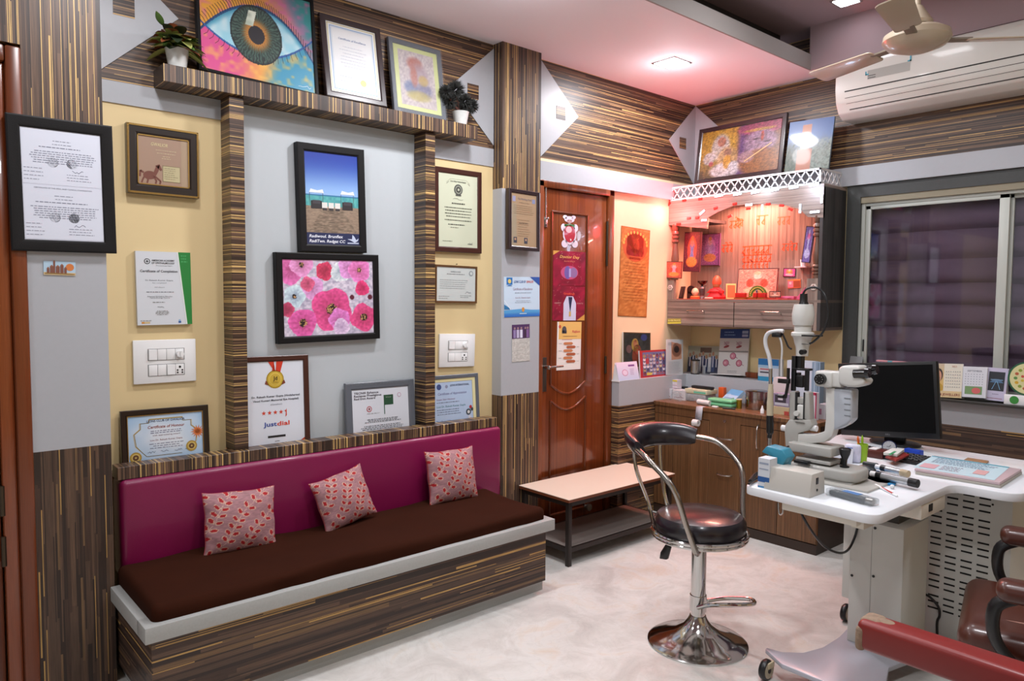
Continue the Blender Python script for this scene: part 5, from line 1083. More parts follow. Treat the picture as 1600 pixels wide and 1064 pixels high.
x = at(1104, -.22); mb = MB().m(mat('dull_metal', '#6a6264', .35, metal=.8)); mb.cyl((x, -.24, ZS+.004), (x, -.24, ZS+.09), .002, seg=8); mb.cyl((x, -.24, ZS+.004), (x, -.24, ZS+.008), .014, seg=16); mb.cyl((x-.01, -.24, ZS+.09), (x+.01, -.24, ZS+.09), .003, seg=8); tag(mb.build('incense_stand'), 'thin upright metal incense stand beside the red-draped idol', 'stand')
x = at(1121, -.17); t = thing('draped_idol', 'small idol wrapped in bright red cloth with an orange crown in the shrine', 'figurine', (x, -.18, ZS+.004))
mb = MB().m(mat('bright_red_cloth', '#b8141c', .75, bump=.4, bscale=60)); mb.lathe([(0, 0), (.055, 0), (.06, .012), (.045, .035), (.05, .05), (.035, .062), (.02, .075), (0, .08)], seg=26)
mb.prism([(-.06, .04), (-.03, .065), (.02, .07), (.055, .055), (.06, .03), (.02, .045), (-.03, .035)], -.03, -.012, bev=.004); mb.build('cloth', t)
mb = MB().m(mat('tan_idol', '#a8643c', .5)); mb.ball((0, -.005, .09), .024, (1, .9, 1)); mb.build('head', t); mb = MB().m(mat('orange_crown', '#c8482a', .5, noise=.4, nscale=90)); mb.lathe([(0, .095), (.028, .095), (.03, .11), (.024, .135), (.012, .15), (0, .155)], c=(0, 0, 0)); mb.build('crown', t)
x = at(1141, -.15); mb = MB().m(mat('lime_board', '#c9c07a', .5)); mb.box((-.032, -.004, 0), (.032, .004, .1), M=Matrix.Translation((x, -.14, ZS+.004)) @ R3(rz=.9, rx=-.08)); mb.m(mat('tan_idol', '#a8643c', .5)).box((-.026, -.006, .01), (.026, -.004, .09), M=Matrix.Translation((x, -.14, ZS+.004)) @ R3(rz=.9, rx=-.08)); tag(mb.build('angled_picture'), 'yellow-edged picture turned edge-on beside the red-draped idol', 'picture')
x = at(1107, -.26); mb = MB().m(mat('cream_soap', '#d8b8a8', .5)); mb.box((x-.025, -.27, ZS+.004), (x+.025, -.24, ZS+.014), .004); tag(mb.build('offering_dish'), 'low cream oval dish at the front edge of the shrine', 'dish')
x = at(1250, -.2); mb = MB().m(mat('pink_foil', '#c05a80', .5)); mb.prism([(x-.03, ZS+.004), (x+.02, ZS+.004), (x+.03, ZS+.075), (x+.01, ZS+.05)], -.2, -.19); tag(mb.build('folded_card'), 'pink folded card leaning at the far right of the shrine', 'card')
# stickers
M, w_, h_ = fitB([(1043, 498.5), (1064, 497), (1064, 506), (1043, 505.5)], MY-.0008); a = Art(w_, h_, '#9a8f3a'); a.rect(0, 0, 1, .3, '#c9c04a', 1); a.text('SILVER PALACE', .5, .65, .3, '#e3dd8a', 2, wid=.9, bold=True); tag(a.build('sticker', None, 0, PRINT, M, thick=.0007), 'tiny yellow sticker on the lower left corner of the shrine drawer', 'sticker')

# ================================================================ counter under the shrine
CX0, CX1, CY = .1, 1.212, -.53
ct = thing('counter_cabinet', 'walnut base cabinet with steel handles standing under the shrine', 'cabinet', ((CX0+CX1)/2, -.35, 0))
def cr(o): o.location = -Vector(ct.location); return o
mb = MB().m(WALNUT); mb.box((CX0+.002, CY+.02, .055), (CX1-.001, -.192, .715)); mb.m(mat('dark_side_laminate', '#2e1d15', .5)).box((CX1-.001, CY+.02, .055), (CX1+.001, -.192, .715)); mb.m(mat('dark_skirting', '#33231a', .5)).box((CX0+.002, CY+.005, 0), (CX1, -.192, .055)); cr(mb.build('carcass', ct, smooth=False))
mb = MB().m(WALNUT); mb.box((CX0+.001, CY-.012, .712), (CX1+.006, -.191, .736), .002, 1); cr(mb.build('countertop', ct))
mb = MB().m(WALNUT); mb.box((CX0+.003, CY+.002, .66), (CX1-.001, CY+.02, .71)); cr(mb.build('top_rail', ct, smooth=False))
def vhandle(parent, x, z0, z1):
    mb = MB().m(STEEL); mb.tube([(x, CY, z0), (x+.004, CY-.022, z0+.02), (x+.006, CY-.028, (z0+z1)/2), (x+.004, CY-.022, z1-.02), (x, CY, z1)], .0045, seg=8); mb.build('handle', parent)
def hhandle(parent, x0, x1, z):
    mb = MB().m(STEEL); mb.tube([(x0, CY, z), (x0+.012, CY-.022, z), ((x0+x1)/2, CY-.026, z-.002), (x1-.012, CY-.022, z), (x1, CY, z)], .0045, seg=8); mb.build('handle', parent)
def front(nm, x0, x1, z0, z1, kind):
    mb = MB().m(WALNUT); mb.box((x0+.0015, CY, z0+.0015), (x1-.0015, CY+.018, z1-.0015), .001, 1); o = cr(mb.build(nm, ct))
    if kind[0] == 'v': vhandle(o, kind[1], kind[2], kind[3])
    elif kind[0] == 'h': hhandle(o, kind[1], kind[2], kind[3])
front('door', CX0+.003, .25, .06, .658, 'n'); front('door', .25, .52, .06, .658, ('v', .405, .54, .635))
front('drawer', .52, .735, .45, .71, ('h', .58, .69, .565)); front('drawer', .52, .735, .06, .45, ('h', .585, .685, .345)); front('door', .735, .98, .06, .658, ('v', .85, .53, .675)); front('door', .98, CX1-.002, .06, .658, 'n')
mb = MB().m(STEEL); p = BY(1132.5, 658, CY); mb.cyl((p.x, CY, p.z), (p.x, CY-.004, p.z), .010, seg=18); mb.m(BLACK).cyl((p.x, CY-.004, p.z), (p.x, CY-.005, p.z), .003, seg=8); cr(mb.build('lock', ct))

ZC, ZL = .736, .889
# --- on the ledge, left wall part (x .0-.1) and back part (y -.19-0)
def board(nm, lab, cat, cs, plane, art, thick=.004, material=None, **k):
    M, w, h = plane(cs, **k); a = Art(w, h, '#cccccc'); art(a); return tag(a.build(nm, None, 0, material or PRINT, M, thick=thick), lab, cat)
def ar_dark(a):
    a.raster(lambda u, v: mixc(rgb('#151a16'), rgb('#2f3a3c'), noise2(u*3, v*3, 7, 4)), 20, 20)
    for (x, y, rx, ry, c) in ((.5, .3, .18, .34, '#6a3a2a'), (.42, .62, .13, .2, '#8a7a3a'), (.43, .66, .08, .12, '#c08a6a'), (.2, .5, .1, .12, '#5a4a4a'), (.46, .42, .12, .1, '#b0604a'), (.75, .85, .12, .1, '#2a3a6a')): a.ell(x, y, rx, ry, c, 2)
    a.box(0, 0, 1, 1, .006, '#5a5238', 3)
board('deity_picture', 'dark framed picture of a seated figure leaning on the wall above the ledge', 'picture', [(974.3, 519.6), (1016.3, 519), (1016, 572), (973.6, 571)], fitL, ar_dark, .01, PRINTG, x=.025, tilt=.05, z0=ZL)
def ar_crowd(a):
    r = random.Random(5); a.rect(0, 0, 1, 1, '#a82c34', 1); a.rect(.1, .07, .97, .93, '#6a6a94', 2)
    for i in range(7):
        for j in range(6):
            x, y = .16+.12*i, .14+.13*j; a.ell(x, y, .055, .06, r.choice(['#8a5a70', '#b0b0c0', '#4a4a70', '#c0b08a', '#7a3a50', '#9a8a6a', '#d0ccd8']), 3, 8); a.ell(x, y+.05, .025, .025, r.choice(['#a8745a', '#3a2a30']), 4, 8)
    a.rect(.22, .08, .4, .17, '#c9b84a', 5); a.rect(.2, .5, .32, .7, '#a83a4a', 5)
board('photo_print', 'red-bordered group photograph standing on the ledge', 'photo', [(999.2, 548), (1040.7, 545.8), (1042.3, 586.5), (1001, 591)], fitL, ar_crowd, .01, PRINTG, x=.075, tilt=.08, z0=ZL)
def ar_lids(a):
    a.rect(0, 0, 1, 1, '#b9bdc0', 1); a.poly([(.28, .93), (.9, .86), (.92, .45), (.3, .42)], '#b98a70', 2); a.ell(.6, .72, .16, .1, '#3a2a26', 3); a.ell(.6, .7, .3, .2, '#a8705a', 2); a.ell(.6, .7, .13, .07, '#2a1c1c', 4); a.words(.08, .5, .9, .84, 3, .012, '#7a8086', 3); a.words(.1, .9, .36, .06, 8, .01, '#8a9096', 3, fill=1)
board('eye_brochure', 'white information sheet with an eye close-up standing in the ledge corner', 'brochure', [(1040, 529.5), (1066.6, 531), (1067.4, 584.6), (1042.6, 586.5)], fitL, ar_lids, .004, x=.09, tilt=.05, z0=ZL)
# wedge desk calendar at the ledge end
def desk_cal(lab, cs, plane, art, k, depth=.05):
    M, w, h = plane(cs, **k); t = thing('desk_calendar', lab, 'calendar', M=M); a = Art(w, h, '#cfcad6'); art(a); a.build('page', t, 0, PRINT, thick=.002)
    mb = MB().m(WHITE); mb.prism([(.003, -h/2), (depth, -h/2), (.008, h/2)], -w/2, w/2, plane='YZ'); mb.build('easel', t, smooth=False); return t
def ar_cal1(a): a.raster(lambda u, v: mixc(rgb('#aebfd8'), rgb('#d8c8dc'), v), 2, 6); a.rect(.55, .74, .85, .84, '#7a4a8a', 2); a.ell(.35, .42, .14, .18, '#c08aa8', 2); a.ell(.35, .42, .11, .14, '#cfc4d8', 3); a.words(.6, .85, .6, .3, 5, .03, '#9a8aa8')
desk_cal('white and lilac wedge desk calendar at the door end of the ledge', [(962.8, 566.3), (995.5, 564.7), (998.7, 592), (966, 596)], fitL, ar_cal1, dict(x=.09, tilt=.25, z0=ZL), .055)
# back ledge
def ar_team(a):
    a.rect(0, 0, 1, 1, '#8a8a7c', 1); a.rect(.4, .78, .75, .95, '#4a3a34', 2); r = random.Random(3)
    for i in range(9):
        x = .08+.105*i; hgt = .62+.06*math.sin(i*2.1); a.poly([(x-.06, .1), (x+.06, .1), (x+.055, hgt), (x-.055, hgt)], r.choice(['#27335a', '#1e2748', '#3a4a70', '#b0b4ba']), 3); a.ell(x, hgt+.08, .035, .065, '#8a6450', 4, 10); a.rect(x-.012, .3, x+.012, hgt, '#c9c9d0', 4)
    a.rect(0, 0, 1, .14, '#4a4c5a', 4); a.rect(.25, .1, .4, .4, '#9aa0aa', 5); a.rect(.5, .06, .6, .35, '#aab0ba', 5)
board('photo_print', 'team photograph of people in navy jackets standing on the back ledge', 'photo', [(1073.8, 540), (1125, 541.5), (1122, 588), (1075, 586)], fitB, ar_team, .006, PRINTG, y=-.05, tilt=.12, z0=ZL)
def ar_eyes(a):
    a.rect(0, 0, 1, 1, '#c4c5c4', 1); a.rect(0, .8, 1, 1, '#1f3f7a', 2); a.words(.15, .6, .93, .87, 2, .02, '#7a9ac8', 3); a.rect(.76, .9, .96, .96, '#9aaac8', 3); a.rect(.76, .83, .96, .88, '#9aaac8', 3); a.rect(0, .5, 1, .53, '#8a8c8c', 2)
    for (x, y) in ((.25, .65), (.68, .65)): a.ell(x, y+.04, .1, .04, '#b0a0a8', 3, ang=.3); a.ell(x, y-.03, .1, .025, '#8a3a44', 3, ang=.3); a.line([(x-.1, y+.08), (x+.08, y-.04)], .002, '#5a3a40', 4)
    for (x, y) in ((.5, .42), (.27, .27), (.72, .27)): a.ell(x, y, .105, None, '#8a3a58', 3); a.ell(x, y, .085, None, '#b8788a', 4); a.ell(x-.02, y, .035, None, '#c8a0a8', 5); a.line([(x+.09, y-.02), (x+.16, y-.05)], .003, '#8a3a58', 3)
    a.words(.3, .7, .1, .07, 2, .012, '#8a8f94', center=True)
M, w_, h_ = fitB([(1128, 514), (1171, 514), (1167, 588), (1119, 586)], -.06, tilt=.16, z0=ZL); t = thing('wall_calendar', 'tall easel calendar with eye diagrams and a navy header on the back ledge', 'calendar', M=M); a = Art(w_, h_, '#c4c5c4'); ar_eyes(a); a.build('sheet', t, 0, PRINT, thick=.003); mb = MB().m(WHITE); mb.box((-w_/2-.012, -.07, -h_/2), (w_/2, .0, -h_/2+.004)); mb.box((-w_/2, .003, -h_/2), (w_/2, .01, h_/2)); mb.build('card_base', t, smooth=False)
p = BY(1074, 590, -.12); t = thing('steel_tumbler', 'steel tumbler with a black rim and base standing in the ledge corner', 'cup', (.135, -.135, ZL))
mb = MB().m(STEEL); mb.lathe([(0, .004), (.029, .004), (.03, .09), (0, .09)], seg=30); mb.build('body', t); mb = MB().m(BLACK); mb.lathe([(0, 0), (.03, 0), (.03, .006), (0, .006)]); mb.lathe([(0, .09), (.0315, .09), (.0315, .098), (0, .098)]); mb.build('rim', t)
mb = MB().m(DOORD); p, q = BY(1168, 582, -.03), BY(1182, 591, -.03); mb.box((p.x, -.06, ZL), (q.x+.02, -.02, ZL+.035), .002); tag(mb.build('wooden_block'), 'small dark brown wooden block beside the tall easel calendar', 'block')
def carton(nm, lab, cat, px0, px1, ytop, y, d, z0, cols, z1=None, rz=0):
    """printed box: front face spans px0..px1 at depth y"""
    a0, b0 = BY(px0, 600, y), BY(px1, 600, y); zt = z1 or BY((px0+px1)/2, ytop, y).z; w = b0.x-a0.x; h = zt-z0
    M = Matrix.Translation(((a0.x+b0.x)/2, y, z0+h/2)) @ R3(rz=rz); a = Art(w, h, cols[0])
    for c in cols[1:]: a.rect(*c[:4], c[4], 1 if len(c) < 6 else c[5])
    return tag(a.build(nm, None, 0, PRINT, M, thick=d), lab, cat)
carton('medicine_box', 'tall blue and white medicine box at the right end of the back ledge', 'box', 1184, 1216, 561, -.15, .06, ZL, ['#c6ccd4', (0, .72, 1, 1, '#1f6fae'), (0, .0, 1, .2, '#2a86ae'), (0, .6, 1, .72, '#9ac0dc'), (.1, .5, .6, .56, '#c06a70', 2), (.1, .36, .55, .42, '#3a3c4a', 2)])
# --- on the counter
carton('medicine_box', 'small white carton with a yellow lid, topmost at the left end of the counter', 'box', 1038, 1058, 593, -.34, .05, ZC+.065, ['#cfc6cc', (0, .8, 1, 1, '#c9b93a'), (0, .35, 1, .42, '#b08a9a'), (0, .05, 1, .1, '#b08a9a')])
carton('medicine_box', 'wide white carton under the yellow-lidded one on the counter', 'box', 1031, 1050, 609, -.37, .09, ZC, ['#c4c6cc', (.1, .3, .9, .34, '#9aa0aa'), (.1, .6, .7, .64, '#9aa0aa')], z1=ZC+.064)
carton('medicine_box', 'white carton partly wrapped in clear plastic, second from the left on the counter', 'box', 1051, 1071, 609, -.38, .09, ZC, ['#c8c6c8', (.1, .2, .9, .3, '#b0a0a8'), (.1, .5, .8, .55, '#a8aab4')], z1=ZC+.062)
mb = MB().m(WRAP); r_ = random.Random(2); p = BY(1054, 630, -.44); V = [(p.x-.05+.1*i/6+.01*r_.random(), -.44+.02*r_.random()*j-.01*j, ZC+.001+.03*r_.random()*(j % 2)+.012*j) for i in range(7) for j in range(5)]; mb.faces(V, [(i*5+j, i*5+j+1, (i+1)*5+j+1, (i+1)*5+j) for i in range(6) for j in range(4)]); tag(mb.build('plastic_bag'), 'crumpled clear plastic bag in front of the white cartons', 'bag')
p = BY(1095, 612, -.32); 
mb = MB().m(mat('clear_plastic_case', '#9a9c9e', .2, noise=.4, nscale=60)); mb.box((p.x-.085, -.37, ZC), (p.x+.07, -.25, ZC+.05), .006); tag(mb.build('lens_case'), 'grey translucent lens case under the pale book on the counter', 'case')
mb = MB().m(mat('pale_book', '#c9c3a4', .5)); mb.box((p.x-.09, -.37, ZC+.051), (p.x+.08, -.25, ZC+.08), .002); mb.m(mat('mint_band', '#6ab89a', .5)).box((p.x-.02, -.3705, ZC+.056), (p.x+.07, -.3695, ZC+.068)); tag(mb.build('book'), 'cream and mint box file lying on the grey lens case', 'box')
mb = MB().m(BLACK); mb.box((p.x-.07, -.33, ZC+.081), (p.x+.085, -.29, ZC+.099), .006); tag(mb.build('spectacle_case'), 'long black spectacle case on top of the cream box file', 'case')
mb = MB().m(BLACK); q = BY(1063, 600, -.28); mb.box((q.x-.005, -.28, ZC), (q.x+.035, -.24, ZC+.075), .002); tag(mb.build('black_box'), 'upright black box behind the yellow-lidded carton', 'box')
q = BY(1128, 604, -.24); mb = MB().m(mat('orange_plastic', '#d0561e', .4)); mb.box((q.x-.02, -.25, ZC), (q.x+.02, -.215, ZC+.095), .004); tag(mb.build('orange_packet'), 'small orange packet standing behind the blue leaflet', 'packet')
a0 = Art(.12, .12, '#a8c4dc'); a0.rect(0, .6, 1, 1, '#5f9ac4', 1); a0.text('Hy', .3, .6, .16, '#c8e0ee', 2); a0.words(.1, .9, .35, .1, 3, .05, '#6a8aa8'); a0.ell(.8, .3, .12, None, '#5a9a7a', 2)
q = BY(1140, 612, -.33); tag(a0.build('leaflet', None, 0, PRINT, Matrix.Translation((q.x, -.31, ZC+.055)) @ R3(rx=-.9, rz=-.35), thick=.02), 'pale blue leaflet pack tilted behind the green pencil case', 'packet')
q = BY(1129, 625, -.42); t = thing('pencil_case', 'mint green plastic case with rounded ends on the counter', 'case', (q.x, -.42, ZC)); GRN = mat('mint_plastic', '#6fb98a', .35, coat=.2)
mb = MB().m(GRN); mb.box((-.085, -.035, 0), (.085, .035, .026), .012, 4); mb.build('tray', t); mb = MB().m(GRN); mb.box((-.087, -.037, .027), (.087, .037, .05), .015, 4); mb.build('lid', t)
q = BY(1099, 628, -.46); t = thing('tissue_roll', 'white paper roll lying at the counter edge with its strip hanging down', 'roll', (q.x, -.45, ZC+.0165)); mb = MB().m(mat('paper_white', '#cfcfcf', .7)); mb.cyl((-.045, 0, 0), (.05, -.012, 0), .0165, seg=20); mb.build('roll', t)
p0, p1 = BY(1093, 636, CY-.015), BY(1091, 656, CY-.015); mb = MB().m(mat('thin_tape', '#a8a8b0', .4)); wv = .024
mb.faces([(p0.x-wv, CY+.02, ZC+.001), (p0.x+wv, CY+.02, ZC+.001), (p0.x+wv, CY-.014, ZC), (p0.x-wv, CY-.014, ZC), (p1.x+wv, CY-.016, p1.z), (p1.x-wv, CY-.016, p1.z)], [(0, 1, 2, 3), (3, 2, 4, 5)]); t2 = tag(mb.build('adhesive_tape'), 'translucent tape strip running over the counter edge with its roll', 'tape'); t2.modifiers.new('s', 'SOLIDIFY').thickness = .001
mb = MB().m(mat('paper_white', '#cfcfcf', .7)); mb.lathe([(.008, -.02), (.02, -.02), (.02, .02), (.008, .02), (.008, -.02)], axis='X', c=(p1.x-.002, CY-.036, p1.z-.016)); mb.tube([(p1.x-.02, CY-.034, p1.z-.035), (p1.x-.035, CY-.03, p1.z-.07), (p1.x-.03, CY-.03, p1.z-.11)], .002, seg=6, flat=.4); o = mb.build('tape_roll', t2)
q = BY(1155, 628, -.40); mb = MB().m(mat('brass_thread', '#a88a2a', .3, metal=.8)); mb.lathe([(0, 0), (.016, 0), (.016, .052), (0, .052)], seg=20); mb.m(mat('cream_cap', '#c9b78f', .5)).lathe([(0, .052), (.018, .052), (.018, .057), (0, .057)], seg=20); o = tag(mb.build('brass_container'), 'small brass cylinder between the green case and the steel tins', 'container'); o.location = (q.x, -.40, ZC)
q = BY(1181, 620, -.34); t = thing('steel_tins', 'stack of polished round steel tins with a lid on the counter', 'tins', (q.x, -.33, ZC)); ch = mat('polished_tin', '#b5aaa5', .16, metal=1)
mb = MB().m(ch); mb.lathe([(0, 0), (.064, 0), (.067, .006), (.067, .06), (.07, .062), (.07, .066), (0, .066)], seg=36); mb.build('tin', t); mb = MB().m(ch); mb.lathe([(0, .0665), (.067, .0665), (.067, .1), (.07, .102), (.07, .108), (.062, .112), (0, .113)], seg=36); mb.build('lid', t)
q = BY(1191, 640, -.47); t = thing('dropper_bottle', 'tiny white eye-drop bottle on the counter right of the steel tins', 'bottle', (q.x, -.47, ZC)); mb = MB().m(WHITE); mb.lathe([(0, 0), (.011, 0), (.011, .022), (.007, .028), (0, .028)]); mb.build('body', t); mb = MB().m(WHITE); mb.lathe([(0, .028), (.007, .028), (.003, .045), (0, .046)]); mb.build('cap', t)
q = BY(1137, 641, -.49); mb = MB().m(BLACK); mb.tube([(q.x-.03, -.5, ZC+.005), (q.x+.04, -.47, ZC+.005)], .005, seg=8); tag(mb.build('pen'), 'short black pen lying on the counter in front of the green case', 'pen')
q = BY(1117, 635, -.49); mb = MB().m(WHITE); mb.box((q.x-.02, -.495, ZC), (q.x+.018, -.475, ZC+.008), .002); tag(mb.build('eraser'), 'little white eraser beside the paper roll on the counter', 'eraser')
# stationery and boxes behind the slit lamp
carton('white_box', 'white carton standing upright behind the slit lamp tower', 'box', 1229, 1268, 564, -.28, .08, ZC, ['#c2c8d4', (.1, .6, .9, .64, '#9aaac0'), (0, .0, 1, .05, '#9a8ac0')])
carton('paper_folder', 'grey-blue folder edge standing right of the upright white carton', 'folder', 1268, 1281, 566, -.3, .05, ZC, ['#7f93a8', (.3, 0, .4, 1, '#a8b8c8'), (.7, 0, .8, 1, '#5f7488')])
carton('white_box', 'pale pink-white carton left of the slit lamp tower on the counter', 'box', 1208, 1231, 574, -.33, .08, ZC+.07, ['#cdbfc0', (.1, .2, .6, .25, '#a88a90')], z1=ZC+.2)
carton('magazine', 'magazine with a dark picture cover standing behind the beige handle', 'magazine', 1209, 1234, 606, -.42, .06, ZC+.045, ['#8a8098', (.1, .3, .8, .9, '#3a3440', 1), (.3, .5, .6, .8, '#c9c4d0', 2), (.1, .1, .95, .3, '#b4b4c0', 2)], z1=ZC+.12)
carton('beige_box', 'flat beige box under the magazine on the counter', 'box', 1209, 1234, 632, -.43, .1, ZC, ['#b5a684', (.7, .0, 1, .5, '#a8443c')], z1=ZC+.044)
carton('folder', 'white folder with a crimson edge leaning right of the slit lamp tower', 'folder', 1262, 1278, 613, -.46, .02, ZC, ['#c6c0c8', (.86, 0, 1, 1, '#9a2a4c'), (0, .9, 1, 1, '#9a2a4c')], rz=-.25)
carton('plastic_tub', 'clear plastic tub with small labels at the right end of the counter', 'tub', 1279, 1291, 632, -.40, .08, ZC, ['#aaa8ae', (.2, .3, .5, .7, '#8a5a70')])

# ================================================================ on the window sill
ZW = .88
def ar_jew(a):
    a.rect(0, 0, 1, 1, '#cfcabb', 1); a.raster(lambda u, v: mixc(rgb('#c9a04a'), rgb('#b9a890'), v), 2, 4, 0, .2, .38, 1, 2); a.ell(.2, .66, .15, .2, '#2a1a18', 3); a.ell(.2, .62, .11, .17, '#b8846a', 4); a.ell(.2, .28, .18, .14, '#b08a2a', 3); a.line([(.14, .57), (.26, .57)], .002, '#8a2a2a', 5); a.ell(.2, .8, .02, .03, '#c9a030', 5)
    a.rect(0, .0, 1, .19, '#c9b184', 4); a.text('OM JEWELLERS', .55, .09, .07, '#7a2a24', 5, bold=True, wid=.8); a.text('2023', .72, .92, .05, '#a8603a', 5)
    for i in range(7):
        for j in range(6): a.rect(.45+.075*i, .3+.09*j, .48+.075*i, .33+.09*j, '#9a9a98', 5)
desk_cal('desk calendar with a bride portrait and a jeweller banner on the window sill', [(1459, 567.5), (1506, 569), (1501, 622), (1455, 620)], fitB, ar_jew, dict(y=-.075, tilt=.2, z0=ZW), .05)
def ar_month(a):
    a.rect(0, 0, 1, 1, '#c9cbd2', 1); a.text('SEPTEMBER', .5, .86, .06, '#555a66', wid=.6)
    for i in range(7):
        for j in range(5): a.rect(.12+.115*i, .42+.08*j, .16+.115*i, .445+.08*j, '#8a8e98', 2)
    a.rect(.14, .1, .84, .36, '#6a8a5a', 2); a.ell(.6, .22, .18, .1, '#c05a5a', 3)
desk_cal('white month calendar with a small green and red photo, middle of the window sill', [(1505, 572), (1543, 574), (1540, 622), (1501, 620)], fitB, ar_month, dict(y=-.07, tilt=.18, z0=ZW), .05)
def ar_bridge(a): a.rect(0, 0, 1, 1, '#b9b4cc', 1); a.rect(.1, .3, .88, .88, '#22262e', 2); a.poly([(.15, .55), (.85, .55), (.62, .66), (.38, .66)], '#4a6a8a', 3); a.line([(.48, .6), (.3, .34)], .002, '#7ab0d8', 4); a.line([(.52, .6), (.7, .34)], .002, '#7ab0d8', 4); a.rect(.2, .62, .8, .65, '#6a8aa8', 4); a.words(.3, .7, .2, .19, 1, .02, '#6a6a80', center=True); a.words(.1, .95, .07, .06, 1, .02, '#8a4a5a')
desk_cal('lilac desk calendar with a dark night bridge photo on the window sill', [(1544, 574), (1576, 576), (1570, 628), (1538, 624)], fitB, ar_bridge, dict(y=-.05, tilt=.15, z0=ZW), .05)
p = BY(1604, 590, -.06); t = thing('round_chart', 'round green-rimmed food chart on a white base at the end of the window sill', 'chart', (p.x+.005, -.06, ZW))
a = Art(.17, .17, None); a.ell(.5, .5, .5, .5, '#1f5a3a', 1, 40); a.ell(.5, .5, .45, .45, '#d3cf9a', 2, 40)
for i in range(14): an = 2*math.pi*i/14; a.ell(.5+.3*math.cos(an), .5+.3*math.sin(an), .05, .045, ['#c9a02a', '#8a9a3a', '#b05a3a', '#5a8a4a'][i % 4], 3, 10)
for i in range(7): an = 2*math.pi*i/7; a.ell(.5+.14*math.cos(an), .5+.14*math.sin(an), .04, .04, ['#c05040', '#c9b03a', '#9a6a3a'][i % 3], 3, 10)
o = a.build('disc', t, 0, PRINT); o.location = (0, 0, .135)
mb = MB().m(WHITE); mb.cyl((0, .001, .135), (0, .006, .135), .084, seg=40); mb.box((-.095, -.012, 0), (.12, .012, .05), .003); mb.m(mat('green_logo', '#3a8a3a', .5)).cyl((-.05, -.012, .025), (-.05, -.0135, .025), .02, seg=20); mb.m(mat('teal_logo', '#3a8a9a', .5)).cyl((.03, -.012, .025), (.03, -.0135, .025), .015, seg=20); mb.build('base', t)
# ================================================================ ophthalmic table with column, feet and vented cabinet
ZD = .74
ot = thing('instrument_table', 'white motorised instrument table with L-shaped top, steel column and castors', 'table', (1.93, -1.5, 0))
def orr(o): o.location = -Vector(ot.location); return o
def fillet(pts, rs, n=6):
    out = []; N_ = len(pts)
    for i, (p, r) in enumerate(zip(pts, rs)):
        p = Vector(p); a = (Vector(pts[i-1])-p).normalized(); b = (Vector(pts[(i+1) % N_])-p).normalized()
        if r == 0: out.append(tuple(p)); continue
        for k in range(n+1): t = k/n; out.append(tuple((1-t)**2*(p+a*r)+2*t*(1-t)*p+t*t*(p+b*r)))
    return out
TOP = fillet([(1.685, -2.055), (2.155, -2.085), (2.16, -1.45), (2.37, -1.455), (2.39, -.78), (1.45, -.78), (1.45, -1.2), (1.685, -1.35)], [.03, .06, .06, .08, .02, .02, .03, .04])
mb = MB().m(WTOP); mb.prism(TOP, ZD-.031, ZD, plane='XY', bev=.004); orr(mb.build('tabletop', ot))
mb = MB().m(WHMET); mb.box((1.848, -1.56, .08), (2.042, -1.32, .562), .003); mb.m(mat('black_screw', '#151515', .5))
for (x, z) in ((1.94, .545), (1.94, .36), (1.86, .34)): mb.cyl((x, -1.56, z), (x, -1.563, z), .005, seg=10)
mb.m(mat('panel_seam', '#8f8f8a', .6)).box((1.929, -1.5605, .08), (1.9305, -1.5595, .56)); orr(mb.build('column', ot))
mb = MB().m(mat('inner_column', '#4a4843', .5)); mb.box((1.87, -1.50, .5), (2.0, -1.36, ZD-.032)); orr(mb.build('inner_column', ot, smooth=False))  # coloured dark to put the shade of the gap below the tabletop into it
mb = MB().m(WHMET); mb.box((1.795, -1.50, .22), (1.842, -1.38, ZD-.032), .003); orr(mb.build('cable_cover', ot))
mb = MB().m(OFFW); mb.box((1.80, -2.0, .667), (2.06, -1.8, ZD-.032), .004); mb.box((2.03, -1.97, .655), (2.07, -1.84, .69)); orr(mb.build('under_tray', ot))
mb = MB().m(OFFW); mb.box((2.05, -1.72, .655), (2.155, -1.5, ZD-.032), .006); mb.m(BLACK).box((2.154, -1.66, .675), (2.158, -1.63, .70)); orr(mb.build('motor_box', ot))
# foot plate
foot = [DZ(px, py, .078) for px, py in ((1198, 1012), (1222, 1019), (1255, 1020), (1285, 1012), (1312, 995), (1335, 970))]
FP = [(p.x, p.y) for p in foot]+[(1.80, -1.24), (2.08, -1.24), (2.16, -1.33), (2.08, -1.5), (2.045, -1.66), (2.09, -1.8), (2.17, -1.93), (2.12, -1.98), (1.95, -1.93), (1.78, -1.93), (1.68, -1.87)]
mb = MB().m(mat('grey_foot_enamel', '#a9abb5', .35, coat=.2)); mb.prism(FP, .062, .08, plane='XY', bev=.004); orr(mb.build('foot_plate', ot))
for (x, y) in ((1.722, -1.935), (1.69, -1.215), (2.13, -1.94), (2.12, -1.27)):
    mb = MB().m(BLACK); mb.lathe([(.02, -.012), (.034, -.012), (.038, -.006), (.038, .006), (.034, .012), (.02, .012)], axis='X', c=(x, y, .038)); wh = mb.build('castor', ot); orr(wh)
    mb = MB().m(mat('tan_hub', '#a39a85', .4)); mb.cyl((x-.014, y, .038), (x+.014, y, .038), .029, seg=20); mb.m(BLACK); mb.cyl((x-.0155, y, .038), (x+.0155, y, .038), .010, seg=12); mb.m(mat('tan_fork', '#b5a98c', .4)); mb.box((x-.018, y-.012, .045), (x+.018, y+.03, .068), .004); mb.build('hub', wh)
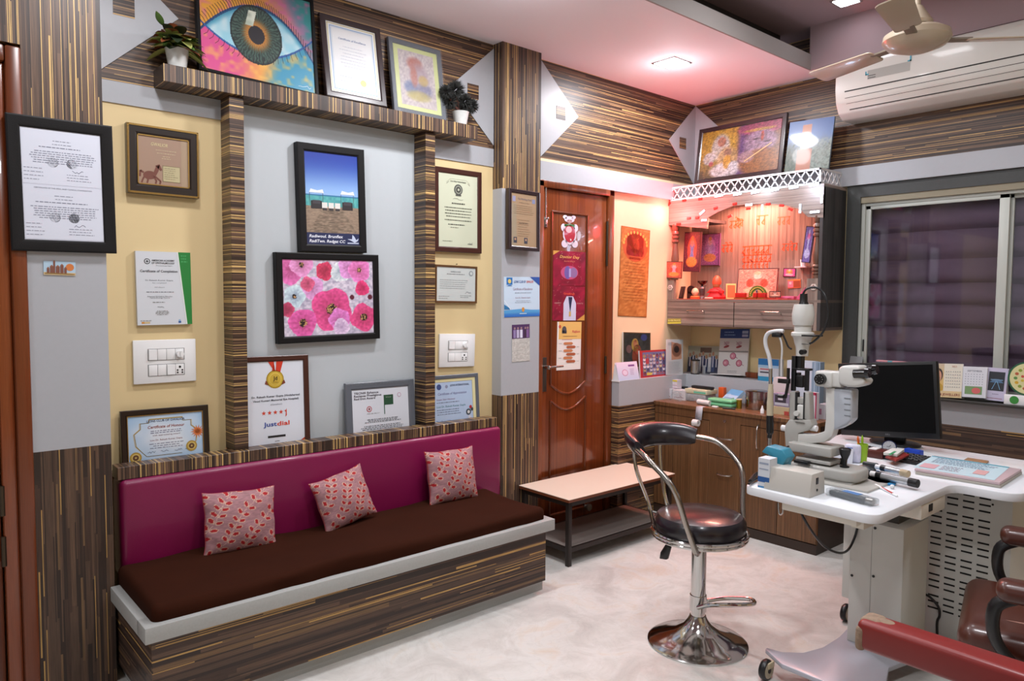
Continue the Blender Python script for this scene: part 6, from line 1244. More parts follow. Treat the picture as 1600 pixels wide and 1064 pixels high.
# vented side cabinet under the table
vc = thing('vented_cabinet', 'white metal equipment cabinet with rows of dark vent slots under the table', 'cabinet', (2.14, -1.0, 0))
mb = MB().m(WHMET); mb.box((1.95, -1.2, .05), (2.285, -.85, ZD-.034), .003); mb.m(mat('dark_plinth', '#3a3934', .6)).box((1.97, -1.18, 0), (2.27, -.87, .05)); o = mb.build('body', vc); o.location = -Vector(vc.location)
mb = MB().m(mat('slot_black', '#0b0b0b', .8))
for g in range(6):
    for c in range(5):
        x0 = 1.953+.0555*c; 
        if x0+.037 > 2.28: continue
        for k in range(3): z = .655-.087*g-.025*k-.002*c; mb.box((x0, -1.2008, z-.0033), (x0+.039, -1.1995, z+.0033))
for (x, z) in ((2.0, .69), (2.2, .69), (2.22, .63), (2.14, .1), (2.06, .65)): mb.cyl((x, -1.2, z), (x, -1.2015, z), .004, seg=8)
o = mb.build('vent_slots', vc, smooth=False); o.location = -Vector(vc.location)
mb = MB().m(BLACK); mb.tube([tuple(BY(*q, -1.22)) for q in ((1435, 925), (1452, 932), (1466, 948), (1468, 962), (1464, 975))]+[(2.07, -1.25, .01)], .005, seg=8); tag(mb.build('power_cable'), 'black cable curving down in front of the vented white cabinet', 'cable')
P = lambda px, py, y: tuple(BY(px, py, y))
mb = MB().m(BLACK); mb.tube([P(1247, 789, -1.96), P(1255, 808, -1.96), P(1272, 835, -1.9), P(1290, 855, -1.8), P(1312, 864, -1.7), P(1326, 858, -1.6), P(1336, 838, -1.57), P(1341, 818, -1.57)], .0045, seg=8); tag(mb.build('power_cable'), 'black cable hanging in a loop under the left of the white table', 'cable')
mb = MB().m(STEEL); mb.tube([P(1216, 786, -1.99), P(1217, 800, -1.99), P(1220, 804, -1.99), P(1223, 800, -1.99), P(1224, 786, -1.99)], .003, seg=8); o = mb.build('hook', ot); orr(o)

# ================================================================ slit lamp
YS = -1.74
sl = thing('slit_lamp', 'white slit lamp microscope with black eyepieces, joystick and tall lamp tower on the white table', 'microscope', (1.85, YS, ZD))
def sr(o): o.location = -Vector(sl.location); return o
def sp(px, py, y=YS): p = BY(px, py, y); return p.x, p.z
def sbox(mb, x0, y0, x1, y1, hd, bev=.004, yc=YS):
    a, b = sp(x0, y0, yc-hd), sp(x1, y1, yc-hd); mb.box((a[0], yc-hd, b[1]), (b[0], yc+hd, a[1]), bev, 3)
def spoly(mb, pts, hd, bev=.004, yc=YS): mb.prism([sp(*q, yc-hd) for q in pts], yc-hd, yc+hd, bev=bev, seg=3)
ENAM = mat('instrument_enamel', '#a5a49f', .4, coat=.15); ENAW = mat('instrument_white', '#c4c4c0', .35, coat=.2)
mb = MB().m(mat('rail_plate', '#b0aea8', .35)); a = DZ(1350, 770, ZD); mb.box((1.80, -1.83, ZD), (2.02, -1.60, ZD+.008), .002); sr(mb.build('base_plate', sl))
mb = MB().m(ENAM); z0, z1 = ZD+.014, ZD+.056; mb.prism(fillet([(1.72, -1.80), (1.965, -1.80), (1.965, -1.66), (1.72, -1.66)], [.01, .05, .05, .01]), z0, z1, plane='XY', bev=.01, seg=3); mb.box((1.74, -1.795, ZD+.008), (1.95, -1.67, z0)); sr(mb.build('sliding_base', sl))
mb = MB().m(ENAM); sbox(mb, 1243, 713, 1297, 728, .05, .003); sbox(mb, 1231, 690, 1298.5, 716, .055, .006); sr(mb.build('lower_housing', sl))
mb = MB().m(BLACK); c = Vector((*sp(1320, 725, -1.72),)); cx, cz = sp(1319.5, 731, -1.74); mb.lathe([(.0, 0), (.016, 0), (.016, .004), (.0075, .008), (.009, .028), (.018, .05), (.021, .066), (.018, .069), (0, .069)], c=(cx, -1.74, z1)); sr(mb.build('joystick', sl))
mb = MB().m(BLACK); cx, cz = sp(1308, 722); mb.cyl((cx, -1.70, z1-.002), (cx, -1.70, z1+.022), .008, seg=16); sr(mb.build('lock_knob', sl))
# rotating arm: level section, bend and upright
mb = MB().m(ENAW); L_ = [(1232, 677), (1272, 679), (1288, 674), (1290, 655), (1290, 606), (1304, 606), (1304, 668), (1300, 682), (1288, 691), (1268, 693), (1232, 690)]
spoly(mb, L_, .0205, .003); sr(mb.build('microscope_arm', sl))
mb = MB().m(mat('breath_shield', '#a9afb8', .3, coat=.3)); spoly(mb, [(1298, 606), (1331, 609), (1330, 657), (1322, 664), (1306, 672), (1293, 672), (1298, 652)], .03, .008, YS+.01); sr(mb.build('arm_housing', sl))
mb = MB().m(mat('label_grey', '#6f747a', .5)); 
for k in range(4): a = sp(1319, 622+k*9, YS-.021); mb.box((a[0], YS-.0212, a[1]-.0015), (a[0]+.022, YS-.0195, a[1]+.0015))
sr(mb.build('lettering', sl, smooth=False))
mb = MB().m(ENAW); sbox(mb, 1273, 579, 1300, 606, .035, .008); sbox(mb, 1296, 580, 1314, 606, .03, .006); sr(mb.build('microscope_body', sl))
mb = MB().m(BLACK); cx, cz = sp(1280.5, 592.5, YS-.05); mb.cyl((cx, YS-.034, cz), (cx, YS-.052, cz), .0195, seg=32); mb.m(mat('dial_mark', '#8a8a8a', .4))
for k in range(8): an = 2*math.pi*k/8; mb.cyl((cx+.012*math.cos(an), YS-.052, cz+.012*math.sin(an)), (cx+.012*math.cos(an), YS-.0528, cz+.012*math.sin(an)), .0016, seg=6)
sr(mb.build('magnification_dial', sl))
mb = MB().m(ENAW); spoly(mb, [(1309, 575), (1316, 571), (1343, 572), (1345, 590), (1353, 594), (1350, 602), (1338, 606), (1322, 605), (1309, 600)], .036, .010); sr(mb.build('binocular_head', sl))
for yy, (p0, p1) in ((YS-.03, ((1335, 584), (1357, 583))), (YS+.032, ((1348, 579), (1369, 577)))):
    a, b = sp(*p0, yy), sp(*p1, yy); A, B = Vector((a[0], yy, a[1])), Vector((b[0], yy, b[1])); d = (B-A).normalized(); mb = MB().m(BLACKG); mb.cyl(A, B, .0165, .0155, seg=24); mb.cyl(B-d*.008, B+d*.004, .019, .0165, seg=24); mb.m(mat('lens_dark', '#05060a', .05, coat=1)).cyl(B+d*.004, B+d*.0045, .011, seg=20); sr(mb.build('eyepiece', sl))
# illumination tower
XT = sp(1253, 560)[0]
def zt(py): return sp(1253, py)[1]
def rp(px): return px*.00206
mb = MB().m(ENAW); mb.lathe([(0, zt(508)), (rp(17), zt(508)), (rp(19), zt(500)), (rp(19.5), zt(490)), (rp(17.5), zt(480)), (rp(16), zt(475.5)), (0, zt(475))], c=(XT, YS, 0), seg=32); mb.lathe([(0, zt(519)), (rp(15), zt(519)), (rp(15), zt(508)), (0, zt(508))], c=(XT, YS, 0), seg=32)
mb.lathe([(0, zt(556)), (rp(10.5), zt(556)), (rp(11.5), zt(542)), (rp(13.5), zt(537)), (rp(16), zt(528)), (rp(20), zt(524)), (rp(20), zt(520)), (rp(17), zt(518.5)), (0, zt(518.5))], c=(XT, YS, 0), seg=32); sr(mb.build('lamp_house', sl))
mb = MB().m(BLACK); mb.lathe([(0, zt(475.5)), (rp(9), zt(475.5)), (rp(7), zt(471)), (rp(6.5), zt(459)), (0, zt(458.5))], c=(XT, YS, 0), seg=20); sr(mb.build('lamp_plug', sl))
mb = MB().m(BLACK); sbox(mb, 1252, 523, 1274, 526.5, .03, .001, YS-.012); mb.cyl((XT+.02, YS-.02, zt(549)), (XT+.02, YS-.045, zt(549)), .0095, seg=20); sbox(mb, 1249, 537, 1263, 538.5, .002, .0005, YS-.024); sr(mb.build('filter_lever', sl))
mb = MB().m(BLACK); mb.cyl((XT-.004, YS, zt(576)), (XT-.004, YS, zt(556)), .014, seg=20); sbox(mb, 1237, 574.5, 1263, 580, .018, .002); sbox(mb, 1237, 556, 1241.5, 611, .006, .001, YS-.008); sbox(mb, 1257.5, 578, 1262, 611, .006, .001, YS-.008); sbox(mb, 1243, 586, 1254, 606, .012, .003); sbox(mb, 1244, 582, 1249, 590, .008, .002); sr(mb.build('mirror_cage', sl))
mb = MB().m(BLACK); mb.tube([(*sp(1232, 575, YS-.03)[:1], YS-.03, sp(1232, 575, YS-.03)[1]), (sp(1231, 600, YS-.03)[0], YS-.03, sp(1231, 600, YS-.03)[1]), (sp(1227, 622, YS-.03)[0], YS-.03, sp(1227, 622, YS-.03)[1])], .006, seg=4); sbox(mb, 1215, 591, 1232, 600, .008, .002, YS-.03); mb.cyl((sp(1227, 621)[0]-.012, YS-.03, zt(621)), (sp(1227, 621)[0]+.01, YS-.03, zt(621)), .008, seg=14); sr(mb.build('fixation_arm', sl))
mb = MB().m(ENAM); spoly(mb, [(1233, 613), (1242, 611), (1243, 655), (1233, 658)], .018, .004); spoly(mb, [(1256, 612), (1264, 613), (1266, 658), (1256, 655)], .018, .004); sbox(mb, 1242, 620, 1257, 632, .014, .003); spoly(mb, [(1227, 664), (1233, 656), (1266, 656), (1269, 664), (1264, 672), (1247, 677), (1245, 700), (1228, 703), (1226, 676)], .022, .0015); sr(mb.build('tower_column', sl))
mb = MB().m(ENAW); sbox(mb, 1245, 632, 1256, 656, .02, .005); mb.cyl((XT, YS-.02, zt(645)), (XT, YS-.034, zt(645)), .010, seg=20); sr(mb.build('prism_block', sl))
mb = MB().m(mat('slot_dark', '#1c1c1c', .7)); sbox(mb, 1242.6, 613, 1243.8, 660, .012, .0004, YS-.008); sbox(mb, 1255.4, 613, 1256.4, 655, .012, .0004, YS-.008); sbox(mb, 1242, 659, 1257, 661, .012, .0005, YS-.014); sr(mb.build('slot_line', sl, smooth=False))
for px in (1226, 1272):
    mb = MB().m(WHITE); cx, cz = sp(px, 669); mb.cyl((cx-.011, YS, cz), (cx+.011, YS, cz), .0115, seg=20); sr(mb.build('slit_knob', sl))
mb = MB().m(BLACK); cab = [(1256, 461), (1262, 452), (1275, 449), (1287, 456), (1295, 475), (1296, 497), (1287, 520), (1274, 533), (1267, 537)]
mb.tube([(sp(*q)[0], YS-.01, sp(*q)[1]) for q in cab], .004, seg=8); sr(mb.build('lamp_cable', sl))
mb = MB().m(BLACK); mb.tube([(sp(*q)[0], YS-.03, sp(*q)[1]) for q in ((1216, 519), (1220, 515.5), (1227, 518), (1233, 530), (1238, 541), (1243, 545))], .0035, seg=8); sr(mb.build('short_cable', sl)); mb = MB().m(BLACK); mb.tube([(sp(*q)[0], YS-.06, sp(*q)[1]) for q in ((1245, 694), (1234, 699), (1228, 708), (1240, 720), (1252, 726))], .003, seg=8); sbox(mb, 1240, 718, 1262, 727, .012, .002, YS-.07); sr(mb.build('power_lead', sl))
# head rest beside it
hr = thing('head_rest', 'white curved head rest tube with beige and black grip, left of the slit lamp', 'head rest', (1.62, YS-.04, ZD)); YH = YS-.04
def hrr(o): o.location = -Vector(hr.location); return o
def hp(px, py): p = BY(px, py, YH); return (p.x, YH, p.z)
mb = MB().m(STEEL); mb.tube([hp(1202, 755), hp(1202, 683)], .0075, seg=16, sub=1); mb.tube([hp(1204, 602), hp(1204, 574)], .007, seg=16, sub=1); mb.cyl((hp(1202, 755)[0], YH, ZD), (hp(1202, 755)[0], YH, ZD+.02), .02, seg=20); hrr(mb.build('rod', hr))
mb = MB().m(BLACK); mb.tube([hp(1202, 684), hp(1203, 676), hp(1203, 649)], [.009]*6+[.0135]*8, seg=18); hrr(mb.build('black_grip', hr))
mb = MB().m(mat('beige_grip', '#b8ad94', .45)); mb.tube([hp(1203, 650), hp(1203.5, 625), hp(1204.5, 600)], [.0125]*6+[.011]*4+[.009]*4, seg=18); hrr(mb.build('beige_grip', hr))
mb = MB().m(mat('grey_tube', '#c3c4c6', .35, coat=.3)); mb.tube([hp(1204, 576), hp(1202, 558), hp(1197, 542), hp(1196, 530), hp(1200, 521), hp(1209, 518), hp(1220, 517), hp(1224, 518)], .0075, seg=16); mb.tube([hp(1215, 523), hp(1220, 532), hp(1222, 546), hp(1221, 566), hp(1221, 588)], .0035, seg=10); hrr(mb.build('forehead_tube', hr))
mb = MB().m(BLACK); a, b = hp(1208, 520), hp(1220, 527); mb.box((a[0], YH-.012, b[2]), (b[0], YH+.012, a[2]), .003); hrr(mb.build('clamp', hr))
# power box and tissue pack at the table's near corner
pb_ = thing('power_box', 'light grey metal power supply box with a black socket on the near table corner', 'power supply', (1.84, -1.99, ZD)); mb = MB().m(mat('grey_metal_box', '#b7b4ad', .45)); 
mb.prism([(-.055, 0), (.055, 0), (.047, .078), (-.04, .078)], 1.755-1.84, 1.922-1.84, plane='YZ', bev=.003); mb.build('casing', pb_)
mb = MB().m(BLACK); mb.box((.0815, -.012, .04), (.084, .004, .062), .001); mb.cyl((.0815, -.004, .02), (.084, -.004, .02), .0045, seg=12); mb.build('socket', pb_)
carton('tissue_box', 'white and blue tissue box with a teal top behind the grey power box', 'box', 1188, 1206, 712, -2.04, .05, ZD, ['#c4c9d0', (.1, .8, .9, .86, '#8a96a8'), (.1, .62, .9, .66, '#8a96a8'), (0, .2, 1, .38, '#1d4f8c'), (0, 0, 1, .06, '#3a7aa8')], z1=ZD+.105)
mb = MB().m(mat('teal_carton', '#2f7f98', .4)); mb.prism([(1.74, ZD), (1.785, ZD), (1.785, ZD+.08), (1.80, ZD+.105), (1.78, ZD+.13), (1.72, ZD+.135), (1.70, ZD+.11), (1.74, ZD+.1)], -2.03+.06, -1.93+.02, bev=.004); tag(mb.build('glove_box'), 'teal rounded carton standing behind the white and blue tissue box', 'box')
mb = MB().m(BLACK); mb.tube([tuple(DZ(*q, ZD+.012)) for q in ((1172, 752), (1180, 742), (1190, 738))], .007, seg=8); mb.tube([tuple(DZ(*q, ZD+.01)) for q in ((1170, 756), (1182, 748), (1192, 745))], .004, seg=8); tag(mb.build('cable_bundle'), 'bunch of dark cable at the left corner of the white table', 'cable')

# ================================================================ on the table
# sealed instrument pack
def lay(px0, py0, px1, py1, z=ZD): a, b = DZ(px0, py0, z), DZ(px1, py1, z); return a, b, math.atan2(b.y-a.y, b.x-a.x), (b-a).length
a, b, an, L = lay(1296, 772, 1368, 792); M = Matrix.Translation((a+b)/2) @ R3(rz=an)
t = thing('instrument_pack', 'clear plastic pack with a dark handheld instrument at the table front edge', 'packet', M=M); mb = MB().m(mat('dark_grey_tool', '#3c4044', .35)); mb.box((-L/2+.01, -.018, .003), (L/2-.03, .016, .02), .006); mb.build('instrument', t); mb = MB().m(mat('clear_blister', '#dfe8ee', .08, trans=.7, alpha=.45)); mb.box((-L/2, -.024, .0005), (L/2, .022, .025), .006); mb.build('blister', t); mb = MB().m(mat('blue_label', '#5a7fb4', .5)); mb.box((-.03, -.012, .0252), (.03, .014, .0262)); mb.m(STEEL).cyl((L/2-.03, 0, .014), (L/2-.008, 0, .014), .011, seg=16); mb.build('label', t)
# blue cloth
mb = MB().m(mat('blue_cloth', '#2f86bd', .8, bump=.3, bscale=90)); P4 = [DZ(*q, ZD) for q in ((1345, 738), (1372, 738), (1403, 752), (1398, 760), (1370, 757), (1348, 749))]; mb.prism([(p.x, p.y) for p in P4], ZD+.0005, ZD+.008, plane='XY', bev=.003); tag(mb.build('folded_cloth'), 'folded bright blue cloth lying under the silver tube handles', 'cloth')
def handle_tool(nm, lab, p0, p1, r, zc, tip):
    a, b = DZ(*p0, zc), DZ(*p1, zc); d = (b-a).normalized(); t = thing(nm, lab, 'instrument', (a.x, a.y, ZD)); O = Vector((a.x, a.y, ZD)); A = a-O; B = b-O
    mb = MB().m(mat('satin_silver', '#c0c5c9', .25, metal=.7)); mb.cyl(A, B, r, seg=24); mb.build('handle', t); mb = MB().m(BLACK); mb.cyl(A-d*.002, A+d*.018, r*1.05, seg=20); mb.build('collar', t)
    mb = MB().m(WHITE); mb.cyl(A-d*.025, A-d*.002, r*.8, seg=20); mb.build('neck', t); mb = MB().m(tip); mb.cyl(B, B+d*.03, r*1.12, seg=20); mb.build('end_cap', t); return O, A, d, t
O, A, d, t = handle_tool('ophthalmoscope', 'near silver tube-handled scope with a black head and end cap on the blue cloth', (1371, 742), (1421, 753), .0135, ZD+.024, BLACK)
mb = MB().m(mat('dark_grey_head', '#2d3236', .35)); mb.ball(A-d*.05+Vector((0, .01, .004)), .026, (1.5, .9, .8)); mb.build('scope_head', t)
O, A, d, t = handle_tool('retinoscope', 'far silver tube-handled scope behind the first, with a tan end', (1378, 731), (1408, 738), .0115, ZD+.02, mat('tan_cap', '#b3a283', .45))
mb = MB().m(mat('dark_grey_head', '#2d3236', .35)); mb.box(A-d*.06+Vector((-.02, -.012, -.012)), A-d*.03+Vector((.012, .014, .012)), .008, 3); mb.build('scope_head', t)
a, b, an, L = lay(1368, 760, 1402, 777); mb = MB().m(WHITE); mb.cyl(a+Vector((0, 0, .005)), b+Vector((0, 0, .004)), .005, .003, seg=10); mb.m(mat('cotton', '#d3d6d8', .9)).ball(tuple(DZ(1394, 764, ZD)+Vector((0, 0, .008))), .008); mb.m(mat('red_line', '#b03a3a', .5)).cyl(a+(b-a)*.2+Vector((0, 0, .0058)), a+(b-a)*.8+Vector((0, 0, .0055)), .0035, seg=8); tag(mb.build('marker_pen'), 'slim white marker pen with a red line in front of the blue cloth', 'pen')
# pen cup, clock, packs, keyboard
p = DZ(1347, 722, ZD); t = thing('pen_cup', 'lime green pen cup with two pens on the table', 'cup', (p.x, p.y, ZD)); LIME = mat('lime_plastic', '#8cb51f', .4)
mb = MB().m(LIME); mb.lathe([(0, 0), (.017, 0), (.021, .075), (.019, .075), (.016, .004), (0, .004)], seg=28); mb.build('cup', t)
for (nm, c, x, h, dx) in (('orange_pen', '#d0601e', -.009, .105, -.012), ('green_pen', '#8cb51f', .0, .11, -.004)):
    mb = MB().m(mat(nm, c, .4)); mb.cyl((x+p.x, p.y, ZD+.006), (x+dx+p.x, p.y+.004, ZD+h-.012), .0045, seg=10); mb.cyl((x+dx+p.x, p.y+.004, ZD+h-.012), (x+dx*1.1+p.x, p.y+.004, ZD+h), .0045, .001, seg=10); tag(mb.build('pen'), 'orange pen standing in the lime green cup' if 'orange' in nm else 'lime green pen standing in the lime green cup', 'pen')
p = DZ(1327, 724, ZD); mb = MB().m(mat('tissue_pack_print', '#c9cbe0', .5, noise=.25, nscale=50)); mb.box((-.03, -.012, 0), (.03, .012, .075), .01, 3, M=Matrix.Translation((p.x, p.y+.03, ZD)) @ R3(rz=.3)); mb.m(mat('pack_blue', '#4a6ab0', .5)).box((-.02, -.0125, .05), (.0, .0, .062), M=Matrix.Translation((p.x, p.y+.03, ZD)) @ R3(rz=.3)); tag(mb.build('tissue_packet'), 'white and blue tissue packet between the joystick and the green cup', 'packet')
p = DZ(1309, 728, ZD); mb = MB().m(mat('note_paper', '#c8ccd6', .6)); mb.box((-.04, -.001, 0), (.03, .001, .06), M=Matrix.Translation((p.x-.01, p.y+.08, ZD)) @ R3(rx=-.25, rz=.2)); tag(mb.build('note_card'), 'white note card propped behind the joystick', 'card')
p = DZ(1365, 716, ZD); mb = MB().m(mat('maroon_box', '#4a1c16', .4)); mb.box((p.x-.03, p.y, ZD), (p.x+.035, p.y+.08, ZD+.032), .003); mb.m(WHITE).box((p.x-.03, p.y+.02, ZD+.032), (p.x, p.y+.07, ZD+.035)); tag(mb.build('wooden_box'), 'low maroon box right of the lime green cup', 'box')
p = DZ(1389, 709, ZD); t = thing('desk_clock', 'small round white-faced desk clock in a blue case under the monitor', 'clock', (p.x, p.y, ZD), .35); mb = MB().m(mat('navy_case', '#1b2452', .3, coat=.3)); mb.cyl((0, 0, .03), (0, .03, .03), .029, .022, seg=32); mb.box((-.015, 0, 0), (.015, .03, .008)); mb.build('case', t)
a = Art(.05, .05, None); a.ell(.5, .5, .5, .5, '#c9ccd4', 1, 32); a.line([(.5, .5), (.62, .68)], .0018, '#222222', 2); a.line([(.5, .5), (.3, .56)], .0014, '#222222', 2)
for k in range(12): an = 2*math.pi*k/12; a.ell(.5+.42*math.cos(an), .5+.42*math.sin(an), .025, None, '#444', 2, 6)
o = a.build('dial', t); o.location = (0, -.0005, .03)
def slab(nm, lab, cat, pts, z0, h, m_, bev=.002): P_ = [DZ(*q, z0) for q in pts]; mb = MB().m(m_); mb.prism([(p.x, p.y) for p in P_], z0, z0+h, plane='XY', bev=bev); return tag(mb.build(nm), lab, cat)
KB = [DZ(*q, ZD) for q in ((1362, 712), (1438, 722), (1412, 738), (1358, 728))]; kc = sum(KB, Vector())/4
kx, ky, an, L = lay(1345, 722, 1408, 742); t = thing('keyboard', 'black computer keyboard on the white table below the monitor', 'keyboard', (1.86, -1.16, ZD), -.12)
mb = MB().m(BLACK); mb.box((-.2, -.07, .002), (.17, .07, .016), .004); mb.build('case', t); mb = MB().m(mat('key_black', '#1d1e20', .45))
for i in range(15):
    for j in range(5): mb.box((-.192+.0237*i, -.06+.0245*j, .016), (-.172+.0237*i, -.04+.0245*j, .021), .002, 1)
mb.build('keys', t)
zk = ZD+.0215; p = DZ(1398, 714, zk); slab('notebook', 'small dark red diary lying on the keyboard', 'book', ((1383, 716), (1410, 708), (1421, 713), (1400, 722)), zk, .008, mat('red_diary', '#7a1f1c', .5))
slab('notepad', 'white and green notepad on top of the red diary', 'notepad', ((1380, 711), (1394, 704), (1413, 706), (1402, 714)), zk+.009, .012, mat('white_pad', '#c9cdc9', .5)); slab('green_label', 'green label strip across the white notepad', 'label', ((1388, 710), (1397, 705), (1401, 705.5), (1392, 711)), zk+.0215, .0006, mat('green_strip', '#2f8a5a', .5), 0)
p = DZ(1421, 711, ZD); mb = MB().m(mat('blue_box_plastic', '#1c3fa8', .4)); mb.box((-.035, -.015, 0), (.035, .015, .024), .003, M=Matrix.Translation((p.x+.01, p.y+.02, ZD+.0)) @ R3(rz=-.2)); tag(mb.build('blue_box'), 'small royal blue box beyond the keyboard', 'box')
# papers
for k, (pts, lab, c) in enumerate(((((1430, 741), (1462, 719), (1597, 741), (1563, 763)), 'bottom grey file folder of the paper stack at the right of the table', '#a9a59c'), (((1429, 736), (1460, 715), (1596, 737), (1562, 758)), 'red-bordered report sheets in the middle of the paper stack', '#bfa9ae'))):
    slab('report_folder', lab, 'papers', pts, ZD+.0005+.011*k, .010, mat('folder_%d' % k, c, .5), .001)
P4 = [DZ(*q, ZD+.024) for q in ((1427, 730), (1456, 711), (1579, 730), (1552, 749))]; c = sum(P4, Vector())/4; ux = (P4[2]-P4[1]+P4[3]-P4[0])/2; uy = (P4[1]-P4[0]+P4[2]-P4[3])/2
a = Art(1, 1, None); Mq = Matrix(((ux.x, 0, uy.x, c.x), (ux.y, 0, uy.y, c.y), (0, -1, 0, ZD+.0222), (0, 0, 0, 1)))
a.rect(0, 0, 1, 1, '#b4cfd8', 0); a.rect(.05, .1, .25, .4, '#c9a0a8', 2); a.rect(.7, .2, .85, .5, '#c9a0a0', 2); a.words(.1, .9, .9, .55, 6, .025, '#7a90a8', fill=1); a.words(.3, .65, .4, .15, 4, .025, '#8a6a80'); a.rect(0, .95, 1, 1, '#4aa0b8', 2)
rs_ = a.build('report_sheet', None, 0, PRINT); rs_.data.transform(Mq)
tag(rs_, 'pale cyan printed report sheet on top of the paper stack', 'papers')
slab('wooden_slip', 'thin tan slip lying behind the paper stack', 'slip', ((1505, 721), (1512, 717), (1545, 722), (1540, 727)), ZD+.0005, .006, mat('tan_slip', '#9a7452', .5), .001)

# ================================================================ monitor
M, w_, h_ = fit((0, -.93, .8), (1, 0, 0), (0, math.sin(.04), math.cos(.04)), [(1304, 565), (1459, 568), (1472, 683.5), (1319, 683)])
t = thing('computer_monitor', 'black flat-screen computer monitor, switched off, standing at the back of the white table', 'monitor', M=M)
mb = MB().m(mat('matte_black_bezel', '#0c0d0e', .4)); mb.box((-w_/2, 0, -h_/2), (w_/2, .035, h_/2), .004); mb.box((-w_*.3, .03, -h_*.3), (w_*.3, .06, h_*.3), .01); mb.build('housing', t)
mb = MB().m(mat('dark_screen', '#060708', .5, spec=.12)); mb.box((-w_/2+.014, -.0012, -h_/2+.026), (w_/2-.014, .001, h_/2-.014)); mb.build('screen', t)
a = Art(w_, .014, None); a.text('DELL', .5, .5, .5, '#6a6c70', 1, bold=True); o = a.build('brand_lettering', t); o.location = (0, -.0008, -h_/2+.013)
Mi = M.inverted(); base = M @ Vector((0, .05, -h_/2)); 
mb = MB().m(BLACK); Zb = Vector((base.x, base.y+.03, 0)); mb.box((Zb.x-.045, Zb.y-.012, ZD+.01), (Zb.x+.045, Zb.y+.012, base.z+.08), .004); mb.prism([(Zb.x+.11*math.cos(q), Zb.y+.08*math.sin(q)) for q in [2*math.pi*k/24 for k in range(24)]], ZD+.0005, ZD+.012, plane='XY', bev=.003); o = mb.build('stand', t); o.matrix_parent_inverse = Mi; 
p = M @ Vector((.02, .02, h_/2)); mb = MB().m(mat('pink_strip', '#c88a90', .5)); mb.box((p.x-.06, p.y-.012, p.z+.0005), (p.x+.07, p.y+.012, p.z+.006)); mb.m(mat('teal_spot', '#5a9aa8', .5)).box((p.x-.01, p.y-.0125, p.z+.001), (p.x+.01, p.y, p.z+.0065)); tag(mb.build('paper_strip'), 'thin pink and teal strip lying along the top edge of the monitor', 'strip')
p = BY(1332, 565, -.05); mb = MB().m(mat('grey_card', '#77797a', .5)); mb.prism([(-.07, ZW), (.0, ZW), (-.012, p.z+.03)], p.x-.03, p.x+.045, plane='YZ', bev=.001); tag(mb.build('grey_easel'), 'grey card easel on the window sill rising behind the monitor', 'easel')

# ================================================================ office chair and red armchair at the right
oc = thing('office_chair', 'brown leather office chair with black looped arms at the right edge beside the table', 'chair', (2.665, -1.735, 0), .25)
def cmb(): return MB()
mb = cmb().m(BRNL); mb.box((-.34, -.24, .31), (.2, .235, .385), .03, 4); mb.box((-.36, -.245, .375), (.2, .24, .475), .045, 5); mb.build('seat', oc)
mb = cmb().m(mat('pale_stitching', '#9a6a58', .5))
for z in (.474,): 
    for y0 in (-.13, .11): mb.tube([(-.29, y0, z-.004), (-.15, y0, z+.002), (.15, y0, z+.002)], .0025, seg=6)
mb.build('stitching', oc)
mb = cmb().m(BRNL); mb.box((.17, -.24, .45), (.27, .24, 1.05), .045, 4, M=R3(ry=.12)); mb.build('backrest', oc)
for y in (-.285, .285):
    mb = cmb().m(BLACK); mb.tube([(-.22, y, .60), (-.27, y, .56), (-.26, y, .46), (-.16, y, .37), (.0, y*.9, .35), (.1, y*.8, .34)], .02, seg=12, flat=.7); mb.tube([(.15, y, .60), (.17, y, .5), (.1, y*.9, .36)], .018, seg=10); mb.build('arm_loop', oc)
    mb = cmb().m(BRNL); mb.box((-.27, y-.04, .585), (.16, y+.04, .645), .028, 5); mb.build('arm_pad', oc)
mb = cmb().m(BLACK); mb.cyl((0, 0, .08), (0, 0, .34), .028); 
mb.build('gas_column', oc)
for k in range(5):
    an = 2*math.pi*k/5+.3; mb = cmb().m(BLACK); mb.tube([(0, 0, .11), (.14*math.cos(an), .14*math.sin(an), .1), (.27*math.cos(an), .27*math.sin(an), .07)], .018, seg=8); mb.cyl((.27*math.cos(an)-.012, .27*math.sin(an), .027), (.27*math.cos(an)+.012, .27*math.sin(an), .027), .027, seg=18); mb.build('leg', oc)
ra = thing('armchair', 'red vinyl armchair with a torn armrest end in the right foreground', 'chair', (2.9, -2.86, 0))
a, b = DZ(1345, 962, .65), DZ(1600, 1040, .65); x0 = a.x-2.9; y1 = -2.575+2.86
mb = MB().m(REDL); mb.box((x0, y1-.075, .578), (.35, y1, .648), .014, 4); mb.build('armrest', ra)
mb = MB().m(mat('torn_vinyl', '#8a7562', .85, noise=.45, nscale=60, bump=.8, bscale=80)); mb.box((x0-.003, y1-.078, .575), (x0+.02, y1+.003, .635), .012, 3); mb.box((x0-.004, y1-.06, .60), (x0+.05, y1+.002, .651), .016, 3); mb.ball((x0+.05, y1-.03, .643), .016, (1.6, 1.2, .5)); mb.build('worn_end', ra)
mb = MB().m(REDL); mb.box((-.35, -.26, .36), (.3, .2, .45), .03, 3); mb.build('seat', ra); mb = MB().m(REDL); mb.box((.26, -.28, .36), (.36, .24, .95), .03, 3); mb.build('backrest', ra); mb = MB().m(REDL); mb.box((-.35, -.32+.0, .578), (.35, -.25, .648), .014, 3); mb.build('armrest', ra)
for x in (-.28, .3):
    for y in (-.285, .25): mb = MB().m(IRON); mb.box((x-.015, y-.015, 0), (x+.015, y+.015, .58), .003); mb.build('leg', ra)

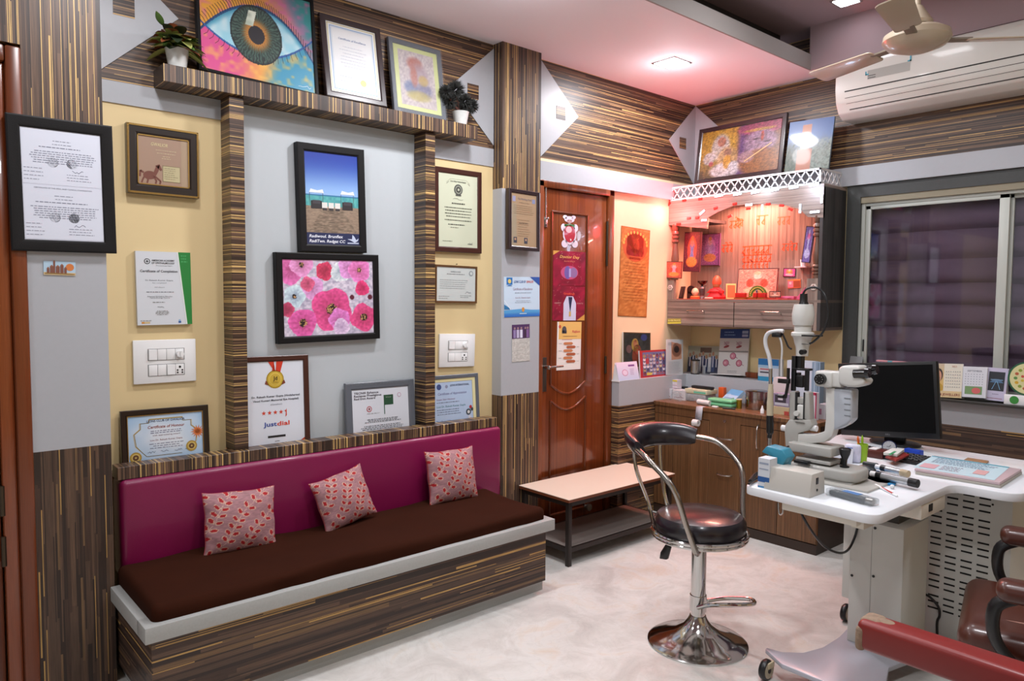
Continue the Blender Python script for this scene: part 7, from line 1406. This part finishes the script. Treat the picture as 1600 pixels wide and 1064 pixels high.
# ================================================================ air conditioner
ac = thing('air_conditioner', 'white wall-mounted split air conditioner under the ceiling above the window', 'air conditioner', (1.57, 0, 2.6))
AX0, AX1 = 1.10-1.57, 2.06-1.57; prof = [(-.001, .138), (-.19, .142), (-.222, .13), (-.235, .1), (-.238, -.02), (-.225, -.09), (-.19, -.145), (-.14, -.172), (-.001, -.172)]
mb = MB().m(mat('ac_plastic', '#d3d1ca', .35, coat=.2)); mb.prism(prof, AX0, AX1, plane='YZ', bev=.008, seg=3); mb.build('casing', ac)
def onprof(z):
    for (ya, za), (yb, zb) in zip(prof[2:], prof[3:]):
        if zb <= z <= za: return ya+(yb-ya)*(z-za)/(zb-za)
    return -.238
mb = MB().m(mat('louvre_gap', '#2c2a28', .7))
for z, xo, th in ((-.035, .055, .003), (-.13, .07, .003), (-.07, .055, .0012), (-.1, .06, .0008)): y = onprof(z); mb.box((AX0+xo, y-.0012, z-th), (AX1-.03, y+.01, z+th))
mb.build('louvre_line', ac, smooth=False)
p = BY(1352, 118, -.238); q = BY(1424, 92, -.238); mb = MB().m(mat('teal_corner', '#3a9ab0', .4)); X0_, X1_ = p.x-1.57, q.x-1.57; Z0_, Z1_ = p.z-2.6, q.z-2.6-.01
mb.box((X0_, -.2385, Z0_), (X0_+.018, -.2375, Z0_+.007)); mb.box((X0_, -.2385, Z0_), (X0_+.006, -.2375, Z0_+.02)); mb.box((X1_-.018, -.2387, Z1_), (X1_, -.2377, Z1_+.007)); mb.box((X1_-.007, -.2387, Z1_), (X1_, -.2377, Z1_+.03)); mb.m(mat('sticker_grey', '#aaa8a2', .3)).box((X0_+.012, -.2383, Z0_-.025), (X1_-.006, -.2377, Z1_)); mb.m(mat('ink_grey', '#55534f', .6))
for k in range(2): mb.box((X0_+.014, -.2388, Z0_-.008-.012*k), (X0_+.055, -.2382, Z0_-.004-.012*k))
mb.build('energy_label', ac, smooth=False)

# ================================================================ ceiling fan
FZ = 2.52; fc = DZ(1432, 65, FZ)
fn = thing('ceiling_fan', 'cream three-blade ceiling fan hanging from the tray ceiling in front of the air conditioner', 'fan', (fc.x, fc.y, FZ))
FANC = mat('fan_cream', '#b8a993', .35, coat=.3)
mb = MB().m(FANC); mb.lathe([(0, -.045), (.06, -.04), (.115, -.02), (.135, .005), (.13, .03), (.1, .048), (.05, .055), (0, .055)], seg=40); mb.build('motor_housing', fn)
mb = MB().m(FANC); mb.lathe([(0, .065), (.06, .065), (.062, .08), (.04, .115), (.022, .145), (.018, .15), (0, .15)], seg=32); mb.m(BLACK).cyl((0, 0, .05), (0, 0, .07), .03); mb.build('canopy', fn)
mb = MB().m(FANC); mb.cyl((0, 0, .14), (0, 0, 3.0-FZ), .011, seg=16); mb.build('down_rod', fn)
q = DZ(1300, 112, FZ); a0 = math.atan2(q.y-fc.y, q.x-fc.x)
for k in range(3):
    an = a0+2*math.pi*k/3; Mx = Matrix.Rotation(an, 4, 'Z'); mb = MB().m(mat('fan_bracket', '#7d7263', .4)); mb.box((.11, -.022, -.003), (.22, .022, .006), .002, M=Mx); bl = mb.build('blade', fn)
    mb = MB().m(FANC); mb.prism(fillet([(.2, -.05), (.56, -.065), (.56, .065), (.2, .05)], [.02, .03, .03, .02]), -.004, .0015, plane='XY', bev=.001, M=Mx @ R3(rx=.2)); mb.build('blade_panel', bl)

# ================================================================ recessed ceiling lights
def downlight(x, y, z, lab, s=.07, es=30):
    t = thing('ceiling_light', lab, 'ceiling light', (x, y, z), group='recessed ceiling lights'); mb = MB().m(STEEL); mb.box((-s-.012, -s-.012, -.004), (s+.012, s+.012, -.0005), .001, 1); mb.build('trim_ring', t); mb = MB().m(mat('lamp_panel_%d' % es, '#ffffff', .4, emit='#f2f4ff', es=es)); mb.box((-s, -s, -.006), (s, s, -.0042)); mb.build('diffuser', t, smooth=False)
downlight(.455, -.885, H, 'square recessed ceiling light glowing over the teak door')
p = DZ(1322, 2, 2.998); downlight(p.x, p.y, 2.999, 'recessed light in the tray ceiling beside the fan', .05, 25)
